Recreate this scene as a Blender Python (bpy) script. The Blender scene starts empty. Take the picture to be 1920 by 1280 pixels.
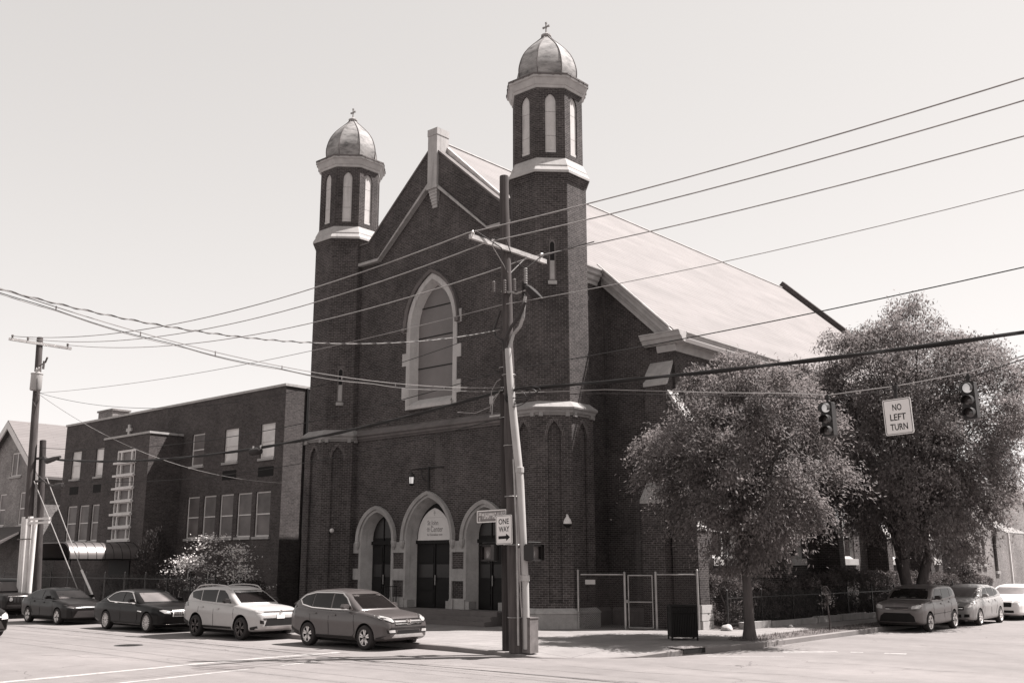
import bpy, bmesh, math, random
import numpy as np
from mathutils import Vector, Matrix, noise as mnoise
from mathutils.bvhtree import BVHTree
from mathutils.geometry import tessellate_polygon
PI = math.pi
R = math.radians
C = bpy.context.scene.collection
SC = bpy.context.scene

# ------------------------------------------------------------------ camera
YAW, PITCH, ROLL, FPX, CYP = R(41.338), R(12.543), R(-0.078), 1898.9, 633.7
cam_d = bpy.data.cameras.new('camera')
cam = bpy.data.objects.new('camera', cam_d)
C.objects.link(cam)
fw = Vector((-math.sin(YAW) * math.cos(PITCH), math.cos(YAW) * math.cos(PITCH), math.sin(PITCH)))
rt0 = Vector((math.cos(YAW), math.sin(YAW), 0))
up0 = rt0.cross(fw)
rt = rt0 * math.cos(ROLL) + up0 * math.sin(ROLL)
up = -rt0 * math.sin(ROLL) + up0 * math.cos(ROLL)
m = Matrix((rt, up, -fw)).transposed().to_4x4()
m.translation = (0, 0, 2.4)
cam.matrix_world = m
cam_d.sensor_width = 36
cam_d.lens = FPX / 1920 * 36
cam_d.shift_y = (CYP - 640) / 1920
cam_d.clip_end = 3000
SC.camera = cam

# ------------------------------------------------------------------ light
SUN_AZ, SUN_EL = R(53), R(59.5)          # azimuth counted from +X towards +Y
SDIR = Vector((math.cos(SUN_AZ) * math.cos(SUN_EL), math.sin(SUN_AZ) * math.cos(SUN_EL), math.sin(SUN_EL)))
sun_d = bpy.data.lights.new('sun', 'SUN')
sun_d.energy = 5.0
sun_d.angle = R(0.53)
sun_d.color = (1.0, 0.955, 0.93)
sun = bpy.data.objects.new('sun', sun_d)
C.objects.link(sun)
sun.rotation_euler = SDIR.to_track_quat('Z', 'Y').to_euler()
sun.location = (20, 30, 60)
world = bpy.data.worlds.new('World')
SC.world = world
world.use_nodes = True
wn = world.node_tree
for n in list(wn.nodes):
    wn.nodes.remove(n)
sky = wn.nodes.new('ShaderNodeTexSky')
sky.sky_type = 'NISHITA'
sky.sun_disc = False
sky.sun_elevation = SUN_EL
sky.sun_rotation = PI / 2 - SUN_AZ
sky.dust_density = 1.0
sky.air_density = 1.0
bw = wn.nodes.new('ShaderNodeRGBToBW')                 # black and white film
pw = wn.nodes.new('ShaderNodeMath'); pw.operation = 'POWER'; pw.inputs[1].default_value = 0.42
ml = wn.nodes.new('ShaderNodeMath'); ml.operation = 'MULTIPLY'; ml.inputs[1].default_value = 1.97
tint = wn.nodes.new('ShaderNodeMixRGB'); tint.blend_type = 'MULTIPLY'; tint.inputs[0].default_value = 1.0
tint.inputs[2].default_value = (1.035, 0.992, 0.968, 1)
bg = wn.nodes.new('ShaderNodeBackground'); bg.inputs[1].default_value = 0.1
wo = wn.nodes.new('ShaderNodeOutputWorld')
wn.links.new(sky.outputs[0], bw.inputs[0])
wn.links.new(bw.outputs[0], pw.inputs[0])
wn.links.new(pw.outputs[0], ml.inputs[0])
wn.links.new(ml.outputs[0], tint.inputs[1])
wn.links.new(tint.outputs[0], bg.inputs[0])
wn.links.new(bg.outputs[0], wo.inputs[0])
SC.view_settings.view_transform = 'Standard'
SC.view_settings.look = 'None'
SC.view_settings.gamma = 1
SC.view_settings.use_curve_mapping = False
SC.view_settings.exposure = 1.42
SC.cycles.max_bounces = 6
SC.cycles.transparent_max_bounces = 6

# ------------------------------------------------------------------ materials
def G(v):
    """a sepia grey of linear value v (the photograph is a warm monochrome print)"""
    k = max(0.0, min(1.0, 1 - v / 0.25))
    return (v * (1.03 + 0.10 * k), v * (0.985 - 0.02 * k), v * (0.965 - 0.02 * k), 1)

def newmat(name, rough=0.8, metal=0.0, spec=0.3):
    m = bpy.data.materials.new(name)
    m.use_nodes = True
    nt = m.node_tree
    b = nt.nodes['Principled BSDF']
    b.inputs['Roughness'].default_value = rough
    b.inputs['Metallic'].default_value = metal
    b.inputs['Specular IOR Level'].default_value = spec
    return m, nt, b

def mathn(nt, op, a, b=None):
    n = nt.nodes.new('ShaderNodeMath'); n.operation = op
    for i, v in enumerate((a, b)):
        if v is None: continue
        if isinstance(v, (int, float)): n.inputs[i].default_value = v
        else: nt.links.new(v, n.inputs[i])
    return n.outputs[0]

def mix(nt, fac, a, b, mode='MIX'):
    n = nt.nodes.new('ShaderNodeMixRGB'); n.blend_type = mode
    for i, v in zip((0, 1, 2), (fac, a, b)):
        if isinstance(v, (int, float)): n.inputs[i].default_value = v
        elif isinstance(v, tuple): n.inputs[i].default_value = v
        else: nt.links.new(v, n.inputs[i])
    return n.outputs[0]

def noise_tex(nt, vec, scale, detail=4, rough=0.55):
    n = nt.nodes.new('ShaderNodeTexNoise')
    n.inputs['Scale'].default_value = scale; n.inputs['Detail'].default_value = detail
    n.inputs['Roughness'].default_value = rough
    if vec is not None: nt.links.new(vec, n.inputs['Vector'])
    return n.outputs[0]

def ramp(nt, fac, stops):
    n = nt.nodes.new('ShaderNodeValToRGB')
    el = n.color_ramp.elements
    while len(el) > 1: el.remove(el[-1])
    el[0].position, c = stops[0][0], stops[0][1]
    el[0].color = (c, c, c, 1)
    for p, c in stops[1:]:
        e = el.new(p); e.color = (c, c, c, 1)
    nt.links.new(fac, n.inputs[0])
    return n.outputs[0]

def worldpos(nt, scale=None):
    g = nt.nodes.new('ShaderNodeNewGeometry')
    if scale is None: return g.outputs['Position']
    mp = nt.nodes.new('ShaderNodeMapping'); mp.inputs['Scale'].default_value = scale
    nt.links.new(g.outputs['Position'], mp.inputs[0])
    return mp.outputs[0]

def objpos(nt):
    t = nt.nodes.new('ShaderNodeTexCoord')
    return t.outputs['Object']

def bump(nt, b, height, strength=0.3, dist=0.01):
    n = nt.nodes.new('ShaderNodeBump'); n.inputs['Strength'].default_value = strength
    n.inputs['Distance'].default_value = dist
    nt.links.new(height, n.inputs['Height']); nt.links.new(n.outputs[0], b.inputs['Normal'])

def plain(name, v, rough=0.7, metal=0.0, spec=0.3, var=0.2, scale=3.0, fine=0.0):
    m, nt, b = newmat(name, rough, metal, spec)
    p = worldpos(nt)
    f = ramp(nt, noise_tex(nt, p, scale, 5), [(0.3, 1 - var), (0.7, 1 + var)])
    c = mix(nt, 1.0, G(v), f, 'MULTIPLY')
    if fine:
        f2 = ramp(nt, noise_tex(nt, p, scale * 14, 3), [(0.3, 1 - fine), (0.7, 1 + fine)])
        c = mix(nt, 1.0, c, f2, 'MULTIPLY')
    nt.links.new(c, b.inputs['Base Color'])
    return m

def brick(name, v1, v2, vm, bw_=0.215, rh=0.077, mort=0.012, stain=0.25, zfade=None):
    """running-bond brick laid out along whatever wall it is on"""
    m, nt, b = newmat(name, 0.88, 0, 0.2)
    g = nt.nodes.new('ShaderNodeNewGeometry')
    sp = nt.nodes.new('ShaderNodeSeparateXYZ'); nt.links.new(g.outputs['Position'], sp.inputs[0])
    sn = nt.nodes.new('ShaderNodeSeparateXYZ'); nt.links.new(g.outputs['True Normal'], sn.inputs[0])
    u = mathn(nt, 'SUBTRACT', mathn(nt, 'MULTIPLY', sn.outputs[0], sp.outputs[1]), mathn(nt, 'MULTIPLY', sn.outputs[1], sp.outputs[0]))
    cb = nt.nodes.new('ShaderNodeCombineXYZ')
    nt.links.new(u, cb.inputs[0]); nt.links.new(sp.outputs[2], cb.inputs[1])
    t = nt.nodes.new('ShaderNodeTexBrick')
    nt.links.new(cb.outputs[0], t.inputs['Vector'])
    t.inputs['Scale'].default_value = 1.0
    t.inputs['Brick Width'].default_value = bw_
    t.inputs['Row Height'].default_value = rh
    t.inputs['Mortar Size'].default_value = mort / 2
    t.inputs['Mortar Smooth'].default_value = 0.15
    t.inputs['Bias'].default_value = -0.1
    t.inputs['Color1'].default_value = G(v1)
    t.inputs['Color2'].default_value = G(v2)
    t.inputs['Mortar'].default_value = G(vm)
    f = ramp(nt, noise_tex(nt, g.outputs['Position'], 0.6, 6, 0.65), [(0.3, 1 - stain), (0.72, 1 + stain)])
    c = mix(nt, 1.0, t.outputs['Color'], f, 'MULTIPLY')
    f2 = ramp(nt, noise_tex(nt, worldpos(nt, (9, 9, 13)), 1.0, 3), [(0.3, 0.75), (0.7, 1.25)])
    c = mix(nt, 1.0, c, f2, 'MULTIPLY')
    # rain streaks and pale repointed patches
    f3 = ramp(nt, noise_tex(nt, worldpos(nt, (1.6, 1.6, 0.12)), 1.0, 4), [(0.62, 0.0), (0.74, 1.0)])
    c = mix(nt, mathn(nt, 'MULTIPLY', f3, 0.34), c, G(vm))
    nt.links.new(c, b.inputs['Base Color'])
    bump(nt, b, t.outputs['Fac'], -0.5, 0.006)
    return m

def stone(name, v, var=0.22, rough=0.85, joints=False):
    m, nt, b = newmat(name, rough, 0, 0.25)
    p = worldpos(nt)
    f = ramp(nt, noise_tex(nt, p, 1.3, 6, 0.65), [(0.28, 1 - var), (0.72, 1 + var * 0.6)])
    c = mix(nt, 1.0, G(v), f, 'MULTIPLY')
    s = ramp(nt, noise_tex(nt, worldpos(nt, (5, 5, 0.5)), 1.0, 5), [(0.55, 1.0), (0.78, 0.55)])
    c = mix(nt, 0.7, c, mix(nt, 1.0, c, s, 'MULTIPLY'))
    f2 = ramp(nt, noise_tex(nt, p, 40, 2), [(0.3, 0.9), (0.7, 1.1)])
    c = mix(nt, 1.0, c, f2, 'MULTIPLY')
    nt.links.new(c, b.inputs['Base Color'])
    bump(nt, b, noise_tex(nt, p, 25, 4), 0.25, 0.01)
    return m

def glassy(name, v, rough=0.08, spec=0.6, var=0.3):
    m, nt, b = newmat(name, rough, 0, spec)
    f = ramp(nt, noise_tex(nt, worldpos(nt), 0.9, 3), [(0.35, 1 - var), (0.65, 1 + var)])
    nt.links.new(mix(nt, 1.0, G(v), f, 'MULTIPLY'), b.inputs['Base Color'])
    bump(nt, b, noise_tex(nt, worldpos(nt), 1.2, 2), 0.05, 0.03)
    return m

def paint(name, v, metal=0.35, rough=0.32, spec=0.35, coat=0.35):
    m, nt, b = newmat(name, rough, metal, spec)
    b.inputs['Coat Weight'].default_value = coat
    b.inputs['Coat Roughness'].default_value = 0.14
    tc = objpos(nt)
    fl = ramp(nt, noise_tex(nt, tc, 260, 2), [(0.3, 0.92), (0.7, 1.08)])
    d = nt.nodes.new('ShaderNodeSeparateXYZ'); nt.links.new(tc, d.inputs[0])
    low_tone = ramp(nt, mathn(nt, 'ADD', d.outputs[2], mathn(nt, 'MULTIPLY', noise_tex(nt, tc, 3, 5), 0.5)), [(0.45, 0.8), (0.85, 1.0)])  # body colour darkens towards the sills, broken up by noise
    c = mix(nt, 1.0, mix(nt, 1.0, G(v), fl, 'MULTIPLY'), low_tone, 'MULTIPLY')
    nt.links.new(c, b.inputs['Base Color'])
    return m

def leafmat(name, v, trans=0.35, var=0.45):
    m, nt, b = newmat(name, 0.6, 0, 0.12)
    oi = worldpos(nt)
    f = ramp(nt, noise_tex(nt, oi, 6.0, 4), [(0.3, 1 - var), (0.7, 1 + var)])
    f2 = ramp(nt, noise_tex(nt, oi, 0.9, 3), [(0.3, 0.75), (0.7, 1.2)])
    c = mix(nt, 1.0, mix(nt, 1.0, G(v), f, 'MULTIPLY'), f2, 'MULTIPLY')
    nt.links.new(c, b.inputs['Base Color'])
    t = nt.nodes.new('ShaderNodeBsdfTranslucent'); nt.links.new(mix(nt, 1.0, c, (2.1, 2.1, 2.1, 1), 'MULTIPLY'), t.inputs[0])
    mx = nt.nodes.new('ShaderNodeMixShader'); mx.inputs[0].default_value = trans
    nt.links.new(b.outputs[0], mx.inputs[1]); nt.links.new(t.outputs[0], mx.inputs[2])
    nt.links.new(mx.outputs[0], nt.nodes['Material Output'].inputs[0])
    return m

M = {}
M['brick'] = brick('church_brick', 0.029, 0.052, 0.135, stain=.35)
M['brick_dark'] = brick('school_brick', 0.042, 0.064, 0.10, mort=0.010)
M['brick_house'] = brick('house_brick', 0.15, 0.20, 0.30)
M['brick_annex'] = brick('annex_brick', 0.13, 0.18, 0.30)
M['arch_brick'] = brick('arch_brick', 0.05, 0.07, 0.16, bw_=0.09, rh=0.2)
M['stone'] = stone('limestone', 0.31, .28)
M['stone_light'] = stone('pale_stone', 0.34, 0.22)
M['stone_frame'] = stone('window_stone', 0.37, 0.18)
M['stone_mid'] = stone('grey_stone', 0.24, 0.3)
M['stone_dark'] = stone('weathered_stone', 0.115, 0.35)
M['rough_stone'] = stone('rough_stone', 0.34, 0.35)
M['board'] = stone('painted_board', 0.46, 0.15)
M['trim'] = plain('painted_trim', 0.34, 0.6, var=0.15)
M['white_trim'] = plain('white_trim', 0.52, 0.55, var=0.1)
M['lead'] = None
M['doorglass'] = plain('door_glass', 0.014, 0.3, spec=0.3)
M['black'] = plain('black_metal', 0.006, 0.6, spec=0.2)
M['door'] = plain('dark_door', 0.007, 0.6, spec=.2)
M['iron'] = plain('iron', 0.012, 0.5, spec=0.4)
M['steel'] = plain('galvanised_steel', 0.30, 0.45, metal=0.6)
M['alu'] = plain('aluminium', 0.45, 0.35, metal=0.5)
M['conduit'] = plain('pale_conduit', 0.32, 0.45, var=0.12, scale=1.5)
M['cable'] = plain('cable_black', 0.03, 0.6)
M['wire'] = plain('wire_grey', 0.22, 0.5)
M['wire_dark'] = plain('wire_dark', 0.010, 0.6)
M['rubber'] = plain('rubber', 0.022, 0.8)
M['plastic'] = plain('black_plastic', 0.018, 0.6, spec=0.25)
M['well'] = plain('wheel_well', 0.008, 0.9)
M['rim'] = plain('alloy', 0.62, 0.35, metal=0.4)
M['rim_dark'] = plain('alloy_dark', 0.12, 0.3, metal=0.7)
M['chrome'] = plain('chrome', 0.75, 0.12, metal=1.0, var=0.05)
M['lamp'] = glassy('lamp_lens', 0.45, 0.1, 0.8)
M['carglass'] = glassy('car_glass', 0.008, 0.04, 0.28)
M['glass'] = glassy('window_glass', 0.03, 0.06, 0.6)
M['blind'] = plain('window_blind', 0.56, 0.6, var=0.25, scale=0.8)
M['grey_pane'] = plain('grey_window_pane', 0.11, 0.5, var=0.4, scale=0.8)  # flat grey panes; on windscreens the grey stands for reflection
M['sheet'] = plain('plastic_sheet', 0.115, 0.4, var=0.15, scale=0.7)
M['signwhite'] = plain('sign_white', 0.62, 0.5, var=0.05)
M['signgrey'] = plain('sign_green', 0.14, 0.5, var=0.05)
M['tympan'] = plain('tympanum_board', 0.50, 0.5, var=0.06)
M['logo'] = plain('logo_grey', 0.17, 0.6, var=0.05)
M['sigblack'] = plain('signal_black', 0.015, 0.5)
M['concrete_box'] = plain('concrete_box', 0.12, 0.85, var=0.3, scale=4, fine=0.1)

def mk_lead():
    m, nt, b = newmat('dome_metal', 0.68, 0.0, 0.15)
    p = worldpos(nt)
    f = ramp(nt, noise_tex(nt, worldpos(nt, (1, 1, 2.4)), 1.6, 6, 0.7), [(0.32, 0.08), (0.48, 0.20), (0.68, 0.31)])
    c = mix(nt, 1.0, (1.03, 0.985, 0.965, 1), f, 'MULTIPLY')
    nt.links.new(c, b.inputs['Base Color'])
    bump(nt, b, noise_tex(nt, p, 5, 3), 0.15, 0.02)
    return m
M['lead'] = mk_lead()

def mk_roof(name, v, row=0.14, axis=0):
    m, nt, b = newmat(name, 0.8, 0, 0.3)
    g = nt.nodes.new('ShaderNodeNewGeometry')
    sp = nt.nodes.new('ShaderNodeSeparateXYZ'); nt.links.new(g.outputs['Position'], sp.inputs[0])
    cb = nt.nodes.new('ShaderNodeCombineXYZ')
    nt.links.new(sp.outputs[1 - axis], cb.inputs[0]); nt.links.new(sp.outputs[2], cb.inputs[1])
    t = nt.nodes.new('ShaderNodeTexBrick'); nt.links.new(cb.outputs[0], t.inputs['Vector'])
    t.inputs['Scale'].default_value = 1; t.inputs['Brick Width'].default_value = 2.7; t.inputs['Row Height'].default_value = row
    t.inputs['Mortar Size'].default_value = 0.020; t.inputs['Bias'].default_value = 0
    t.inputs['Color1'].default_value = G(v * 0.975); t.inputs['Color2'].default_value = G(v * 1.025); t.inputs['Mortar'].default_value = G(v * 0.72)
    f = ramp(nt, noise_tex(nt, worldpos(nt, (0.5, 0.25, 1.2)), 1, 5, 0.6), [(0.3, 0.84), (0.7, 1.1)])
    nt.links.new(mix(nt, 1.0, t.outputs['Color'], f, 'MULTIPLY'), b.inputs['Base Color'])
    return m
M['roof'] = mk_roof('church_shingles', 0.152, 0.18)
M['roof_house'] = mk_roof('house_shingles', 0.13)
M['roof_dark'] = mk_roof('dark_shingles', 0.07)

def mk_asphalt():
    m, nt, b = newmat('asphalt', 0.9, 0, 0.25)
    p = worldpos(nt)
    big = ramp(nt, noise_tex(nt, p, 0.16, 5, 0.6), [(0.3, 0.80), (0.7, 1.08)])
    lane = ramp(nt, noise_tex(nt, worldpos(nt, (0.05, 0.9, 1)), 1, 3), [(0.35, 0.93), (0.65, 1.06)])
    mid = ramp(nt, noise_tex(nt, p, 1.7, 6, 0.7), [(0.28, 0.86), (0.7, 1.07)])
    fine = ramp(nt, noise_tex(nt, p, 60, 2), [(0.25, 0.80), (0.75, 1.2)])
    c = mix(nt, 1.0, G(0.160), big, 'MULTIPLY')
    c = mix(nt, 1.0, c, lane, 'MULTIPLY')
    c = mix(nt, 1.0, c, mid, 'MULTIPLY')
    c = mix(nt, 1.0, c, fine, 'MULTIPLY')
    # cracks: cell edges, bent by noise, broken up by another noise
    w = nt.nodes.new('ShaderNodeVectorMath'); w.operation = 'ADD'
    nz = nt.nodes.new('ShaderNodeTexNoise'); nz.inputs['Scale'].default_value = 1.1; nz.inputs['Detail'].default_value = 5
    nt.links.new(p, nz.inputs['Vector']); nt.links.new(p, w.inputs[0]); nt.links.new(nz.outputs['Color'], w.inputs[1])
    for sc, wd, dark, lo, hi in ((0.16, 0.0028, 0.35, 0.46, 0.58), (0.42, 0.0035, 0.5, 0.55, 0.65)):
        v = nt.nodes.new('ShaderNodeTexVoronoi'); v.feature = 'DISTANCE_TO_EDGE'; v.inputs['Scale'].default_value = sc
        nt.links.new(w.outputs[0], v.inputs['Vector'])
        line = ramp(nt, v.outputs['Distance'], [(0.0, 1.0), (wd * 0.5, 1.0), (wd, 0.0)])
        msk = ramp(nt, noise_tex(nt, p, 0.35, 3), [(lo, 0.0), (hi, 1.0)])
        fac = mathn(nt, 'MULTIPLY', mathn(nt, 'MULTIPLY', line, msk), 0.92)
        c = mix(nt, fac, c, G(0.04 * (1 + dark)))
    nt.links.new(c, b.inputs['Base Color'])
    bump(nt, b, noise_tex(nt, p, 45, 3), 0.25, 0.006)
    return m
M['asphalt'] = mk_asphalt()

def mk_concrete(name, v, jx=1.5, joint=True):
    m, nt, b = newmat(name, 0.88, 0, 0.25)
    p = worldpos(nt)
    c = mix(nt, 1.0, G(v), ramp(nt, noise_tex(nt, p, 0.5, 6, 0.65), [(0.3, 0.8), (0.7, 1.08)]), 'MULTIPLY')
    c = mix(nt, 1.0, c, ramp(nt, noise_tex(nt, p, 50, 2), [(0.3, 0.9), (0.7, 1.1)]), 'MULTIPLY')
    c = mix(nt, 1.0, c, ramp(nt, noise_tex(nt, p, 2.5, 5, 0.7), [(0.5, 1.0), (0.75, 0.82)]), 'MULTIPLY')
    if joint:
        t = nt.nodes.new('ShaderNodeTexBrick'); nt.links.new(p, t.inputs['Vector'])
        t.offset = 0.0
        t.inputs['Scale'].default_value = 1; t.inputs['Brick Width'].default_value = jx; t.inputs['Row Height'].default_value = jx
        t.inputs['Mortar Size'].default_value = 0.012; t.inputs['Mortar Smooth'].default_value = 0
        t.inputs['Color1'].default_value = (1, 1, 1, 1); t.inputs['Color2'].default_value = (0.93, 0.93, 0.93, 1); t.inputs['Mortar'].default_value = (0.4, 0.4, 0.4, 1)
        c = mix(nt, 1.0, c, t.outputs['Color'], 'MULTIPLY')
    nt.links.new(c, b.inputs['Base Color'])
    bump(nt, b, noise_tex(nt, p, 40, 3), 0.2, 0.005)
    return m
M['concrete'] = mk_concrete('sidewalk_concrete', 0.195, 1.55)
M['kerb'] = mk_concrete('kerb_concrete', 0.165, joint=False)
M['step'] = mk_concrete('step_concrete', 0.13, joint=False)

def mk_soil(name, v):
    m, nt, b = newmat(name, 0.95, 0, 0.1)
    p = worldpos(nt)
    c = mix(nt, 1.0, G(v), ramp(nt, noise_tex(nt, p, 1.5, 6, 0.7), [(0.3, 0.55), (0.7, 1.35)]), 'MULTIPLY')
    c = mix(nt, 1.0, c, ramp(nt, noise_tex(nt, p, 25, 3), [(0.3, 0.7), (0.7, 1.3)]), 'MULTIPLY')
    nt.links.new(c, b.inputs['Base Color'])
    bump(nt, b, noise_tex(nt, p, 18, 4), 0.6, 0.03)
    return m
M['soil'] = mk_soil('soil', 0.10)
M['grass'] = leafmat('grass_blades', 0.12, 0.25)

def mk_wood(name, v, sc=(14, 14, 0.6)):
    m, nt, b = newmat(name, 0.9, 0, 0.15)
    f = ramp(nt, noise_tex(nt, worldpos(nt, sc), 1, 5, 0.65), [(0.3, 0.62), (0.7, 1.3)])
    f2 = ramp(nt, noise_tex(nt, worldpos(nt), 0.7, 3), [(0.3, 0.8), (0.7, 1.15)])
    nt.links.new(mix(nt, 1.0, mix(nt, 1.0, G(v), f, 'MULTIPLY'), f2, 'MULTIPLY'), b.inputs['Base Color'])
    bump(nt, b, noise_tex(nt, worldpos(nt, (sc[0] * 2, sc[1] * 2, sc[2])), 1, 4), 0.4, 0.02)
    return m
M['wood'] = mk_wood('pole_wood', 0.07)
M['wood_dark'] = mk_wood('creosoted_wood', 0.04)
M['bark'] = mk_wood('bark', 0.07, (9, 9, 1.5))
M['crossarm'] = mk_wood('crossarm_wood', 0.36, (3, 3, 3))
M['leaf'] = leafmat('leaves', 0.115, 0.40)
M['leaf2'] = leafmat('leaves_dark', 0.11)
M['hedge'] = leafmat('hedge_leaves', 0.075, 0.25)
M['petal'] = leafmat('white_petals', 0.55, 0.3, 0.15)
M['conifer'] = leafmat('needles', 0.03, 0.1)

def mk_marking():
    m, nt, b = newmat('road_paint', 0.8, 0, 0.25)
    p = worldpos(nt)
    wear = ramp(nt, noise_tex(nt, p, 3.5, 6, 0.75), [(0.36, 0.0), (0.56, 1.0)])
    c = mix(nt, wear, G(0.175), G(0.30))
    nt.links.new(c, b.inputs['Base Color'])
    return m
M['marking'] = mk_marking()
M['patch'] = plain('tar_patch', 0.11, 0.85, var=0.25, scale=3, fine=0.15)

# ------------------------------------------------------------------ helpers
WL = {}                                                 # world origin of every thing / part built in world coordinates

class Frame:
    """a wall plane: u runs along it, v up it, d outward"""
    def __init__(s, o, u, v=(0, 0, 1)):
        s.o = Vector(o); s.u = Vector(u).normalized(); s.v = Vector(v).normalized(); s.n = s.u.cross(s.v)
    def __call__(s, u, v, d=0.0):
        return s.o + s.u * u + s.v * v + s.n * d

FRONT = lambda y: Frame((0, y, 0), (1, 0, 0))           # faces -Y, u = world X
SIDE = lambda x: Frame((x, 0, 0), (0, 1, 0))            # faces +X, u = world Y

class MB:
    def __init__(s):
        s.v = []; s.f = []
    def add(s, vs, fs):
        k = len(s.v); s.v += [tuple(v) for v in vs]; s.f += [tuple(i + k for i in f) for f in fs]
        return s
    def box(s, c, d, rz=0.0, mat=None):
        x, y, z = d[0] / 2, d[1] / 2, d[2] / 2
        vs = [Vector((a * x, b * y, e * z)) for e in (-1, 1) for a, b in ((-1, -1), (1, -1), (1, 1), (-1, 1))]
        if mat is None: mat = Matrix.Rotation(rz, 3, 'Z')
        vs = [mat @ v + Vector(c) for v in vs]
        return s.add(vs, [(0, 3, 2, 1), (4, 5, 6, 7), (0, 1, 5, 4), (1, 2, 6, 5), (2, 3, 7, 6), (3, 0, 4, 7)])
    def bx(s, x0, x1, y0, y1, z0, z1):
        return s.box(((x0 + x1) / 2, (y0 + y1) / 2, (z0 + z1) / 2), (abs(x1 - x0), abs(y1 - y0), abs(z1 - z0)))
    def fbox(s, fr, u0, u1, v0, v1, d0, d1):
        vs = [fr(u, v, d) for d in (d0, d1) for u, v in ((u0, v0), (u1, v0), (u1, v1), (u0, v1))]
        return s.add(vs, [(0, 3, 2, 1), (4, 5, 6, 7), (0, 1, 5, 4), (1, 2, 6, 5), (2, 3, 7, 6), (3, 0, 4, 7)])
    def plate(s, fr, outer, holes=(), d0=0.0, d1=-0.3):
        """flat slab in frame fr with holes, front at d0, back at d1"""
        loops = [outer] + list(holes)
        pts = [p for l in loops for p in l]
        tr = tessellate_polygon([[Vector((p[0], p[1], 0)) for p in l] for l in loops])
        n = len(pts)
        vs = [fr(p[0], p[1], d0) for p in pts] + [fr(p[0], p[1], d1) for p in pts]
        fs = [tuple(t) for t in tr] + [tuple(i + n for i in reversed(t)) for t in tr]
        k = 0
        for l in loops:
            for i in range(len(l)):
                a, b_ = k + i, k + (i + 1) % len(l)
                fs.append((a, b_, b_ + n, a + n))
            k += len(l)
        return s.add(vs, fs)
    def ring(s, fr, a, b_, da, db, closed=False):
        """surface between two outlines of equal length at depths da, db"""
        n = len(a)
        vs = [fr(p[0], p[1], da) for p in a] + [fr(p[0], p[1], db) for p in b_]
        fs = [(i, (i + 1) % n, (i + 1) % n + n, i + n) for i in range(n if closed else n - 1)]
        return s.add(vs, fs)
    def tube(s, pts, r, seg=8, cap=True, r1=None):
        pts = [Vector(p) for p in pts]; n = len(pts)
        t0 = (pts[1] - pts[0]).normalized()
        a = Vector((0, 0, 1)) if abs(t0.z) < 0.9 else Vector((1, 0, 0))
        x = t0.cross(a).normalized(); vs = []
        for i, p in enumerate(pts):
            t = (pts[min(i + 1, n - 1)] - pts[max(i - 1, 0)]).normalized()
            x = (x - t * x.dot(t)).normalized(); y = t.cross(x)
            rr = r if r1 is None else r + (r1 - r) * i / (n - 1)
            if isinstance(r, (list, tuple)): rr = r[i]
            vs += [p + (x * math.cos(2 * PI * k / seg) + y * math.sin(2 * PI * k / seg)) * rr for k in range(seg)]
        fs = [(i * seg + k, i * seg + (k + 1) % seg, (i + 1) * seg + (k + 1) % seg, (i + 1) * seg + k) for i in range(n - 1) for k in range(seg)]
        if cap: fs += [tuple(reversed(range(seg))), tuple(range((n - 1) * seg, n * seg))]
        return s.add(vs, fs)
    def lathe(s, c, prof, seg=24, rot=0.0, axis='Z', cap=True, poly=False):
        """prof = [(radius, height)]; poly: radius is the apothem of a regular polygon"""
        k = 1 / math.cos(PI / seg) if poly else 1
        vs = []
        for r, h in prof:
            for i in range(seg):
                a = rot + 2 * PI * (i + (0.5 if poly else 0)) / seg
                x, y = r * k * math.cos(a), r * k * math.sin(a)
                vs.append(Vector(c) + (Vector((x, y, h)) if axis == 'Z' else Vector((x, h, y)) if axis == 'Y' else Vector((h, x, y))))
        n = len(prof)
        fs = [(i * seg + j, i * seg + (j + 1) % seg, (i + 1) * seg + (j + 1) % seg, (i + 1) * seg + j) for i in range(n - 1) for j in range(seg)]
        if cap: fs += [tuple(reversed(range(seg))), tuple(range((n - 1) * seg, n * seg))]
        return s.add(vs, fs)
    def prism(s, fr, poly, d0, d1):
        return s.plate(fr, poly, (), d0, d1)
    def text(s, body, fr, u0, u1, v0, v1, d0, d1, keep=False, bold=.012):
        """lettering filling the box u0..u1, v0..v1 of a frame"""
        cu = bpy.data.curves.new('lettering', 'FONT'); cu.body = body; cu.fill_mode = 'BOTH'; cu.resolution_u = 3
        cu.extrude = 0.02; cu.offset = bold
        ob = bpy.data.objects.new('lettering', cu); C.objects.link(ob)
        dg = bpy.context.evaluated_depsgraph_get()
        me = bpy.data.meshes.new_from_object(ob.evaluated_get(dg))
        vs = [v.co.copy() for v in me.vertices]; fs = [tuple(p.vertices) for p in me.polygons]
        bpy.data.objects.remove(ob); bpy.data.curves.remove(cu); bpy.data.meshes.remove(me)
        xs = [v.x for v in vs]; ys = [v.y for v in vs]
        x0, x1, y0, y1 = min(xs), max(xs), min(ys), max(ys)
        sx, sy = (u1 - u0) / (x1 - x0), (v1 - v0) / (y1 - y0)
        if keep: sx = sy = min(sx, sy)
        return s.add([fr(u0 + (v.x - x0) * sx, v0 + (v.y - y0) * sy, d0 if v.z > 0 else d1) for v in vs], fs)
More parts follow.
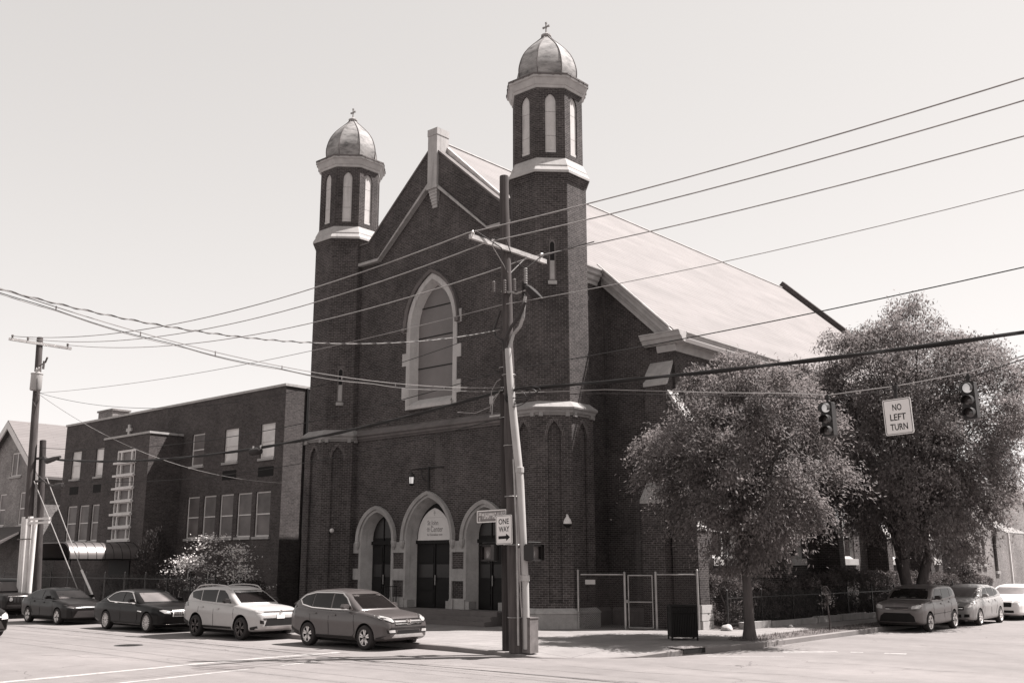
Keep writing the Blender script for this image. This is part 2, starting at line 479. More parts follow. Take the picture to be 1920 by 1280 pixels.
    def build(s, name, mat, parent=None, local=False, smooth=None, recalc=True):
        me = bpy.data.meshes.new(name)
        ob = bpy.data.objects.new(name, me); C.objects.link(ob)
        vs = s.v
        if local:
            if parent is not None: ob.parent = parent
        elif parent is not None:
            o = WL[parent]; vs = [(v[0] - o[0], v[1] - o[1], v[2] - o[2]) for v in vs]
            ob.parent = parent; WL[ob] = o
        else:
            a = np.array(vs); o = ((a[:, 0].min() + a[:, 0].max()) / 2, (a[:, 1].min() + a[:, 1].max()) / 2, a[:, 2].min())
            vs = [(v[0] - o[0], v[1] - o[1], v[2] - o[2]) for v in vs]
            ob.location = o; WL[ob] = o
        me.from_pydata(vs, [], s.f)
        if recalc:
            b = bmesh.new(); b.from_mesh(me)
            bmesh.ops.recalc_face_normals(b, faces=b.faces); b.to_mesh(me); b.free()
        if smooth:
            me.polygons.foreach_set('use_smooth', [True] * len(me.polygons))
            me.set_sharp_from_angle(angle=R(smooth))
        if mat is not None: me.materials.append(mat if not isinstance(mat, str) else M[mat])
        me.update()
        return ob

def thing(name, label, cat, loc=(0, 0, 0), rz=0.0, group=None):
    o = bpy.data.objects.new(name, None); C.objects.link(o)
    o.empty_display_size = 0.3
    o.location = loc; o.rotation_euler = (0, 0, rz); o['label'] = label; o['category'] = cat
    if group: o['group'] = group
    WL[o] = tuple(loc)
    return o

def tag(o, label, cat, group=None, kind=None):
    o['label'] = label; o['category'] = cat
    if group: o['group'] = group
    if kind: o['kind'] = kind
    return o

def struct(o):
    o['kind'] = 'structure'
    return o

def arch(xc, w, spring, h, n=12):
    """pointed arch outline from the left springing over the apex to the right springing"""
    r = (w * w + h * h) / (2 * w)
    a1 = math.atan2(h, r - w) if r > w else PI / 2
    L = []
    for i in range(n + 1):
        a = a1 * i / n
        L.append((xc + (r - w) - r * math.cos(a), spring + r * math.sin(a)))
    return L + [(2 * xc - p[0], p[1]) for p in reversed(L[:-1])]

def portal_outline(xc, w, base, spring, h, n=12):
    return [(xc - w, base)] + arch(xc, w, spring, h, n) + [(xc + w, base)]

def sag(p, q, s, n=18):
    p, q = Vector(p), Vector(q)
    return [p + (q - p) * (i / n) - Vector((0, 0, 4 * s * (i / n) * (1 - i / n))) for i in range(n + 1)]

def rnd(a, b): return random.uniform(a, b)

# ------------------------------------------------------------------ ground, street, pavements
def sheet(name, poly, z, mat, grid=None):
    b = MB(); zs = z if isinstance(z, (list, tuple)) else [z] * len(poly)
    tr = tessellate_polygon([[Vector((p[0], p[1], 0)) for p in poly]])
    b.add([(p[0], p[1], zz) for p, zz in zip(poly, zs)], [tuple(t) for t in tr])
    o = b.build(name, mat)
    for p in o.data.polygons:
        if p.normal.z < 0: p.flip()
    return o
struct(sheet('ground', [(-900, -900), (900, -900), (900, 900), (-900, 900)], -0.03, 'soil'))
struct(sheet('road', [(-400, -60), (120, -60), (120, 21.3), (14, 21.3), (14, 320), (-15.0, 320), (-15.0, 25.0), (-15.4, 23.4), (-17.4, 21.3), (-400, 21.3)], 0.0, 'asphalt'))

KERB = [(-400, 21.32, .15), (-60, 21.30, .15), (-24, 21.22, .15), (-21, 21.16, .15), (-19.4, 21.05, .12), (-18.3, 20.98, .09), (-17.6, 21.15, .03), (-16.9, 21.6, .02),
        (-16.3, 22.2, .02), (-15.8, 22.9, .05), (-15.45, 23.8, .12), (-15.25, 24.9, .15), (-15.05, 26.5, .15), (-14.9, 28.2, .15), (-15.0, 32.2, .15), (-15.08, 36.2, .15), (-15.2, 60, .15), (-15.3, 320, .15)]
def offset_line(L, d):
    out = []
    for i, p in enumerate(L):
        a, c = L[max(i - 1, 0)], L[min(i + 1, len(L) - 1)]
        t = Vector((c[0] - a[0], c[1] - a[1])).normalized()
        out.append((p[0] - t.y * d, p[1] + t.x * d))
    return out
k0, k1, k2 = offset_line(KERB, 0), offset_line(KERB, .16), offset_line(KERB, 1.5)
b = MB(); n = len(KERB)
rows = []
for i in range(n):
    z = KERB[i][2]
    rows.append([(k0[i][0], k0[i][1], -.02), (k0[i][0], k0[i][1], z - .02), (k0[i][0] * .8 + k1[i][0] * .2, k0[i][1] * .8 + k1[i][1] * .2, z), (k1[i][0], k1[i][1], z), (k1[i][0], k1[i][1], -.02)])
b.add([p for r_ in rows for p in r_], [(i * 5 + j, (i + 1) * 5 + j, (i + 1) * 5 + j + 1, i * 5 + j + 1) for i in range(n - 1) for j in range(4)])
struct(b.build('kerb', 'kerb'))
b = MB()
vs = [(k1[i][0], k1[i][1], KERB[i][2] - .006) for i in range(n)] + [(k2[i][0], k2[i][1], .147) for i in range(n)]
b.add(vs, [(i, i + 1, i + 1 + n, i + n) for i in range(n - 1)])
far = [(-400, 400), (-120, 400)]
poly = list(k2) + [(-400, 320)]
tr = tessellate_polygon([[Vector((p[0], p[1], 0)) for p in poly]])
b.add([(p[0], p[1], .147) for p in poly], [tuple(t) for t in tr])
o = b.build('pavement', 'concrete')
for p in o.data.polygons:
    if p.normal.z < 0: p.flip()
struct(o)
# planting ground behind the fences and the tree lawn along the side street
struct(sheet('churchyard', [(-20.4, 33.0), (-18.35, 32.6), (-17.7, 42.0), (-17.6, 70.0), (-20.4, 70.0)], .152, 'soil'))
struct(sheet('schoolyard', [(-75, 25.1), (-38.9, 25.1), (-38.9, 32.0), (-75, 32.0)], .152, 'soil'))
struct(sheet('tree_lawn', [(-15.9, 28.0), (-15.15, 28.3), (-15.2, 33), (-15.3, 64), (-16.6, 64), (-16.5, 34), (-16.3, 29.2)], .151, 'soil'))
# grass tufts of the tree lawn
random.seed(4)
b = MB()
for i in range(2600):
    y = rnd(28.2, 45); x = rnd(-16.25, -15.2)
    if mnoise.noise((x * 1.6, y * 1.2, 0)) < -0.12: continue
    h = rnd(.04, .12); a = rnd(0, 6.3); l = rnd(.02, .06)
    b.add([(x - .012 * math.sin(a), y + .012 * math.cos(a), .15), (x + .012 * math.sin(a), y - .012 * math.cos(a), .15), (x + l * math.cos(a), y + l * math.sin(a), .15 + h)], [(0, 1, 2)])
o = b.build('grass', 'grass', recalc=False)
tag(o, 'short patchy grass of the tree lawn beside the kerb', 'grass', kind='stuff')

# painted lines
def line(pts, w, z=.004, name='road_marking'):
    b = MB(); pts = [Vector((p[0], p[1], 0)) for p in pts]
    L = []
    for i, p in enumerate(pts):
        t = (pts[min(i + 1, len(pts) - 1)] - pts[max(i - 1, 0)]).normalized()
        nn = Vector((-t.y, t.x, 0)) * w / 2
        L.append((p - nn, p + nn))
    vs = [(a.x, a.y, z) for a, _ in L] + [(c.x, c.y, z) for _, c in L]; k = len(L)
    b.add(vs, [(i, i + 1, i + 1 + k, i + k) for i in range(k - 1)])
    o = b.build(name, 'marking')
    for p in o.data.polygons:
        if p.normal.z < 0: p.flip()
    return struct(o)
line([(-22.45, 6.0), (-22.6, 9), (-22.85, 12), (-23.1, 14.5), (-23.2, 16.5), (-23.05, 18.9)], .27)
line([(-20.45, 9.5), (-20.75, 12.2), (-21.05, 14.6)], .16)
line([(-21.2, 15.6), (-21.35, 16.8)], .16)
line([(-13.75, 26.95), (-12.6, 28.0)], .30)
line([(-12.3, 28.15), (-12.0, 28.3)], .2)
line([(-11.45, 28.4), (-10.9, 28.55)], .30)
line([(-14.6, 24.4), (-13.0, 25.6)], .12)
# tar repairs and iron covers in the road
def disc(x, y, rx, ry, z, rot=0, n=28, wob=0.0):
    return [(x + math.cos(rot) * rx * math.cos(a) * (1 + wob * math.sin(3 * a + x)) - math.sin(rot) * ry * math.sin(a), y + math.sin(rot) * rx * math.cos(a) + math.cos(rot) * ry * math.sin(a) * (1 + wob * math.cos(5 * a)), z) for a in [2 * PI * i / n for i in range(n)]]
def tar(x, y, rx, ry, rot, wob):
    P = disc(x, y, rx, ry, .003, rot, 28, wob)
    struct(sheet('tar_patch', [p[:2] for p in P], .003, 'patch'))
tar(-21.75, 14.35, .75, .42, .75, .05)
tar(-24.2, 18.6, 1.6, .10, .12, .1)
tar(-17.6, 18.3, 1.5, .03, .2, .2)
random.seed(8)
for pts in ([(-28.6, 13.0), (-27.7, 13.6), (-27.0, 13.5), (-26.2, 14.2)], [(-22, 16.6), (-21.2, 16.3), (-20.2, 16.8), (-19.0, 17.4)], [(-14, 21.5), (-12.5, 21.2), (-11, 21.6), (-9.2, 21.3)],
            [(-16, 20.0), (-14, 19.9), (-11.5, 20.2), (-8, 20.0)], [(-18, 18.9), (-15, 19.0), (-12, 18.8), (-9, 19.1)], [(-12, 24.6), (-10.5, 24.9), (-8.7, 24.6), (-7, 25)], [(-11.8, 32), (-10.8, 31), (-9.8, 30.7), (-8.5, 29.5)]):
    b = MB(); L = []
    fine = []
    for i in range(len(pts) - 1):
        for k in range(8):
            t = k / 8; fine.append(Vector((pts[i][0] * (1 - t) + pts[i + 1][0] * t + rnd(-.04, .04), pts[i][1] * (1 - t) + pts[i + 1][1] * t + rnd(-.04, .04), 0)))
    vs = []
    for i, p in enumerate(fine):
        t = (fine[min(i + 1, len(fine) - 1)] - fine[max(i - 1, 0)]).normalized(); nn = Vector((-t.y, t.x, 0)) * rnd(.004, .016)
        vs += [(p.x - nn.x, p.y - nn.y, .0025), (p.x + nn.x, p.y + nn.y, .0025)]
    b.add(vs, [(2 * i, 2 * i + 2, 2 * i + 3, 2 * i + 1) for i in range(len(fine) - 1)])
    o = b.build('crack_seal', 'patch')
    for p in o.data.polygons:
        if p.normal.z < 0: p.flip()
    struct(o)
# manhole cover with a grid of raised studs
b = MB(); b.lathe((-29.9, 16.35, 0), [(.42, 0), (.42, .006), (.36, .006), (.36, .004), (.34, .004)], 32)
for i in range(-4, 5):
    for j in range(-4, 5):
        if i * i + j * j < 17: b.box((-29.9 + i * .075, 16.35 + j * .075, .006), (.05, .05, .004))
tag(b.build('manhole_cover', 'iron'), 'round iron manhole cover with raised studs in the road before the dark sedans', 'manhole cover')
# kerb inlet at the corner
t = thing('storm_drain', 'dark kerb inlet of the storm drain at the street corner', 'storm drain', (-15.3, 24.9, 0))
fr = Frame((-15.36, 24.2, 0), (-.15 * -1, 1, 0))
b = MB(); b.fbox(fr, .15, 1.15, .155, .175, -.55, .02); b.build('lid', 'kerb', t)
b = MB(); b.fbox(fr, .2, 1.1, .02, .15, .0, .012); b.build('opening', 'well', t)

# ------------------------------------------------------------------ the church
CX, FY, TXL, TXR, TY = -30.78, 29.75, -37.05, -24.54, 30.1
church = thing('church', 'dark brick church with two domed octagonal towers and three pointed portals', 'church', (CX, FY, .15))
F0 = FRONT(FY)
AO, AU, AB = 1.57, 1.474, 1.376                          # tower apothems: lower, upper, belfry
PORT = [(-33.98, (1.25, 1.44), (1.12, 1.30), (.98, 1.17), (.74, 1.02)), (CX, (1.55, 1.93), (1.42, 1.80), (1.30, 1.68), (1.10, 1.45)), (-27.58, (1.25, 1.44), (1.12, 1.30), (.98, 1.17), (.74, 1.02))]
SPR, THR = 3.43, .65
W = dict(x=CX, b=8.95, s=12.45)
holes = [portal_outline(x, o[0], THR - .02, SPR, o[1]) for x, h, o, m_, i in PORT]
holes.append(portal_outline(W['x'], 1.50, 9.0, W['s'], 2.30))
GAP = (CX, 20.62)
b = MB()
b.plate(F0, [(-36.6, .15), (-25.0, .15), (-25.0, 16.95), (-26.62, 16.95), GAP, (-34.94, 16.95), (-36.6, 16.95)], holes, 0, -.55)
b.build('front_wall', 'brick', church)
# raised gable parapet and its mouldings
b = MB()
b.plate(F0, [(-36.2, 17.0), (-34.92, 17.0), (CX, 20.66), (-26.64, 17.0), (-25.4, 17.0), (-25.4, 16.14), (-27.38, 16.14), (CX, 19.13), (-34.18, 16.14), (-36.2, 16.14)], (), .15, -.5)
gp = b.build('gable_parapet', 'brick', church)
b = MB()
b.plate(F0, [(-36.2, 16.139), (-34.18, 16.139), (CX, 19.129), (-27.38, 16.139), (-25.4, 16.139), (-25.4, 16.0), (-27.32, 16.0), (CX, 18.95), (-34.24, 16.0), (-36.2, 16.0)], (), .24, -.02)
b.build('gable_moulding', 'stone', gp)
b = MB()
b.plate(F0, [(-36.2, 17.08), (-34.95, 17.08), (CX, 20.76), (-26.61, 17.08), (-25.4, 17.08), (-25.4, 17.001), (-26.64, 17.001), (CX, 20.661), (-34.92, 17.001), (-36.2, 17.001)], (), .20, -.55)
b.build('coping', 'stone_dark', gp)
for sx in (-1, 1):
    b = MB(); b.plate(F0, [(CX, 20.70), (CX + sx * 6.2, 15.2), (CX + sx * 6.2, 15.30), (CX, 21.07)], (), -.36, -.53); b.build('sunlit_coping_strip', 'alu', gp)  # added pale strip closing the roof gap, stands for the sunlit coping top
# the stone post on the gable
b = MB()
px = CX + .12
b.bx(px - .29, px + .29, FY - .27, FY + .46, 18.70, 21.14)
b.bx(px - .31, px + .31, FY - .29, FY + .48, 21.14, 21.46)
for k in range(6):
    b.bx(px - .26 + k * .025, px + .26 - k * .025, FY - .22 + k * .028, FY + .1, 18.62 - .14 * k - .14, 18.62 - .14 * k)
b.bx(px - .34, px + .34, FY - .30, FY + .1, 18.61, 18.74)
b.build('gable_post', 'stone_light', church)

def sweep(b, prof, p, q, n, caps=True):
    """moulding: profile [(out, z)] swept from p to q (xy), pointing out along n"""
    p, q, n = Vector((p[0], p[1], 0)), Vector((q[0], q[1], 0)), Vector((n[0], n[1], 0)).normalized()
    k = len(prof); vs = []
    for e in (p, q):
        vs += [e + n * o_ + Vector((0, 0, z)) for o_, z in prof]
    fs = [(i, (i + 1) % k, (i + 1) % k + k, i + k) for i in range(k)]
    if caps: fs += [tuple(range(k)), tuple(range(2 * k - 1, k - 1, -1))]
    b.add(vs, fs)
STRING = [(-.05, 7.78), (.05, 7.78), (.07, 7.84), (.13, 7.86), (.15, 7.95), (.22, 8.0), (.22, 8.06), (.0, 8.28), (-.05, 8.28)]
b = MB(); sweep(b, STRING, (-36, FY), (-25.6, FY), (0, -1)); b.build('string_course', 'stone_dark', church)

# main window
b = MB()
fo, fm, fi = portal_outline(CX, 1.55, 8.9, W['s'], 2.36), portal_outline(CX, 1.32, 9.05, W['s'], 2.10), portal_outline(CX, 1.12, 9.3, W['s'], 1.88)
b.ring(F0, fo, fm, .05, .05, True); b.ring(F0, fm, fi, .05, -.3, True); b.ring(F0, fo, fo, .05, -.05, True)
for sx in (-1, 1):
    for z in ((12.35, 12.92), (10.86, 11.42), (9.36, 9.9)):
        zz = z if sx < 0 else (z[0], z[1])
        b.fbox(F0, *sorted((CX + sx * 1.551, CX + sx * 1.80)), zz[0], zz[1], -.05, .049)
b.fbox(F0, CX - 1.36, CX + 1.36, 8.88, 9.04, -.1, .16)
b.add([F0(CX - 1.3, 9.041, .15), F0(CX + 1.3, 9.041, .15), F0(CX + 1.12, 9.34, -.28), F0(CX - 1.12, 9.34, -.28)], [(0, 1, 2, 3)])
mw = b.build('window_frame', 'stone_frame', church)
b = MB()
ha, hb = arch(CX, 1.68, W['s'] + .1, 2.42), arch(CX, 1.552, W['s'] + .1, 2.28)
b.ring(F0, ha, hb, .17, .12); b.ring(F0, ha, ha, .17, -.02); b.ring(F0, hb, hb, .12, -.02)
for sx in (-1, 1): b.box((CX + sx * 1.64, FY - .1, W['s'] + .02), (.2, .2, .2))
b.build('hood_mould', 'stone_dark', mw)
b = MB(); b.plate(F0, fi, (), -.301, -.36); b.build('glazing', 'sheet', mw)
b = MB()
for z in (13.38, 12.05, 10.7): b.fbox(F0, CX - 1.11, CX + 1.11 if z < 13 else CX + 1.0, z - .02, z + .02, -.3, -.27)
b.build('glazing_bar', 'black', mw)

# the three portals
for k, (x, h, o, m_, i) in enumerate(PORT):
    b = MB()
    O, Mm, I = portal_outline(x, o[0], THR, SPR, o[1]), portal_outline(x, m_[0], THR, SPR, m_[1]), portal_outline(x, i[0], THR, SPR, i[1])
    b.ring(F0, O, Mm, .07, .07); b.ring(F0, Mm, I, .07, -.42); b.ring(F0, O, O, .07, -.1)
    for sx in (-1, 1):
        u0, u1 = sorted((x + sx * (m_[0] + .02), x + sx * (o[0] + .12)))
        b.fbox(F0, u0, u1, THR, 1.02, .0, .13)
        # chamfered foot
        b.fbox(F0, *sorted((x + sx * (i[0] + .03), x + sx * (m_[0] + .02))), THR, .95, -.3, .1)
    p = b.build('portal', 'stone', church)
    b = MB()
    H1, H0 = arch(x, h[0], SPR - .05, h[1] + .05), arch(x, o[0] + .002, SPR - .05, o[1] + .04)
    b.ring(F0, H1, H0, .19, .14); b.ring(F0, H1, H1, .19, .0); b.ring(F0, H0, H0, .14, .0)
    for sx in (-1, 1):
        b.lathe((x + sx * (h[0] - .07), FY - .1, SPR - .3), [(.03, -.12), (.1, 0), (.13, .14), (.12, .24)], 8)
    b.build('hood_mould', 'stone', p)
    # doors, set deep
    D = Frame((0, FY + .40, 0), (1, 0, 0))
    b = MB(); b.plate(D, I, (), -.01, -.12); dr = b.build('door', 'door', p)
    b = MB()
    w = i[0]
    b.fbox(D, x - w, x + w, 3.22, 3.36, -.01, .08)
    for sx in (-1, 1):
        for (z0, z1) in ((.8, 1.25), (1.35, 1.75), (2.45, 3.1)):
            b.fbox(D, *sorted((x + sx * .09, x + sx * (w - .1))), z0, z1, -.012, .012)
    b.fbox(D, x - .03, x + .03, .66, 3.2, -.01, .03)
    b.build('door_panel', 'door', dr)
    b = MB()
    for sx in (-1, 1):
        u0, u1 = sorted((x + sx * .1, x + sx * (w - .12)))
        b.fbox(D, u0, u1, 1.85, 2.38, -.012, .006)
    b.build('door_pane', 'doorglass', dr)
    b = MB(); b.fbox(D, x + .05, x + .08, 1.55, 1.95, .03, .07); b.build('door_handle', 'steel', dr)
    if k != 1:
        b = MB()
        b.plate(D, [(x - w + .06, 3.5)] + arch(x, w - .1, SPR + .08, i[1] - .18) + [(x + w - .06, 3.5)], (), .0, -.012); b.build('fanlight', 'doorglass', dr)
        b = MB(); b.fbox(D, x - .02, x + .02, 3.4, SPR + i[1] - .12, -.01, .03); b.build('fanlight_bar', 'black', dr)
# quoins between and beside the portals
for u0, u1 in ((-35.46, -35.101), (-32.859, -32.201), (-29.359, -28.701), (-26.459, -26.1)):
    for z0, z1 in ((2.86, 3.30), (1.73, 2.2), (.65, 1.05)):
        b = MB(); b.fbox(F0, u0, u1, z0, z1, -.02, .068); b.build('quoin', 'stone', church)

# the tympanum board over the middle doors
T = Frame((0, FY + .33, 0), (1, 0, 0))
b = MB(); b.plate(T, [(CX - .98, 3.42)] + arch(CX, .98, 3.46, 1.22) + [(CX + .98, 3.42)], (), 0, -.04)
ty = b.build('tympanum_board', 'tympan', church)
b = MB(); b.fbox(T, CX - .98, CX + .98, 3.36, 3.419, -.05, .02); b.build('board_frame', 'white_trim', ty)
b = MB(); b.text('St John', T, CX - .42, CX + .22, 3.92, 4.17, .004, .001); b.text('Center', T, CX - .22, CX + .50, 3.70, 3.93, .004, .001)
b.text('for homeless men', T, CX - .43, CX + .47, 3.54, 3.64, .004, .001)
b.build('board_lettering', 'logo', ty)
b = MB()
for k in range(6):
    a = k * PI / 3
    b.lathe(T(CX - .36 + .07 * math.cos(a), 3.80 + .07 * math.sin(a), .003), [(.025, -.002), (.025, .002)], 8, axis='Y')
b.lathe(T(CX - .36, 3.80, .003), [(.03, -.002), (.03, .002)], 8, axis='Y')
b.build('board_emblem', 'logo', ty)
b = MB(); b.fbox(T, CX - .02, CX + .02, 4.36, 4.56, .001, .005); b.fbox(T, CX - .07, CX + .07, 4.46, 4.49, .001, .005); b.fbox(T, CX - .5, CX + .5, 4.28, 4.295, .001, .004)
b.build('board_cross', 'trim', ty)

# towers
def octa(k):                                             # frame of face k: k=0 faces +X, 7 faces +X-Y, 6 faces -Y
    a = k * PI / 4
    return a
def face_frame(c, k, ap):
    a = k * PI / 4; nrm = Vector((math.cos(a), math.sin(a), 0))
    return Frame(Vector((c[0], c[1], 0)) + nrm * ap, (-math.sin(a), math.cos(a), 0))
T8 = math.tan(PI / 8)
for tx, slit in ((TXL, (9.42, 11.15)), (TXR, (12.81, 14.58))):
    c = (tx, TY, 0)
    b = MB()
    b.lathe(c, [(AO - .11, .5), (AO - .11, 7.9)], 8, poly=True)
    hw = AO * T8
    for k in range(8):
        fr = face_frame(c, k, AO)
        b.plate(fr, [(-hw, .6), (hw, .6), (hw, 7.85), (-hw, 7.85)], [portal_outline(0, .25, 1.04, 7.02, .52, 8)], 0, -.09)
    b.lathe(c, [(AU, 7.9), (AU, 17.02), (AU + .10, 17.30), (AU + .12, 17.32)], 8, poly=True)
    b.lathe(c, [(AB - .11, 17.3), (AB - .11, 21.2)], 8, poly=True)
    hb_ = AB * T8
    for k in range(8):
        fr = face_frame(c, k, AB)
        b.plate(fr, [(-hb_, 17.6), (hb_, 17.6), (hb_, 21.1), (-hb_, 21.1)], [portal_outline(0, .215, 18.23, 20.40, .36, 8)], 0, -.1)
    tw = b.build('tower', 'brick', church)
    for k in range(8):                                  # rowlock arches of the blind panels and slits
        fr = face_frame(c, k, AO); b = MB()
        b.ring(fr, arch(0, .40, 7.02, .68, 8), arch(0, .25, 7.02, .52, 8), .006, .006); b.build('brick_arch', 'arch_brick', tw)
    fr = face_frame(c, 7, AU); b = MB()
    b.ring(fr, arch(0, .26, slit[1] - .16, .28, 6), arch(0, .13, slit[1] - .16, .18, 6), .006, .006)
    b.build('brick_arch', 'arch_brick', tw)
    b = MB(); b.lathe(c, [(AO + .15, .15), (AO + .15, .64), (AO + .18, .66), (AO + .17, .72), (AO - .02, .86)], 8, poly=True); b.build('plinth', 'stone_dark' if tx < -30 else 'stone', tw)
    b = MB(); b.lathe(c, [(AO - .05, 7.74)] + [(AO - .03 + o_, z) for o_, z in STRING[1:6]] + [(AO + .2, 8.06), (AU - .02, 8.32)], 8, poly=True)
    for k in range(8):
        fr = face_frame(c, k, AO)
        for u in (-.5, .5): b.fbox(fr, u - .08, u + .08, 7.72, 7.86, -.02, .1)
    b.build('tower_cornice', 'stone_mid', tw)
    b = MB(); b.lathe(c, [(AU + .0, 17.321), (AU + .15, 17.322), (AU + .15, 17.42), (AU + .05, 17.60), (AU + .05, 17.66), (AB - .01, 18.02)], 8, poly=True); b.build('belfry_band', 'stone_light', tw)
    for k in range(8):
        fr = face_frame(c, k, AB); b = MB()
        w = .214
        for z0, z1 in ((18.25, 18.36), (18.375, 18.96), (18.975, 19.98)):
            b.fbox(fr, -w, w, z0, z1, -.095, -.04 if z0 < 18.3 else -.06)
        b.plate(fr, [(-w, 19.995)] + arch(0, w, 20.40, .355, 8) + [(w, 19.995)], (), -.06, -.095)
        b.build('belfry_board', 'board', tw)
    b = MB(); b.lathe(c, [(AB - .03, 20.98), (AB + .03, 21.0), (AB + .05, 21.10), (AB + .08, 21.12), (AB + .18, 21.34), (AB + .24, 21.38), (AB + .24, 21.46)], 8, poly=True); b.build('crown_cornice', 'trim', tw)
    b = MB(); b.lathe(c, [(AB + .22, 21.455), (AB + .27, 21.47), (AB + .27, 21.53), (AB + .2, 21.55), (1.0, 21.66)], 8, poly=True)
    for k in range(8):
        fr = face_frame(c, k, AB + .26)
        for u in (-.45, .1, .4): b.fbox(fr, u - .05, u + .05, 21.44, 21.5, 0, .03)
    b.build('gutter', 'stone_dark', tw)
    DP = [(1.24, 21.6), (1.29, 22.05), (1.255, 22.4), (1.11, 22.84), (.87, 23.22), (.54, 23.57), (.27, 23.83), (.17, 23.98)]
    fine = []                                           # smooth ogee
    for i in range(len(DP) - 1):
        p0, p1, p2, p3 = DP[max(i - 1, 0)], DP[i], DP[i + 1], DP[min(i + 2, len(DP) - 1)]
        for q in range(4):
            t_ = q / 4
            fine.append(tuple(.5 * ((2 * p1[e]) + (-p0[e] + p2[e]) * t_ + (2 * p0[e] - 5 * p1[e] + 4 * p2[e] - p3[e]) * t_ ** 2 + (-p0[e] + 3 * p1[e] - 3 * p2[e] + p3[e]) * t_ ** 3) for e in (0, 1)))
    fine.append(DP[-1])
    b = MB(); cc = math.cos(PI / 8)
    b.lathe(c, [(r_ * cc, z) for r_, z in fine], 8, poly=True)
    dm = b.build('dome', 'lead', tw, smooth=32)
    b = MB()
    for k in range(8):
        a = k * PI / 4 + PI / 8
        b.tube([(tx + (r_ + .005) * math.cos(a), TY + (r_ + .005) * math.sin(a), z) for r_, z in fine], .022, 5)
    b.build('dome_rib', 'stone_dark', tw)
    b = MB(); b.lathe(c, [(.17, 23.95), (.22, 24.0), (.22, 24.05), (.12, 24.1), (.07, 24.16)], 12); b.build('finial', 'stone', tw)
    b = MB(); b.bx(tx - .026, tx + .026, TY - .026, TY + .026, 24.12, 24.64); b.bx(tx - .14, tx + .14, TY - .025, TY + .025, 24.42, 24.475)
    for p, q in (((tx, 24.62), 0), ((tx - .14, 24.447), 1), ((tx + .14, 24.447), 1)): b.box((p[0], TY, p[1]), (.075, .06, .075), 0)
    b.build('cross', 'stone_mid', tw)
    fr = face_frame(c, 7, AU); b = MB()
    b.plate(fr, portal_outline(0, .13, slit[0] + .14, slit[1] - .16, .18, 6), [portal_outline(0, .085, slit[0] + .2, slit[1] - .18, .12, 6)], .012, -.02)
    sl = b.build('slit_window', 'stone_dark', tw)
    b = MB(); b.fbox(fr, -.084, .084, slit[0] + .2, slit[0] + .95, -.01, .004); b.fbox(fr, -.17, .17, slit[0], slit[0] + .138, -.02, .06); b.build('slit_sill', 'stone', tw)
    b = MB(); b.plate(fr, [(-.084, slit[0] + .96)] + arch(0, .084, slit[1] - .18, .118, 6) + [(.084, slit[0] + .96)], (), .003, -.01); b.build('slit_shade', 'black', tw)  # flush black plate painted in for the dark recess of the slit

# nave: roof, wing walls, side walls
RZ, RS = 21.05, .9365
def rz(x): return RZ - RS * abs(x - CX)
WY, NX, EX = 32.45, -23.6, -20.3                        # wing front plane, narthex side plane, aisle side plane
NXW, EXW = 2 * CX - NX, -39.55  # hidden west aisle drawn in, shaped so its eave shadow fits the school
BY = 63.7
def slope_slab(b, x0, x1, y0, y1, t=.16):
    vs = []
    for zo in (0, -t):
        vs += [(x0, y0, rz(x0) + zo), (x1, y0, rz(x1) + zo), (x1, y1, rz(x1) + zo), (x0, y1, rz(x0) + zo)]
    b.add(vs, [(0, 1, 2, 3), (7, 6, 5, 4), (0, 4, 5, 1), (1, 5, 6, 2), (2, 6, 7, 3), (3, 7, 4, 0)])
b = MB()
for sx in (1, -1):
    ex = EX + .55 if sx > 0 else EXW - .42; nx = CX + sx * (NX + .35 - CX)
    slope_slab(b, CX, nx, FY + .45, WY - .3)
    slope_slab(b, CX, ex, WY - .3, BY - .2)
b.build('roof', 'roof', church)
b = MB()
b.tube([(CX, FY + .5, RZ + .02), (CX, BY, RZ + .02)], .06, 6); b.build('ridge_cap', 'stone', church)
b = MB()
for s, x in ((1, NX), (-1, NXW)):
    b.bx(x - s * .4, x, FY + .3, WY + .1, .15, rz(x) - .1)
for s, (xa, xb) in ((1, (NX - .3, EX)), (-1, (EXW, NXW + .3))):
    fr = FRONT(WY); za, zb = rz(xa) - .12, rz(xb) - .12
    b.plate(fr, [(xa, .15), (xb, .15), (xb, zb), (xa, za)], (), 0, -.4)
wn_c = [35.5, 41.3, 46.8, 52.2, 58.0]
b.plate(SIDE(EX), [(WY + .4, .15), (BY, .15), (BY, 11.1), (WY + .4, 11.1)], [portal_outline(y, .92, 2.6, 6.4, 1.5, 8) for y in wn_c], 0, -.4)
b.bx(EXW, EXW + .4, WY + .4, BY, .15, 11.1)
b.plate(FRONT(BY), [(EXW + .4, .15), (EX - .4, .15), (EX - .4, 11.1), (CX, RZ + .1), (EXW + .4, 11.6)], (), 0, -.4)
nv = b.build('nave_wall', 'brick', church)
# back gable parapet with dark coping, seen above the roof at the far end
b = MB()
fr = FRONT(BY - .2)
b.plate(fr, [(EX + .3, rz(EX + .3) - .3), (EX + .3, rz(EX + .3) + .36), (CX, RZ + .5), (EXW - .3, rz(EXW - .3) + .36), (EXW - .3, rz(EXW - .3) - .3), (CX, RZ - .3)], (), 0, -.35)
b.build('back_parapet', 'brick_dark', church)
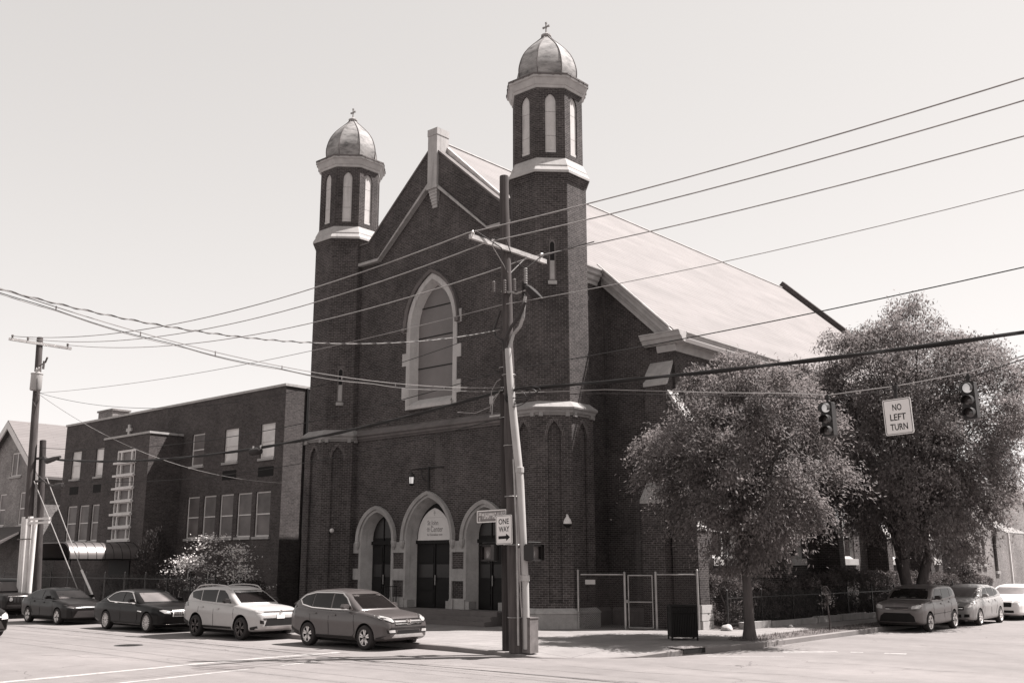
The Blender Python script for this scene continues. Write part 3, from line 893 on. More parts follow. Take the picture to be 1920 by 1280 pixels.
# eaves and rake mouldings
for s, nx, ex in ((1, NX, EX), (-1, NXW, EXW)):
    b = MB(); zc = rz(NX + .35)
    CORN = [(-.02, zc - .62), (.06, zc - .62), (.08, zc - .5), (.16, zc - .44), (.2, zc - .3), (.3, zc - .24), (.33, zc - .1), (.38, zc - .04), (.38, zc + .02), (-.02, zc + .38)]
    sweep(b, [(o_, z - .02) for o_, z in CORN[:-1]] + [(-.02, zc + .0)], (nx, FY + .3), (nx, WY - .46), (s, 0))
    # rake
    xa, xb = nx, ex + s * .25
    d = Vector((xb - xa, 0, rz(xb) - rz(xa))); d.normalize()
    nrm = Vector((0, -1, 0)); upv = Vector((-d.z * (1 if d.x > 0 else -1), 0, abs(d.x)))
    for (o0, o1, u0, u1) in ((0, .12, -.62, -.42), (0, .22, -.42, -.3), (0, .34, -.3, -.12), (0, .44, -.12, -.02)):
        p0, p1 = Vector((xa, WY, rz(xa) - .03)), Vector((xb, WY, rz(xb) - .03))
        vs = []
        for e in (p0, p1):
            vs += [e + nrm * o0 + upv * u0, e + nrm * o1 + upv * u0, e + nrm * o1 + upv * u1, e + nrm * o0 + upv * u1]
        b.add(vs, [(0, 1, 2, 3), (7, 6, 5, 4), (0, 4, 5, 1), (1, 5, 6, 2), (2, 6, 7, 3), (3, 7, 4, 0)])
    # eaves cornice along the side with its return on the wing front
    ze = 10.98 if s > 0 else rz(EXW - .42) - .05
    PR = [(-.02, ze - .68), (.05, ze - .68), (.1, ze - .5), (.12, ze - .42), (.3, ze - .36), (.38, ze - .22), (.46, ze - .2), (.52, ze - .06), (.56, ze - .04), (.56, ze), (-.02, ze)]
    sweep(b, PR, (ex, WY - .02), (ex, BY), (s, 0))
    xr = ex - s * 1.25
    sweep(b, PR[3:], (xr, WY), (ex + s * .56, WY), (0, -1))
    sweep(b, [PR[0], PR[1], PR[2], (.12, ze - .43), (-.02, ze - .43)], (xr + s * .5, WY), (ex + s * .1, WY), (0, -1))
    b.build('cornice', 'trim', church)
for s, nx in ((1, NX), (-1, NXW)):
    b = MB()
    xa, xb = nx + s * .1, (EX if s > 0 else EXW) + s * .1
    p0, p1 = Vector((xa, WY - .5, rz(xa) + .0)), Vector((xb, WY - .5, rz(xb) + .0))
    b.tube([p0, p1], .05, 6); b.build('rake_gutter', 'alu', church)

# buttresses of the side wall
def buttress(yc, w=.55, x0=EX, proj=1.0, mat='brick'):
    b = MB(); x1 = x0 + proj
    fr = Frame((0, yc - w / 2, 0), (1, 0, 0))
    b.prism(fr, [(x0 - .05, .15), (x1 + .06, .15), (x1, 3.6), (x1 - .35, 4.2), (x1 - .35, 7.6), (x0 - .05, 8.6)], 0, -w)
    o = b.build('buttress', mat, church)
    b = MB()
    fr = Frame((0, yc - w / 2 - .04, 0), (1, 0, 0))
    b.prism(fr, [(x1 + .04, 3.55), (x1 + .04, 3.66), (x1 - .34, 4.3), (x1 - .34, 4.15)], 0, -w - .08)
    b.build('weathering', 'stone', o); b = MB()
    b.prism(fr, [(x1 - .3, 7.55), (x1 - .3, 7.66), (x0 - .0, 8.72), (x0 - .0, 8.55)], 0, -w - .08)
    b.build('weathering', 'stone', o)
    return o
for yc in (38.8, 44.0, 49.5, 55.1): buttress(yc)
# corner buttresses
o = buttress(32.2, .62)
b = MB()
for k, (z0, z1) in enumerate(((.15, .42), (.44, .68), (.70, .97))):
    for (y0, y1) in (((31.80, 32.18), (32.2, 32.62)) if k % 2 else ((31.82, 32.35), (32.37, 32.6))):
        dx = rnd(0, .05)
        vs = [Vector((x, y, z)) for z in (z0, z1) for x, y in ((-20.2, y0), (-19.2 + dx, y0), (-19.2 + dx, y1), (-20.2, y1))]
        b.add(vs, [(0, 3, 2, 1), (4, 5, 6, 7), (0, 1, 5, 4), (1, 2, 6, 5), (2, 3, 7, 6), (3, 0, 4, 7)])
b.build('rough_base', 'rough_stone', o)
b = MB()                                                # the one on the wing front
fr = Frame((-20.42, 0, 0), (0, 1, 0))
b.prism(fr, [(WY + .02, .15), (31.45, .15), (31.50, 4.6), (31.95, 5.2), (31.95, 9.0), (WY + .02, 9.9)], 0, -.95)
o = b.build('buttress', 'brick', church)
b = MB(); fr = Frame((-20.38, 0, 0), (0, 1, 0))
b.prism(fr, [(31.45, 4.55), (31.45, 4.68), (31.97, 5.36), (31.97, 5.15)], 0, -1.03)
b.build('weathering', 'stone', o); b = MB()
b.prism(fr, [(31.90, 8.95), (31.90, 9.10), (32.06, 9.22), (32.06, 9.45), (32.44, 9.95), (32.44, 9.85), (32.0, 9.0)], 0, -1.03)
b.build('weathering', 'stone', o)
# plinth of the wing
b = MB(); sweep(b, [(-.02, .15), (.1, .15), (.1, .66), (.0, .8), (-.02, .8)], (-23.4, WY), (-21.4, WY), (0, -1)); b.build('wing_plinth', 'stone_dark', church); b = MB(); sweep(b, [(-.02, .15), (.1, .15), (.1, .66), (.0, .8), (-.02, .8)], (NX, 31.3), (NX, WY), (1, 0)); b.build('wing_plinth', 'stone_dark', church)
# side windows
for y in wn_c:
    S0 = SIDE(EX); b = MB()
    O, I = portal_outline(y, .92, 2.6, 6.4, 1.5, 8), portal_outline(y, .74, 2.72, 6.4, 1.25, 8)
    b.ring(S0, O, I, -.04, -.16, True)
    b.fbox(S0, y - 1.02, y + 1.02, 2.32, 2.6, -.1, .14)
    w = b.build('side_window', 'stone_light', church)
    b = MB(); b.plate(S0, I, (), -.17, -.2); b.build('glazing', 'glass', w)
    b = MB(); b.fbox(S0, y - .04, y + .04, 2.75, 7.4, -.168, -.1)
    for z in (3.6, 4.5, 5.4, 6.3): b.fbox(S0, y - .72, y + .72, z, z + .04, -.168, -.13)
    b.build('mullion', 'trim', w)
# steps
b = MB()
for k in range(3):
    b.bx(-35.45, -26.1, 29.75 - .95 - .34 * (2 - k), 29.85, .15 if k == 0 else .15 + .165 * k + .001, .15 + .165 * (k + 1))
b.build('steps', 'step', church)

# small fittings on the church
t = thing('wall_lantern', 'lit iron lantern hanging from a bracket above the middle church doors', 'lantern', (-31.5, FY - .35, 5.7))
b = MB(); lx, ly = -31.42, FY - .42
b.lathe((lx, ly, 0), [(.02, 6.16), (.09, 6.08), (.14, 5.98), (.14, 5.955), (.1, 5.95)], 6)
b.lathe((lx, ly, 0), [(.10, 5.68), (.12, 5.66), (.10, 5.63), (.03, 5.58)], 6)
for k in range(6):
    a = k * PI / 3; b.tube([(lx + .115 * math.cos(a), ly + .115 * math.sin(a), 5.67), (lx + .13 * math.cos(a), ly + .13 * math.sin(a), 5.96)], .014, 4)
b.build('cage', 'iron', t)
mg, nt, bs = newmat('lantern_glass', .3); bs.inputs['Base Color'].default_value = G(.5); bs.inputs['Emission Color'].default_value = G(.8); bs.inputs['Emission Strength'].default_value = .22
b = MB(); b.lathe((lx, ly, 0), [(.088, 5.685), (.105, 5.945)], 6); b.build('lantern_pane', mg, t)
b = MB()
b.tube([(CX - .02, FY - .03, 5.42), (CX - .02, FY - .05, 6.38)], .035, 6); b.tube([(CX + .9, FY - .06, 6.32), (lx - .06, FY - .06, 6.32)], .02, 6)
b.tube([(lx, FY - .06, 6.32), (lx, ly, 6.25), (lx, ly, 6.14)], .015, 5)
b.tube([(CX - .04, FY - .07, 5.75)] + [(CX - .04 - .42 * math.sin(a), FY - .07, 5.75 + .55 * (1 - math.cos(a))) for a in (.4, .8, 1.2, 1.57)], .016, 5)
b.build('bracket', 'iron', t)
fr = face_frame((TXR, TY), 7, AO)
t = thing('security_camera', 'white domed security camera on the right church tower', 'security camera', fr(.42, 3.75, 0))
b = MB(); c0 = fr(.42, 0, .22)
b.lathe((c0.x, c0.y, 0), [(.03, 4.12), (.05, 4.05), (.12, 3.95), (.15, 3.86), (.15, 3.80)], 16); b.tube([fr(.42, 4.1, 0), fr(.42, 4.13, .12), fr(.42, 4.08, .22)], .03, 6); b.build('housing', 'white_trim', t, smooth=40)
b = MB(); b.lathe((c0.x, c0.y, 0), [(.145, 3.799), (.12, 3.72), (.06, 3.67)], 16); b.build('camera_dome', 'black', t, smooth=40)
fr = face_frame((TXL, TY), 7, AO)
t = thing('flood_lamp', 'small white round lamp on the left church tower', 'wall lamp', fr(-.1, 3.7, 0))
b = MB(); c0 = fr(-.12, 3.83, .12); b.lathe(c0, [(.03, -.1), (.085, -.05), (.1, 0), (.085, .06), (.04, .095)], 14); b.build('lamp_globe', 'white_trim', t, smooth=50)
b = MB(); b.tube([fr(-.12, 3.9, 0), fr(-.12, 3.92, .1)], .02, 6); b.build('lamp_arm', 'steel', t)
t = thing('handrail', 'black iron handrail on the church steps between left and middle portals', 'handrail', (-32.5, 29.2, .65))
b = MB()
for y in (28.95, 29.6): b.tube([(-32.52, y, .6), (-32.52, y, 1.52)], .022, 6)
for z in (.75, 1.48): b.tube([(-32.52, 28.85, z), (-32.52, 29.62, z)], .02, 6)
b.build('rail_frame', 'iron', t)
b = MB()
for k in range(6): b.tube([(-32.52, 29.03 + .09 * k, .76), (-32.52, 29.03 + .09 * k, 1.47)], .011, 5)
b.build('balusters', 'iron', t)

# ------------------------------------------------------------------ brick school left of the church
SY, SX0, SX1, SZ = 31.3, -67.6, -43.19, 11.45
school = thing('school_building', 'dark flat-roofed brick school with white-framed windows left of the church', 'school', (-55.4, SY, .15))
FS = FRONT(SY)
WIN = []                                                # (x0, x1, z0, z1, kind)
for x0, x1 in ((-51.95, -50.72), (-50.32, -49.08), (-48.68, -47.42), (-47.04, -45.74), (-45.4, -44.08)): WIN.append((x0, x1, 3.78, 6.08, 'dark'))
WIN += [(-51.88, -50.6, 7.8, 9.62, 'dark'), (-48.6, -47.28, 7.8, 9.62, 'pale'), (-45.24, -43.98, 7.8, 9.62, 'pale')]
for x0, x1 in ((-66.45, -65.13), (-64.79, -63.5), (-63.14, -61.84)): WIN.append((x0, x1, 3.84, 6.1, 'dark'))
WIN += [(-66.45, -65.18, 7.86, 9.66, 'pale'), (-63.2, -61.86, 7.86, 9.66, 'pale')]
for x0, x1 in ((-51.6, -50.7), (-49.6, -48.7), (-46.6, -45.7)): WIN.append((x0, x1, 1.1, 2.1, 'base'))
rect = lambda x0, x1, z0, z1: [(x0, z0), (x1, z0), (x1, z1), (x0, z1)]
b = MB()
b.plate(FS, rect(SX0, SX1, .15, SZ), [rect(*w[:4]) for w in WIN], 0, -.35)
b.bx(SX1 - .35, SX1, SY + .35, SY + 18, .15, SZ); b.bx(SX0, SX0 + .35, SY + .35, SY + 18, .15, SZ); b.bx(SX0 + .35, SX1 - .35, SY + 17.6, SY + 18, .15, SZ)
# darker soldier bands and panels under the upper windows
b.build('wall', 'brick_dark', school)
b = MB(); b.bx(SX0 + .35, SX1 - .35, SY + .35, SY + 17.6, SZ - .5, SZ - .3); b.build('roof', 'stone_dark', school)
b = MB()
b.bx(SX0 - .06, SX1 + .06, SY - .07, SY + .4, SZ, SZ + .13); b.bx(SX1 - .4, SX1 + .062, SY + .401, SY + 18.05, SZ, SZ + .131); b.bx(SX0 - .062, SX0 + .4, SY + .401, SY + 18.05, SZ, SZ + .131)
b.build('coping', 'stone_light', school)
for x0, x1 in ((-45.3, -43.95), (-66.4, -65.2), (-63.2, -61.9), (-48.6, -47.3)):
    b = MB(); b.fbox(FS, x0, x1, 6.85, 7.35, -.02, .012); b.build('vent_panel', 'well', school)
for x0, x1, z0, z1, kind in WIN:
    b = MB(); e = .075
    b.plate(FS, rect(x0, x1, z0, z1), [rect(x0 + e, x1 - e, z0 + e, (z0 + z1) / 2 - .03), rect(x0 + e, x1 - e, (z0 + z1) / 2 + .03, z1 - e)], -.08, -.16)
    w = b.build('window', 'white_trim', school)
    b = MB()
    if kind == 'pale':
        b.fbox(FS, x0 + e, x1 - e, z0 + e + rnd(0, .05), (z0 + z1) / 2 - .03, -.115, -.14); b.fbox(FS, x0 + e, x1 - e, (z0 + z1) / 2 + .03, z1 - e, -.10, -.13); b.build('pane', 'blind', w)
    else:
        b.fbox(FS, x0 + e, x1 - e, z0 + e, (z0 + z1) / 2 - .03, -.115, -.14); b.fbox(FS, x0 + e, x1 - e, (z0 + z1) / 2 + .03, z1 - e, -.10, -.13)
        b.build('pane', 'glass' if kind == 'base' else 'grey_pane', w)
    b = MB(); b.fbox(FS, x0 - .08, x1 + .08, z0 - .13, z0 - .002, -.16, .09); b.build('sill', 'stone', w)
# stair bay with the tall glazed strip
BX0, BX1, BY0, BZ = -58.0, -52.82, 29.2, 9.6
b = MB(); FB = FRONT(BY0)
b.plate(FB, rect(BX0, BX1, .15, BZ), [rect(-56.36, -54.26, 3.7, 8.84)], 0, -.3)
b.bx(BX1 - .3, BX1, BY0 + .3, SY - .01, .15, BZ); b.bx(BX0, BX0 + .3, BY0 + .3, SY - .01, .15, BZ); b.bx(BX0 + .3, BX1 - .3, BY0 + .3, SY - .01, BZ - .3, BZ - .1)
bay = b.build('stair_bay', 'brick_dark', school)
b = MB(); b.bx(BX0 - .05, BX1 + .05, BY0 - .06, BY0 + .32, BZ, BZ + .12); b.bx(BX1 - .32, BX1 + .051, BY0 + .321, SY - .02, BZ, BZ + .121); b.bx(BX0 - .051, BX0 + .32, BY0 + .321, SY - .02, BZ, BZ + .121); b.build('bay_coping', 'stone_light', bay)
b = MB(); wx0, wx1 = -56.36, -54.26
nrow = 7; hh = (8.84 - 3.7) / nrow
hs = []
for i in range(nrow):
    z0 = 3.7 + i * hh + .12; z1 = 3.7 + (i + 1) * hh - .12
    for a, c in ((.10, .38), (.52, 1.56), (1.70, 2.0)): hs.append(rect(wx0 + a, wx0 + c, z0, z1))
b.plate(FB, rect(wx0, wx1, 3.7, 8.84), hs, -.02, -.16)
for i in range(nrow + 1):
    z = 3.7 + i * hh
    if i < nrow: b.fbox(FB, wx0 - .12, wx1 + .12, z - .07, z + .05, -.019, .16)
sw = b.build('stair_window', 'white_trim', bay)
b = MB()
for i in range(nrow): b.fbox(FB, wx0 + .05, wx1 - .05, 3.7 + i * hh + .1, 3.7 + (i + 1) * hh - .1, -.12, -.155)
b.build('stair_glass', 'grey_pane', bay)
b = MB(); b.bx(-59.2, -58.98, SY - .1, SY - .001, 9.9, 10.85); b.bx(-59.4, -58.78, SY - .101, SY - .002, 10.42, 10.62); b.build('wall_cross', 'trim', school)
b = MB(); b.bx(-67.4, -65.4, SY + 2, SY + 3.2, SZ - .3, SZ + 1.15); b.bx(-67.48, -65.32, SY + 1.92, SY + 3.28, SZ + 1.15, SZ + 1.27); b.build('chimney', 'brick_annex', school)  # paler brick than the school walls, painted in for the sun on it
b = MB(); b.fbox(Frame((SX1, 0, 0), (0, 1, 0)), 32.6, 32.75, .2, SZ, 0, .08); b.build('downpipe', 'black', school)

# rounded metal canopy over the path to the school door
can = thing('entrance_canopy', 'dark barrel-shaped canopy with ribbed panels before the school entrance', 'canopy', (-55.2, 27.4, .15))
CX0, CX1, CY0, CY1, CZ0, CZ1 = -57.3, -52.95, 25.3, 29.18, 2.68, 3.55
def canp(o=0.0, n=8):
    L = [(CX1 - o, CZ0)]
    for i in range(1, n + 1):
        a = PI / 2 * i / n; L.append((CX1 - o - .95 * (1 - math.cos(a)), CZ0 + (CZ1 - o - CZ0) * math.sin(a)))
    R_ = [(CX0 + CX1 - p[0], p[1]) for p in reversed(L)]
    return L + R_
A, Bq = canp(), canp(.05)
b = MB(); fr = FRONT(CY0)
b.ring(fr, A, A, 0, -(CY1 - CY0)); b.ring(fr, Bq, Bq, 0, -(CY1 - CY0)); b.ring(fr, A, Bq, 0, 0)
cm, nt, bs = newmat('canopy_sheet', .42, .5, .5); bs.inputs['Base Color'].default_value = G(.12); M['canopy'] = cm
b.build('canopy_shell', 'canopy', can, smooth=40)
b = MB()
for k in range(9):
    y = CY0 + .01 + (CY1 - CY0 - .02) * k / 8
    b.tube([(x, y, z + .005) for x, z in A], .016, 5)
b.build('rib', 'black', can)
b = MB()
for x in (CX0 + .1, CX1 - .1):
    b.tube([(x, CY0 + .08, .15), (x, CY0 + .08, CZ0 + .1)], .045, 8)
    b.bx(x - .04, x + .04, CY0, CY1, CZ0 - .06, CZ0 + .04)
b.build('canopy_frame', 'black', can)
b = MB(); b.fbox(FRONT(BY0), -56.2, -53.9, .4, 2.6, .0, .06); b.build('entrance_door', 'door', can)

# ------------------------------------------------------------------ gabled house at the far left
house = thing('gabled_house', 'pale brick house with a steep gable and tiled porch at the far left', 'house', (-76.5, 31, .15))
HX, HZ, HE, HEZ, HY = -76.5, 12.6, 5.9, 8.2, 31.0
b = MB(); fr = FRONT(HY + .5)
b.plate(fr, [(HX - 5.3, .15), (HX + 5.3, .15), (HX + 5.3, HEZ + .2), (HX, HZ - .25), (HX - 5.3, HEZ + .2)], [rect(-76.3, -74.5, 8.6, 10.3), rect(-77.7, -76.6, 5.1, 7.4), rect(-74.3, -73.2, 5.1, 7.4)], 0, -.3)
b.bx(HX + 5.0, HX + 5.3, HY + .8, HY + 14, .15, HEZ + .2); b.bx(HX - 5.3, HX - 5.0, HY + .8, HY + 14, .15, HEZ + .2)
b.build('wall', 'brick_house', house)
b = MB()
for s in (-1, 1):
    vs = []
    for zo in (.12, -.06):
        vs += [(HX, HY, HZ + zo), (HX + s * HE, HY, HEZ + zo), (HX + s * HE, HY + 14.5, HEZ + zo), (HX, HY + 14.5, HZ + zo)]
    b.add(vs, [(0, 1, 2, 3), (7, 6, 5, 4), (0, 4, 5, 1), (1, 5, 6, 2), (2, 6, 7, 3), (3, 7, 4, 0)])
b.build('roof', 'roof_house', house)
b = MB()
for s in (-1, 1):
    fr = FRONT(HY - .02)
    b.plate(fr, [(HX, HZ + .05), (HX + s * (HE + .02), HEZ + .05), (HX + s * (HE + .02), HEZ - .45), (HX, HZ - .5)], (), 0, -.1)
b.build('bargeboard', 'white_trim', house)
fr = FRONT(HY + .5)
for x0, x1, z0, z1 in ((-76.3, -74.5, 8.6, 10.3), (-77.7, -76.6, 5.1, 7.4), (-74.3, -73.2, 5.1, 7.4)):
    b = MB(); xm = (x0 + x1) / 2; e = .09
    hs = [rect(x0 + e, x1 - e, z0 + e, (z0 + z1) / 2 - .04), rect(x0 + e, x1 - e, (z0 + z1) / 2 + .04, z1 - e)] if x1 - x0 < 1.5 else [rect(x0 + e, xm - .05, z0 + e, z1 - e), rect(xm + .05, x1 - e, z0 + e, z1 - e)]
    b.plate(fr, rect(x0, x1, z0, z1), hs, -.05, -.12); w = b.build('window', 'white_trim', house)
    b = MB(); b.fbox(fr, x0 + .05, x1 - .05, z0 + .05, z1 - .05, -.09, -.11); b.build('pane', 'grey_pane', w)
    b = MB(); b.fbox(fr, x0 - .1, x1 + .1, z0 - .14, z0 - .002, -.12, .1); b.build('sill', 'stone', w)
b = MB()
vs = [(HX - 5, HY - 2.2, 3.6), (HX + 5.2, HY - 2.2, 3.6), (HX + 4.4, HY + .4, 5.0), (HX - 5, HY + .4, 5.0)]
b.add(vs + [(x, y, z - .14) for x, y, z in vs], [(0, 1, 2, 3), (7, 6, 5, 4), (0, 4, 5, 1), (1, 5, 6, 2), (2, 6, 7, 3), (3, 7, 4, 0)])
b.build('porch_roof', 'roof_dark', house)
b = MB(); b.bx(HX - 5, HX + 5.1, HY - 2.1, HY - 1.9, 3.2, 3.46); b.build('porch_beam', 'trim', house)
for x in (HX - 4, HX, HX + 2.3, HX + 4.8):
    b = MB(); b.bx(x - .25, x + .25, HY - 2.2, HY - 1.8, .15, 3.2); b.build('porch_pier', 'brick_house', house)
# lean-to and steps between the house and the school, in shade
t = thing('rear_porch', 'dark two-storey timber back porch between house and school', 'porch', (-69.0, 34.5, .15))
b = MB(); b.bx(-70.6, -68.0, 34, 40, .15, 7.2); b.build('porch_wall', 'wood_dark', t)
b = MB(); b.bx(-71, -67.8, 33.4, 40, 7.2, 7.35); b.bx(-71, -67.8, 33.2, 34, 4.0, 4.15); b.bx(-71, -67.8, 33.2, 34, 5.6, 5.72); b.build('landing', 'trim', t)
for x in (-70.7, -69.2, -67.95):
    b = MB(); b.bx(x - .08, x + .08, 33.25, 33.41, .15, 7.2); b.build('post', 'trim', t)

# ------------------------------------------------------------------ behind the church on the side street
an = thing('brick_annex', 'sunlit low brick annex with two slit windows behind the church', 'annex', (-21, 63.4, .15))
AX = -19.3; FA = SIDE(AX)
sl_ = [rect(62.35, 62.95, 2.35, 3.95), rect(63.35, 63.95, 2.35, 3.95)]
b = MB(); b.plate(FA, rect(60.9, 65.5, .15, 5.9), sl_, 0, -.3); b.bx(-23.5, AX - .3, 60.9, 61.2, .15, 5.9); b.bx(-23.5, AX - .3, 65.2, 65.5, .15, 5.9)
b.build('wall', 'brick_annex', an)
b = MB(); b.bx(-23.5, AX + .08, 60.82, 65.58, 5.9, 6.02); b.build('coping', 'stone', an)
for r_ in sl_:
    b = MB(); b.fbox(FA, r_[0][0] - .001, r_[1][0] + .001, r_[0][1], r_[2][1], -.14, -.2); w = b.build('slit_window', 'glass', an)
    b = MB(); b.fbox(FA, r_[0][0] - .08, r_[1][0] + .08, r_[0][1] - .14, r_[0][1] - .002, -.15, .1); b.build('sill', 'stone', w)
    b = MB(); b.fbox(FA, r_[0][0], r_[1][0], r_[0][1] - .45, r_[0][1] - .25, -.05, .01); b.build('brick_panel', 'brick_dark', w)
rh = thing('porch_house', 'brick house with a striped metal awning on posts beyond the annex', 'house', (-22, 72, .15))
b = MB(); b.plate(SIDE(-20.4), rect(67.3, 77, .15, 6.6), [rect(68.0, 70.0, 1.9, 4.1)], 0, -.3); b.bx(-28, -20.7, 67.3, 67.6, .15, 6.6); b.bx(-28, -20.7, 76.7, 77, .15, 6.6); b.build('wall', 'brick_annex', rh)
b = MB(); b.bx(-28, -20.3, 67.2, 77.1, 6.6, 6.75); b.build('coping', 'stone', rh)
b = MB(); b.fbox(SIDE(-20.4), 68.0, 70.0, 1.9, 4.1, -.12, -.2); w = b.build('window', 'glass', rh)
b = MB(); b.fbox(SIDE(-20.4), 67.9, 70.1, 1.74, 1.898, -.14, .1); b.build('sill', 'stone', w)
b = MB()
for k in range(14):
    y0 = 66.6 + k * .29
    z = .02 if k % 2 else 0
    vs = [(-20.42, y0, 5.05 + z), (-20.42, y0 + .25, 5.05 + z), (-18.7, y0 + .25, 4.2 + z), (-18.7, y0, 4.2 + z)]
    b.add(vs + [(x, y, q - .04) for x, y, q in vs], [(0, 1, 2, 3), (7, 6, 5, 4), (0, 4, 5, 1), (1, 5, 6, 2), (2, 6, 7, 3), (3, 7, 4, 0)])
b.add([(-20.42, 66.6, 5.0), (-20.42, 70.62, 5.0), (-18.72, 70.62, 4.15), (-18.72, 66.6, 4.15)], [(0, 1, 2, 3)])
b.build('awning', 'steel', rh)
for y in (66.8, 70.4):
    b = MB(); b.bx(-18.8, -18.68, y - .07, y + .07, .15, 4.16); b.build('awning_post', 'white_trim', rh)
fh = thing('hipped_house', 'dark hip-roofed brick house farthest down the side street', 'house', (-27, 90, .15))
b = MB(); b.bx(-36, -22.2, 84, 98, .15, 6.9); b.build('wall', 'brick_dark', fh)
b = MB(); vs = [(-36.7, 83.3, 6.9), (-21.5, 83.3, 6.9), (-21.5, 98.7, 6.9), (-36.7, 98.7, 6.9), (-29, 88, 10.1), (-29, 94, 10.1)]
b.add(vs, [(0, 1, 4), (1, 2, 5, 4), (2, 3, 5), (3, 0, 4, 5), (3, 2, 1, 0)]); b.build('roof', 'roof_dark', fh)
b = MB(); b.bx(-36.72, -21.48, 83.28, 98.72, 6.72, 6.899); b.build('eaves_board', 'trim', fh)
b = MB(); b.bx(-26, -25.2, 89, 89.8, 8.6, 10.9); b.build('chimney', 'brick_dark', fh)
for y in (85.5, 88.5, 92):
    b = MB(); b.fbox(SIDE(-22.2), y - .5, y + .5, 4.0, 5.8, .0, .04); b.build('window', 'glass', fh)

# ------------------------------------------------------------------ parked cars
def interp(L, s):
    if s <= L[0][0]: return L[0][1]
    for (a, x), (c, y) in zip(L, L[1:]):
        if s <= c:
            t = (s - a) / (c - a) if c > a else 0
            return x + (y - x) * t
    return L[-1][1]

def make_car(name, label, group, loc, rz, sp):
    """car local frame: +X forward, origin on the ground under the middle"""
    Lc, Wc = sp['L'], sp['W']; hw = Wc / 2; X0 = Lc / 2
    root = thing(name, label, 'car', loc, rz, group)
    wb, fo, wr = sp['wb'], sp['fo'], sp['wr']
    axles = (X0 - fo, X0 - fo - wb)
    bm_ = MB()
    st = sorted(set([0, .03, .08, .16, .28, .42, Lc - .03, Lc - .08, Lc - .16, Lc - .3, Lc - .45] + [s for s, _ in sp['top']] + [Lc * k / 16 for k in range(1, 16)]))
    rings = []
    for s in st:
        zt, zb = interp(sp['top'], s), interp(sp['bot'], s); w = hw * interp(sp['wid'], s); h = zt - zb
        half = [(0, zb), (.6 * w, zb), (.92 * w, zb + .015), (.99 * w, zb + .10 * h + .02), (.972 * w, zb + .32 * h), (.998 * w, zb + .60 * h), (1.0 * w, zb + .66 * h), (.975 * w, zt - .12 * h), (.92 * w, zt - .015), (.80 * w, zt + .004), (.4 * w, zt + .02), (0, zt + .025)]
        ring = [(y, z) for y, z in half] + [(-y, z) for y, z in reversed(half[1:-1])]
        rings.append([(X0 - s, y, z) for y, z in ring])
    n = len(rings[0])
    bm_.add([p for r_ in rings for p in r_], [(i * n + j, i * n + (j + 1) % n, (i + 1) * n + (j + 1) % n, (i + 1) * n + j) for i in range(len(rings) - 1) for j in range(n)] + [tuple(range(n)), tuple(reversed(range((len(rings) - 1) * n, len(rings) * n)))])
    body = bm_.build('body', sp['paint'], root, local=True)
    body.data.materials.append(M['well'])
    body.data.polygons.foreach_set('use_smooth', [True] * len(body.data.polygons))
    ss = body.modifiers.new('s', 'SUBSURF'); ss.levels = 1; ss.render_levels = 1
    cut = MB()
    for ax in axles:
        for sy in (-1, 1):
            cut.lathe((ax, sy * (hw - .12), 0), [(wr + sp.get('arch', .065), -.24), (wr + sp.get('arch', .065), .24)], 28, axis='Y')
            for i in range(len(cut.v) - 56, len(cut.v)):
                x, y, z = cut.v[i]; cut.v[i] = (x, y, z + wr)
    co = cut.build('cut', 'well', None, local=True)
    co.data.polygons.foreach_set('material_index', [1] * len(co.data.polygons))
    co.location = root.location; co.rotation_euler = root.rotation_euler
    bo = body.modifiers.new('b', 'BOOLEAN'); bo.operation = 'DIFFERENCE'; bo.object = co; bo.solver = 'EXACT'
    bpy.context.view_layer.update()
    dg = bpy.context.evaluated_depsgraph_get()
    me = bpy.data.meshes.new_from_object(body.evaluated_get(dg)); me.name = 'body'
    body.modifiers.clear(); body.data = me
    if len(me.materials) < 2:
        me.materials.clear(); me.materials.append(M[sp['paint']]); me.materials.append(M['well'])
    bpy.data.objects.remove(co)
    me.set_sharp_from_angle(angle=R(40))
    # greenhouse
    gh = sp['gh']; s0, s1 = gh[0][0], gh[-1][0]
    gs = sorted(set([s for s, _ in gh] + [s0 + (s1 - s0) * k / 14 for k in range(15)])); rings = []
    tum = sp.get('tum', .30)
    for s in gs:
        zt = interp(gh, s); zb = interp(sp['top'], s) - .24; zd = zb + .18; wbt = hw * interp(sp['wid'], s) * sp.get('ghw', .90)
        wz = lambda z: wbt - tum * max(z - zd - .06, 0)
        zs = max(zt - .07, zd + .01); zm = (zd + zs) / 2
        half = [(0, zb), (wbt * .98, zb), (wbt, zd), (wz(zm), zm), (wz(zs), zs), (wz(zt) - .05, max(zt - .015, zd + .012)), (.6 * wz(zt), zt + .012), (0, zt + .03)]
        ring = half + [(-y, z) for y, z in reversed(half[1:-1])]
        rings.append([(X0 - s, y, z) for y, z in ring])
    n = len(rings[0]); g = MB()
    g.add([p for r_ in rings for p in r_], [(i * n + j, i * n + (j + 1) % n, (i + 1) * n + (j + 1) % n, (i + 1) * n + j) for i in range(len(rings) - 1) for j in range(n)] + [tuple(range(n)), tuple(reversed(range((len(rings) - 1) * n, len(rings) * n)))])
    roof = g.build('roof', sp['paint'], root, local=True)
    roof.data.polygons.foreach_set('use_smooth', [True] * len(roof.data.polygons))
    ss = roof.modifiers.new('s', 'SUBSURF'); ss.levels = 1
    dg = bpy.context.evaluated_depsgraph_get()
    me2 = bpy.data.meshes.new_from_object(roof.evaluated_get(dg)); roof.modifiers.clear(); roof.data = me2; me2.name = 'roof'
    me2.set_sharp_from_angle(angle=R(50))
    vs = [v.co for v in me.vertices]; k = len(vs)
    tv = [tuple(v) for v in vs] + [tuple(v.co) for v in me2.vertices]
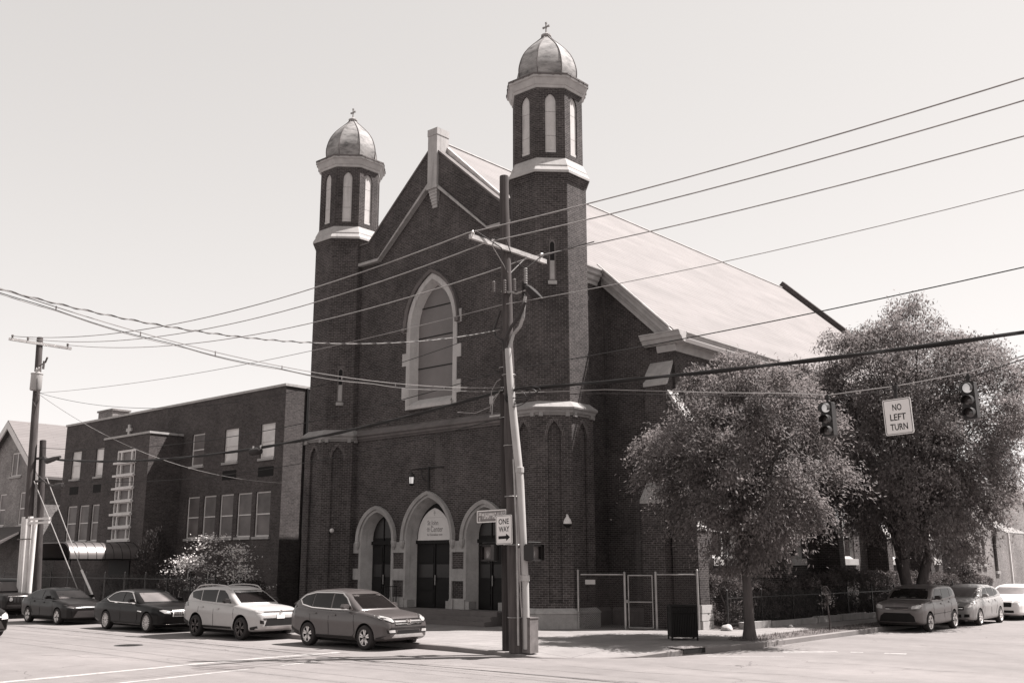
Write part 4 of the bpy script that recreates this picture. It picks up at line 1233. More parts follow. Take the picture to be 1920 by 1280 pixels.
    tf = [tuple(p.vertices) for p in me.polygons] + [tuple(i + k for i in p.vertices) for p in me2.polygons]
    bvh = BVHTree.FromPolygons([Vector(v) for v in tv], tf)
    bvh_g = BVHTree.FromPolygons([v.co.copy() for v in me2.vertices], [tuple(p.vertices) for p in me2.polygons])
    def patch(nm, poly, mode, mat, off=.006, par=root, grid=.09, th=.02, smooth=True):
        """a panel following the body: poly in (s,z) for sides L/R, (y,z) for front F / back B, (s,y) for top T"""
        b = bmesh.new()
        f = b.faces.new([b.verts.new((p[0], p[1], 0)) for p in poly])
        xs = [p[0] for p in poly]; ys = [p[1] for p in poly]
        for axn, lo, hi in ((0, min(xs), max(xs)), (1, min(ys), max(ys))):
            q = math.ceil((hi - lo) / grid)
            for i in range(1, q):
                c = lo + (hi - lo) * i / q
                co_ = (c, 0, 0) if axn == 0 else (0, c, 0); no = (1, 0, 0) if axn == 0 else (0, 1, 0)
                bmesh.ops.bisect_plane(b, geom=b.verts[:] + b.edges[:] + b.faces[:], plane_co=co_, plane_no=no)
        bmesh.ops.triangulate(b, faces=b.faces[:])
        bt = bvh_g if nm in ('side_window', 'windscreen', 'rear_window', 'window_trim') else bvh
        for v in b.verts:
            u, w = v.co.x, v.co.y
            if mode in 'LR':
                sy = 1 if mode == 'L' else -1; o = Vector((X0 - u, sy * 3, w)); d = Vector((0, -sy, 0))
            elif mode == 'F': o = Vector((X0 + 3, u, w)); d = Vector((-1, 0, 0))
            elif mode == 'B': o = Vector((-X0 - 3, u, w)); d = Vector((1, 0, 0))
            else: o = Vector((X0 - u, w, 4)); d = Vector((0, 0, -1))
            h, nn, _, _ = bt.ray_cast(o, d, 8)
            if h is None:
                h, nn, _, _ = bt.find_nearest(o + d * 3.2)
            v.co = h - d * off
        dd = d
        ext = bmesh.ops.extrude_edge_only(b, edges=[e for e in b.edges if e.is_boundary])
        for v in [x for x in ext['geom'] if isinstance(x, bmesh.types.BMVert)]: v.co += dd * th
        mm = bpy.data.meshes.new(nm); bmesh.ops.recalc_face_normals(b, faces=b.faces[:]); b.to_mesh(mm); b.free()
        if smooth: mm.polygons.foreach_set('use_smooth', [True] * len(mm.polygons)); mm.set_sharp_from_angle(angle=R(40))
        mm.materials.append(M[mat] if isinstance(mat, str) else mat)
        ob = bpy.data.objects.new(nm, mm); C.objects.link(ob); ob.parent = par
        return ob
    SIDES = sp.get('sides', 'LR')
    for nm, poly in sp['windows']:
        for md in SIDES:
            w = patch(nm, poly, md, sp.get('glass', 'carglass'), .008, grid=.12)
            if sp.get('wtrim') and nm == 'side_window':
                pass
    if sp.get('wtrim'):
        for md in SIDES:
            L = sp['wtrim']
            for i in range(len(L) - 1):
                (a, z0), (c, z1) = L[i], L[i + 1]; dl = math.hypot(c - a, z1 - z0); nx, nz = -(z1 - z0) / dl * .013, (c - a) / dl * .013
                patch('window_trim', [(a - nx, z0 - nz), (c - nx, z1 - nz), (c + nx, z1 + nz), (a + nx, z0 + nz)], md, 'chrome', .014, grid=.15)
    zt_ = max(z for y, z in sp['ws'])
    patch('windscreen', [(y, z - (.035 if z == zt_ else 0)) for y, z in sp['ws']], 'F', sp.get('wsglass', 'carglass'), .008, grid=.12)  # a grey wsglass paints the reflection into the windscreen colour
    patch('rear_window', sp['rw'], 'B', 'carglass', .008, grid=.15)
    for nm, poly, md, mat, off in sp['panels']:
        for m1 in (SIDES if md == 'S' else md):
            if md == 'F2':
                pass
            patch(nm, poly, m1, mat, off)
    for nm, poly, mat, off in sp.get('front_pairs', ()):
        for sy in (-1, 1):
            P = [(sy * y, z) for y, z in poly]
            patch(nm, P if sy > 0 else list(reversed(P)), 'F', mat, off, grid=.06)
    # door seams and handles
    for pts in sp['seams']:
        for md in SIDES:
            b_ = []
            for i in range(len(pts) - 1):
                (a, z0), (c, z1) = pts[i], pts[i + 1]; dl = math.hypot(c - a, z1 - z0); nx, nz = -(z1 - z0) / dl * .006, (c - a) / dl * .006
                patch('door_seam', [(a - nx, z0 - nz), (c - nx, z1 - nz), (c + nx, z1 + nz), (a + nx, z0 + nz)], md, 'well', .006, grid=.2, th=.012)
    for s, z in sp['handles']:
        for md in SIDES:
            patch('door_handle', [(s - .10, z - .018), (s + .10, z - .018), (s + .10, z + .022), (s - .10, z + .022)], md, sp.get('handle_mat', sp['paint']), .03, th=.035)
    # mirrors
    ms, mz = sp['mirror']
    for sy in (-1, 1):
        y0 = hw * interp(sp['wid'], ms) * sp.get('ghw', .90)
        b = MB()
        prof = [(.0, .0), (.08, .02), (.105, .1), (.09, .2), (.03, .225)]
        vs = []
        for (dx, k_) in ((.09, .8), (.02, 1.0), (-.06, .95)):
            vs += [(X0 - ms + dx, sy * (y0 + .03 + u * .95), mz + .09 + v * k_) for u, v in ((.0, -.06), (.18, -.07), (.23, 0), (.18, .08), (.0, .07))]
        b.add(vs, [(i * 5 + j, i * 5 + (j + 1) % 5, (i + 1) * 5 + (j + 1) % 5, (i + 1) * 5 + j) for i in range(2) for j in range(5)] + [(0, 1, 2, 3, 4), (14, 13, 12, 11, 10)])
        mi = b.build('mirror', sp.get('mirror_mat', sp['paint']), root, local=True, smooth=50)
        b = MB(); b.tube([(X0 - ms, sy * (y0 - .1), mz + .02), (X0 - ms, sy * (y0 + .1), mz + .06)], .03, 6); b.build('mirror_foot', 'plastic', mi, local=True)
    # wheels
    for ax in axles:
        for sy in (-1, 1):
            cx, cy = ax, sy * (hw - .115)
            o = thing('wheel', '', '', (cx, cy, wr)); del o['label'], o['category']; o.parent = root
            rr = sp.get('rim', .70) * wr; tw = .11
            b = MB()
            b.lathe((0, 0, 0), [(rr - .01, -tw), (wr - .05, -tw - .006), (wr - .015, -tw + .012), (wr, -tw + .05), (wr, tw - .05), (wr - .015, tw - .012), (wr - .05, tw + .006), (rr + .006, tw), (rr - .015, tw - .03), (rr - .02, -tw)], 32, axis='Y', cap=False)
            b.build('tyre', 'rubber', o, local=True, smooth=40)
            b = MB(); b.lathe((0, 0, 0), [(rr - .012, sy * (tw - .02)), (rr - .022, sy * (tw - .06)), (rr * .9, sy * .0), (.03, sy * .0)], 28, axis='Y', cap=False); b.lathe((0, 0, 0), [(.2 * rr + .02, sy * (tw - .05)), (.2 * rr + .02, sy * (tw - .025)), (.01, sy * (tw - .02))], 16, axis='Y')
            b.build('rim', 'well', o, local=True, smooth=40)
            b = MB(); ns = sp.get('spokes', 5); wsp = sp.get('spw', .06)
            for q in range(ns):
                a = 2 * PI * q / ns + .3
                dbl = sp.get('double', 0)
                for da in ((-dbl, dbl) if dbl else (0,)):
                    ca, sa = math.cos(a), math.sin(a); c2, s2 = math.cos(a + da), math.sin(a + da)
                    p0 = Vector((ca * .1 * rr, 0, sa * .1 * rr)); p1 = Vector((c2 * (rr - .01), 0, s2 * (rr - .01))); dn = (p1 - p0).normalized(); tn = Vector((-dn.z, 0, dn.x))
                    y0_, y1_ = sy * (tw - .045), sy * (tw - .015)
                    vs = []
                    for p, ww in ((p0, wsp * .8), (p1, wsp)):
                        for yy in (y0_, y1_):
                            for e in (-1, 1): vs.append(p + tn * e * ww / 2 + Vector((0, yy, 0)))
                    b.add(vs, [(0, 1, 3, 2), (4, 6, 7, 5), (0, 4, 5, 1), (2, 3, 7, 6), (0, 2, 6, 4), (1, 5, 7, 3)])
            b.lathe((0, 0, 0), [(rr - .014, sy * (tw - .035)), (rr + .004, sy * (tw - .004)), (rr - .02, sy * (tw - .008)), (rr - .03, sy * (tw - .03))], 28, axis='Y', cap=False)
            b.build('spokes', sp.get('rimmat', 'rim'), o, local=True)
    for fn in sp.get('extra', ()): fn(root, patch, X0, hw)
    b = MB(); b.bx(-X0 + .75, X0 - .7, -hw + .3, hw - .3, .17, .3); b.build('underbody', 'well', root, local=True)
    return root
M['p_grey'] = paint('paint_grey', .075, .25, .28, .35, .4)
M['p_silver'] = paint('paint_silver', .37, .15, .35)
M['p_black'] = paint('paint_black', .005, 0, .3, .12, .10)
M['p_dark'] = paint('paint_dark_grey', .010, 0, .3, .14, .12)
M['p_light'] = paint('paint_light_silver', .27, .3, .33)
M['p_tan'] = paint('paint_tan_silver', .10, .4, .32)
M['p_white'] = paint('paint_white', .66, 0, .3)
M['tail'] = glassy('tail_lens', .05, .1, .7)
M['mesh'] = plain('grille_mesh', .03, .5)
M['clear'] = glassy('clear_lens', .30, .06, .9, .5)
GR_L, GR_R = 'cars parked along the kerb before the church and school', 'cars parked along the side street'
CYC = 19.78 + .92                                       # centre line of the parked row

def ringbadge(x, yc, z, w, h, mat='chrome'):
    def f(root, patch, X0, hw):
        b = MB()
        for (rw, rh, dz) in ((w, h, 0), (w * .45, h * .9, 0), (w * .8, h * .45, h * .25)):
            b.tube([(X0 + x - .0, yc + rw / 2 * math.cos(a), z + dz + rh / 2 * math.sin(a)) for a in [2 * PI * i / 20 for i in range(21)]], .008, 5, cap=False)
        b.build('emblem', mat, root, local=True)
    return f
def hbadge(x, z):
    def f(root, patch, X0, hw):
        b = MB(); X = X0 + x
        b.box((X, -.045, z), (.02, .022, .11)); b.box((X, .045, z), (.02, .022, .11)); b.box((X, 0, z), (.018, .075, .022))
        b.tube([(X - .004, yy, zz) for yy, zz in ((-.075, z - .06), (-.085, z + .06), (-.06, z + .075), (.06, z + .075), (.085, z + .06), (.075, z - .06), (.06, z - .075), (-.06, z - .075), (-.075, z - .06))], .008, 5)
        b.build('emblem', 'chrome', root, local=True)
    return f
def slats(zs, w, mat='chrome', x=.004, h=.018):
    def f(root, patch, X0, hw):
        for z in zs: patch('grille_bar', [(-w, z - h), (w, z - h), (w, z + h), (-w, z + h)], 'F', mat, .02 + x, th=.02)
    return f
def rails(s0, s1, y, z, mat='alu'):
    def f(root, patch, X0, hw):
        for sy in (-1, 1):
            b = MB(); pts = []
            for i in range(13):
                t = i / 12; e = min(t, 1 - t) * 8; pts.append((X0 - (s0 + (s1 - s0) * t), sy * y, z - .0 + .055 * min(1, e) - .06 * (2 * t - 1) ** 2 - (.05 if e < .5 else 0)))
            b.tube(pts, .02, 6); b.build('roof_rail', mat, root, local=True)
    return f
def aerial(s, z):
    def f(root, patch, X0, hw):
        b = MB(); b.tube([(X0 - s, 0, z), (X0 - s - .06, 0, z + .18)], .008, 5); b.build('aerial', 'black', root, local=True)
    return f
def plate_f(z, x=.012, mat='signwhite', w=.15):
    def f(root, patch, X0, hw): patch('number_plate', [(-w, z - .075), (w, z - .075), (w, z + .075), (-w, z + .075)], 'F', mat, .02, th=.02)
    return f

# --- nearest: mid grey crossover
CRV = dict(L=4.55, W=1.82, wb=2.62, fo=.90, wr=.345, rim=.68, paint='p_grey', spokes=5, double=.20, spw=.045, arch=.06, tum=.30,
    top=[(0, .72), (.05, .80), (.20, .92), (.45, .985), (.9, 1.04), (1.22, 1.08), (1.6, 1.05), (2.6, 1.07), (3.6, 1.12), (4.2, 1.14), (4.45, 1.06), (4.55, .90)],
    bot=[(0, .36), (.15, .27), (.5, .22), (3.9, .23), (4.3, .30), (4.55, .42)],
    wid=[(0, .74), (.06, .82), (.2, .91), (.5, .985), (1.0, 1.0), (3.6, 1.0), (4.2, .96), (4.48, .87), (4.55, .78)],
    gh=[(1.12, 1.06), (1.45, 1.25), (1.85, 1.49), (2.05, 1.58), (2.4, 1.635), (3.0, 1.645), (3.6, 1.61), (4.0, 1.52), (4.25, 1.36), (4.45, 1.12)],
    windows=[('side_window', [(1.66, 1.115), (2.50, 1.115), (2.50, 1.53), (2.20, 1.52), (1.95, 1.40)]), ('side_window', [(2.58, 1.115), (3.42, 1.14), (3.38, 1.53), (2.58, 1.54)]), ('side_window', [(3.47, 1.145), (3.90, 1.22), (4.02, 1.34), (3.85, 1.44), (3.43, 1.52)])],
    wtrim=[(1.55, 1.10), (2.54, 1.095), (3.42, 1.12), (3.93, 1.20), (4.07, 1.34), (3.87, 1.47), (3.40, 1.555), (2.55, 1.565), (2.16, 1.55), (1.9, 1.42), (1.55, 1.10)],
    ws=[(-.66, 1.13), (.66, 1.13), (.60, 1.40), (.52, 1.56), (-.52, 1.56), (-.60, 1.40)], rw=[(-.55, 1.2), (.55, 1.2), (.48, 1.45), (-.48, 1.45)],
    panels=[('sill_cladding', [(1.30, .23), (3.10, .23), (3.10, .36), (1.30, .36)], 'S', 'plastic', .008), ('rear_cladding', [(3.95, .30), (4.45, .40), (4.45, .55), (3.98, .42)], 'S', 'plastic', .008),
        ('grille', [(-.52, .70), (.52, .70), (.56, .86), (-.56, .86)], 'F', 'mesh', .008), ('lower_intake', [(-.45, .47), (.45, .47), (.40, .56), (-.40, .56)], 'F', 'well', .008),
        ('skid_plate', [(-.62, .36), (.62, .36), (.52, .45), (-.52, .45)], 'F', 'alu', .02), ('bumper_bar', [(-.70, .60), (.70, .60), (.66, .645), (-.66, .645)], 'F', 'plastic', .01),
        ('front_cladding', [(.10, .28), (.52, .24), (.52, .34), (.12, .42)], 'S', 'plastic', .008), ('tail_lamp', [(4.16, .93), (4.5, .93), (4.42, 1.25), (4.28, 1.25)], 'S', 'tail', .008)],
    front_pairs=[('headlight_frame', [(.50, .765), (.62, .75), (.86, .86), (.92, 1.0), (.74, .985), (.52, .915)], 'well', .008), ('headlight', [(.53, .79), (.60, .78), (.82, .875), (.88, .975), (.74, .96), (.55, .89)], 'clear', .016), ('fog_lamp', [(.50, .50), (.70, .50), (.72, .57), (.52, .575)], 'lamp', .012), ('fog_surround', [(.47, .475), (.74, .475), (.76, .59), (.48, .60)], 'plastic', .006)],
    seams=[[(1.40, .95), (1.34, .45), (1.45, .34)], [(2.54, 1.07), (2.52, .36)], [(3.45, 1.1), (3.40, .75), (3.18, .45)], [(1.40, .30), (3.1, .30)]], handles=[(2.30, .93), (3.22, .96)], mirror=(1.74, 1.09), handle_mat='p_grey',
    extra=[hbadge(-.0, .785), slats((.86, .80, .735), .50, 'chrome', .004, .013), aerial(3.9, 1.56)])
make_car('crossover_car', 'grey crossover with chrome-trimmed windows nearest the corner utility pole', GR_L, (-24.45, CYC, 0), 0, CRV)

RAV = dict(L=4.60, W=1.84, wb=2.66, fo=.93, wr=.36, rim=.72, paint='p_silver', spokes=5, double=.18, spw=.035, rimmat='rim_dark', arch=.085, tum=.27,
    top=[(0, .76), (.05, .84), (.22, .96), (.5, 1.02), (.95, 1.07), (1.2, 1.10), (1.6, 1.08), (2.6, 1.11), (3.6, 1.17), (4.2, 1.20), (4.5, 1.14), (4.60, .95)],
    bot=[(0, .40), (.15, .30), (.5, .25), (3.9, .26), (4.3, .34), (4.60, .46)],
    wid=[(0, .72), (.06, .82), (.2, .92), (.5, .99), (1.0, 1.0), (3.6, 1.0), (4.2, .96), (4.5, .87), (4.60, .78)],
    gh=[(1.10, 1.08), (1.45, 1.28), (1.85, 1.50), (2.1, 1.60), (2.5, 1.655), (3.1, 1.66), (3.8, 1.62), (4.15, 1.56), (4.35, 1.40), (4.5, 1.18)],
    windows=[('side_window', [(1.62, 1.14), (2.50, 1.15), (2.50, 1.55), (2.22, 1.54), (1.98, 1.42)]), ('side_window', [(2.57, 1.155), (3.40, 1.19), (3.45, 1.54), (2.57, 1.555)]), ('side_window', [(3.46, 1.20), (4.00, 1.28), (4.12, 1.46), (3.95, 1.50), (3.50, 1.535)])],
    ws=[(-.68, 1.16), (.68, 1.16), (.61, 1.42), (.54, 1.575), (-.54, 1.575), (-.61, 1.42)], rw=[(-.55, 1.25), (.55, 1.25), (.48, 1.48), (-.48, 1.48)],
    panels=[('sill_cladding', [(1.36, .26), (3.14, .26), (3.14, .40), (1.36, .40)], 'S', 'plastic', .01), ('rear_cladding', [(4.02, .36), (4.5, .44), (4.5, .60), (4.06, .5)], 'S', 'plastic', .01), ('front_cladding', [(.12, .32), (.50, .27), (.50, .40), (.14, .46)], 'S', 'plastic', .008),
        ('grille', [(-.60, .86), (.60, .86), (.62, .915), (-.62, .915)], 'F', 'mesh', .008), ('lower_intake', [(-.60, .46), (.60, .46), (.52, .66), (-.52, .66)], 'F', 'well', .008), ('chrome_bar', [(-.62, .66), (.62, .66), (.66, .70), (-.66, .70)], 'F', 'plastic', .012),
        ('skid_plate', [(-.55, .36), (.55, .36), (.5, .43), (-.5, .43)], 'F', 'alu', .02), ('tail_lamp', [(4.1, 1.0), (4.56, .98), (4.5, 1.16), (4.2, 1.18)], 'S', 'tail', .008)],
    front_pairs=[('headlight', [(.58, .84), (.80, .87), (.90, 1.0), (.78, .98), (.60, .925)], 'clear', .012), ('fog_lamp', [(.62, .52), (.74, .53), (.75, .64), (.64, .62)], 'plastic', .010)],
    seams=[[(1.38, .98), (1.32, .5), (1.5, .40)], [(2.53, 1.1), (2.52, .40)], [(3.46, 1.15), (3.44, .82), (3.22, .5)]], handles=[(2.30, .95), (3.24, .99)], mirror=(1.70, 1.12), mirror_mat='plastic',
    extra=[ringbadge(.008, 0, .885, .15, .10), rails(2.0, 4.1, .60, 1.66), plate_f(.75)])
make_car('crossover_car', 'silver crossover with roof rails and black wheel arches', GR_L, (-30.55, CYC - .02, 0), 0, RAV)

LIN = dict(L=5.11, W=1.91, wb=2.99, fo=.90, wr=.345, rim=.76, paint='p_black', spokes=15, spw=.03, rimmat='rim', arch=.05, tum=.34,
    top=[(0, .66), (.05, .74), (.25, .86), (.6, .92), (1.1, .97), (1.45, 1.0), (1.9, .97), (3.4, 1.0), (4.2, 1.03), (4.8, 1.0), (5.02, .93), (5.11, .80)],
    bot=[(0, .30), (.15, .22), (.5, .19), (4.4, .20), (4.8, .28), (5.11, .40)],
    wid=[(0, .76), (.06, .84), (.25, .92), (.6, .985), (1.1, 1.0), (4.0, 1.0), (4.7, .95), (5.02, .88), (5.11, .80)],
    gh=[(1.38, .98), (1.8, 1.17), (2.2, 1.34), (2.45, 1.42), (2.85, 1.465), (3.2, 1.465), (3.7, 1.41), (4.1, 1.28), (4.5, 1.12), (4.75, 1.02)],
    windows=[('side_window', [(1.95, 1.03), (2.78, 1.03), (2.78, 1.37), (2.48, 1.36), (2.22, 1.22)]), ('side_window', [(2.86, 1.03), (3.78, 1.06), (3.95, 1.13), (3.62, 1.31), (3.3, 1.375), (2.86, 1.375)])],
    wtrim=[(1.85, 1.01), (2.82, 1.005), (3.80, 1.035), (4.05, 1.12), (3.66, 1.33), (3.3, 1.40), (2.82, 1.405), (2.45, 1.385), (2.2, 1.25), (1.85, 1.01)],
    ws=[(-.68, 1.05), (.68, 1.05), (.60, 1.26), (.54, 1.39), (-.54, 1.39), (-.60, 1.26)], rw=[(-.55, 1.1), (.55, 1.1), (.45, 1.32), (-.45, 1.32)], wsglass='grey_pane',
    panels=[('sill_trim', [(1.35, .25), (3.6, .25), (3.6, .285), (1.35, .285)], 'S', 'chrome', .012), ('grille', [(-.42, .56), (.42, .56), (.40, .78), (-.40, .78)], 'F', 'rim', .014), ('grille_mesh', [(-.39, .585), (.39, .585), (.37, .755), (-.37, .755)], 'F', 'mesh', .022), ('lower_trim', [(-.68, .27), (.68, .27), (.68, .295), (-.68, .295)], 'F', 'chrome', .02), ('fender_vent', [(1.25, .70), (1.55, .73), (1.55, .75), (1.25, .74)], 'S', 'chrome', .012)],
    front_pairs=[('headlight', [(.50, .66), (.74, .68), (.84, .78), (.72, .80), (.52, .77)], 'clear', .012)],
    seams=[[(1.62, .92), (1.58, .45), (1.7, .3)], [(2.82, 1.0), (2.80, .3)], [(3.9, 1.02), (3.8, .7), (3.55, .4)]], handles=[(2.0, .99), (3.3, 1.0)], mirror=(1.98, 1.0), handle_mat='chrome',
    extra=[slats((.67,), .36, 'chrome', .01, .006)])
def mesh_diamonds(root, patch, X0, hw):
    for i in range(9):
        y = -.36 + i * .09
        patch('grille_bar', [(y - .006, .59), (y + .006, .59), (y + .006, .75), (y - .006, .75)], 'F', 'chrome', .026, th=.01)
    patch('emblem', [(-.02, .60), (.02, .60), (.02, .74), (-.02, .74)], 'F', 'chrome', .04)
LIN['extra'].append(mesh_diamonds)
make_car('sedan_car', 'black saloon with chrome window trim and mesh grille behind the silver crossover', GR_L, (-36.6, CYC - .05, 0), 0, LIN)

COR = dict(L=4.63, W=1.78, wb=2.70, fo=.95, wr=.325, rim=.72, paint='p_dark', spokes=5, double=.22, spw=.05, arch=.05, tum=.34,
    top=[(0, .62), (.06, .70), (.25, .82), (.6, .90), (1.0, .96), (1.25, 1.0), (1.7, .95), (3.0, .98), (3.9, 1.04), (4.35, 1.05), (4.56, .98), (4.63, .85)],
    bot=[(0, .28), (.15, .2), (.5, .18), (4.0, .19), (4.4, .28), (4.63, .40)],
    wid=[(0, .70), (.06, .80), (.25, .91), (.6, .985), (1.0, 1.0), (3.7, 1.0), (4.3, .95), (4.55, .87), (4.63, .78)],
    gh=[(1.15, .97), (1.55, 1.16), (1.95, 1.32), (2.2, 1.39), (2.6, 1.425), (3.0, 1.42), (3.5, 1.35), (3.9, 1.22), (4.2, 1.09), (4.35, 1.05)],
    windows=[('side_window', [(1.72, 1.0), (2.52, 1.01), (2.52, 1.33), (2.26, 1.32), (2.0, 1.2)]), ('side_window', [(2.59, 1.015), (3.40, 1.05), (3.62, 1.13), (3.35, 1.25), (3.05, 1.33), (2.59, 1.335)])],
    ws=[(-.66, 1.03), (.66, 1.03), (.58, 1.24), (.52, 1.35), (-.52, 1.35), (-.58, 1.24)], rw=[(-.52, 1.1), (.52, 1.1), (.42, 1.3), (-.42, 1.3)], wsglass='grey_pane',
    panels=[('lower_intake', [(-.62, .30), (.62, .30), (.46, .56), (-.46, .56)], 'F', 'mesh', .008), ('grille', [(-.5, .62), (.5, .62), (.5, .645), (-.5, .645)], 'F', 'well', .008), ('tail_lamp', [(4.2, .86), (4.6, .84), (4.55, .98), (4.25, 1.0)], 'S', 'tail', .008)],
    front_pairs=[('headlight', [(.52, .66), (.76, .68), (.84, .80), (.70, .76), (.54, .70)], 'tail', .012), ('lamp_slit', [(.62, .655), (.80, .69), (.82, .71), (.62, .68)], 'clear', .016)],
    seams=[[(1.42, .9), (1.38, .45), (1.5, .3)], [(2.55, .98), (2.54, .3)], [(3.5, 1.02), (3.42, .7), (3.2, .42)]], handles=[(2.28, .86), (3.2, .90)], mirror=(1.78, .98), extra=[aerial(3.5, 1.34)])
make_car('sedan_car', 'dark grey compact saloon parked beside the guy wires', GR_L, (-43.6, CYC + .02, 0), 0, COR)

JEEP = dict(L=4.4, W=1.85, wb=2.58, fo=.80, wr=.37, rim=.62, paint='p_dark', spokes=5, spw=.09, arch=.10, tum=.16, ghw=.93,
    top=[(0, .84), (.05, .98), (.2, 1.06), (.5, 1.09), (1.2, 1.12), (1.5, 1.12), (4.1, 1.13), (4.35, 1.1), (4.4, 1.0)],
    bot=[(0, .48), (.2, .36), (.5, .32), (3.9, .34), (4.4, .46)],
    wid=[(0, .82), (.06, .88), (.3, .96), (.7, 1.0), (3.9, 1.0), (4.3, .96), (4.4, .9)],
    gh=[(1.32, 1.10), (1.6, 1.42), (1.8, 1.65), (2.0, 1.73), (2.6, 1.76), (3.6, 1.75), (4.1, 1.72), (4.25, 1.5), (4.35, 1.12)],
    windows=[('side_window', [(1.72, 1.19), (2.45, 1.19), (2.45, 1.62), (1.95, 1.61)]), ('side_window', [(2.55, 1.19), (3.3, 1.19), (3.3, 1.62), (2.55, 1.62)]), ('side_window', [(3.4, 1.2), (4.0, 1.2), (4.0, 1.60), (3.4, 1.62)])],
    ws=[(-.70, 1.2), (.70, 1.2), (.64, 1.64), (-.64, 1.64)], rw=[(-.6, 1.22), (.6, 1.22), (.55, 1.55), (-.55, 1.55)], wsglass='grey_pane',
    panels=[('lower_bumper', [(-.76, .46), (.76, .46), (.76, .62), (-.76, .62)], 'F', 'plastic', .02)] + [('grille_slot', [(-.47 + k * .15, .72), (-.38 + k * .15, .72), (-.38 + k * .15, .95), (-.47 + k * .15, .95)], 'F', 'well', .008) for k in range(7)],
    front_pairs=[('headlight', [(.60 + .085 * math.cos(a), .86 + .085 * math.sin(a)) for a in [2 * PI * i / 14 for i in range(14)]], 'clear', .014)],
    seams=[[(1.55, 1.05), (1.5, .5)], [(2.5, 1.12), (2.5, .45)]], handles=[(2.3, .98), (3.2, .98)], mirror=(1.75, 1.14), mirror_mat='plastic', extra=[slats((1.0,), .7, 'chrome', .0, .012)])
make_car('off_road_car', 'boxy dark off-road car with a slotted grille at the far left kerb', GR_L, (-50.3, CYC + .35, 0), 0, JEEP)

SOUL = dict(L=4.14, W=1.80, wb=2.57, fo=.83, wr=.335, rim=.70, paint='p_tan', spokes=5, double=.15, spw=.06, arch=.055, tum=.17, ghw=.93,
    top=[(0, .74), (.05, .86), (.2, .97), (.5, 1.03), (.95, 1.07), (1.2, 1.09), (1.6, 1.05), (2.6, 1.09), (3.5, 1.15), (3.95, 1.15), (4.1, 1.05), (4.14, .9)],
    bot=[(0, .34), (.15, .25), (.5, .21), (3.6, .22), (4.0, .32), (4.14, .42)],
    wid=[(0, .80), (.06, .88), (.2, .95), (.45, .995), (1.0, 1.0), (3.3, 1.0), (3.8, .97), (4.08, .90), (4.14, .83)],
    gh=[(1.08, 1.07), (1.35, 1.27), (1.6, 1.47), (1.8, 1.56), (2.2, 1.60), (2.9, 1.60), (3.5, 1.575), (3.75, 1.52), (3.95, 1.3), (4.06, 1.14)],
    windows=[('side_window', [(1.50, 1.11), (2.30, 1.12), (2.30, 1.47), (1.84, 1.47), (1.68, 1.36)]), ('side_window', [(2.38, 1.125), (3.10, 1.16), (3.10, 1.48), (2.38, 1.48)]), ('side_window', [(3.18, 1.18), (3.55, 1.24), (3.62, 1.36), (3.45, 1.46), (3.18, 1.475)])],
    ws=[(-.70, 1.13), (.70, 1.13), (.65, 1.36), (.60, 1.52), (-.60, 1.52), (-.65, 1.36)], rw=[(-.52, 1.2), (.52, 1.2), (.5, 1.48), (-.5, 1.48)],
    panels=[('lower_intake', [(-.66, .30), (.66, .30), (.60, .55), (.46, .66), (-.46, .66), (-.60, .55)], 'F', 'well', .010), ('grille', [(-.40, .80), (.40, .80), (.42, .87), (-.42, .87)], 'F', 'mesh', .010), ('grille_trim', [(-.40, .79), (.40, .79), (.40, .803), (-.40, .803)], 'F', 'chrome', .016), ('tail_lamp', [(3.85, .95), (4.1, .95), (4.04, 1.4), (3.92, 1.4)], 'S', 'tail', .008)],
    front_pairs=[('headlight', [(.52, .80), (.78, .82), (.86, .96), (.66, .95), (.53, .90)], 'clear', .012)],
    seams=[[(1.25, .98), (1.2, .45), (1.3, .32)], [(2.34, 1.08), (2.33, .32)], [(3.15, 1.12), (3.12, .75), (2.95, .42)], [(1.25, .60), (3.0, .64)]], handles=[(2.12, .95), (2.98, .99)], mirror=(1.56, 1.08), mirror_mat='plastic', extra=[])
make_car('hatchback_car', 'boxy tan-grey hatchback first in the row on the side street', GR_R, (-14.50, 39.45, 0), -PI / 2, SOUL)

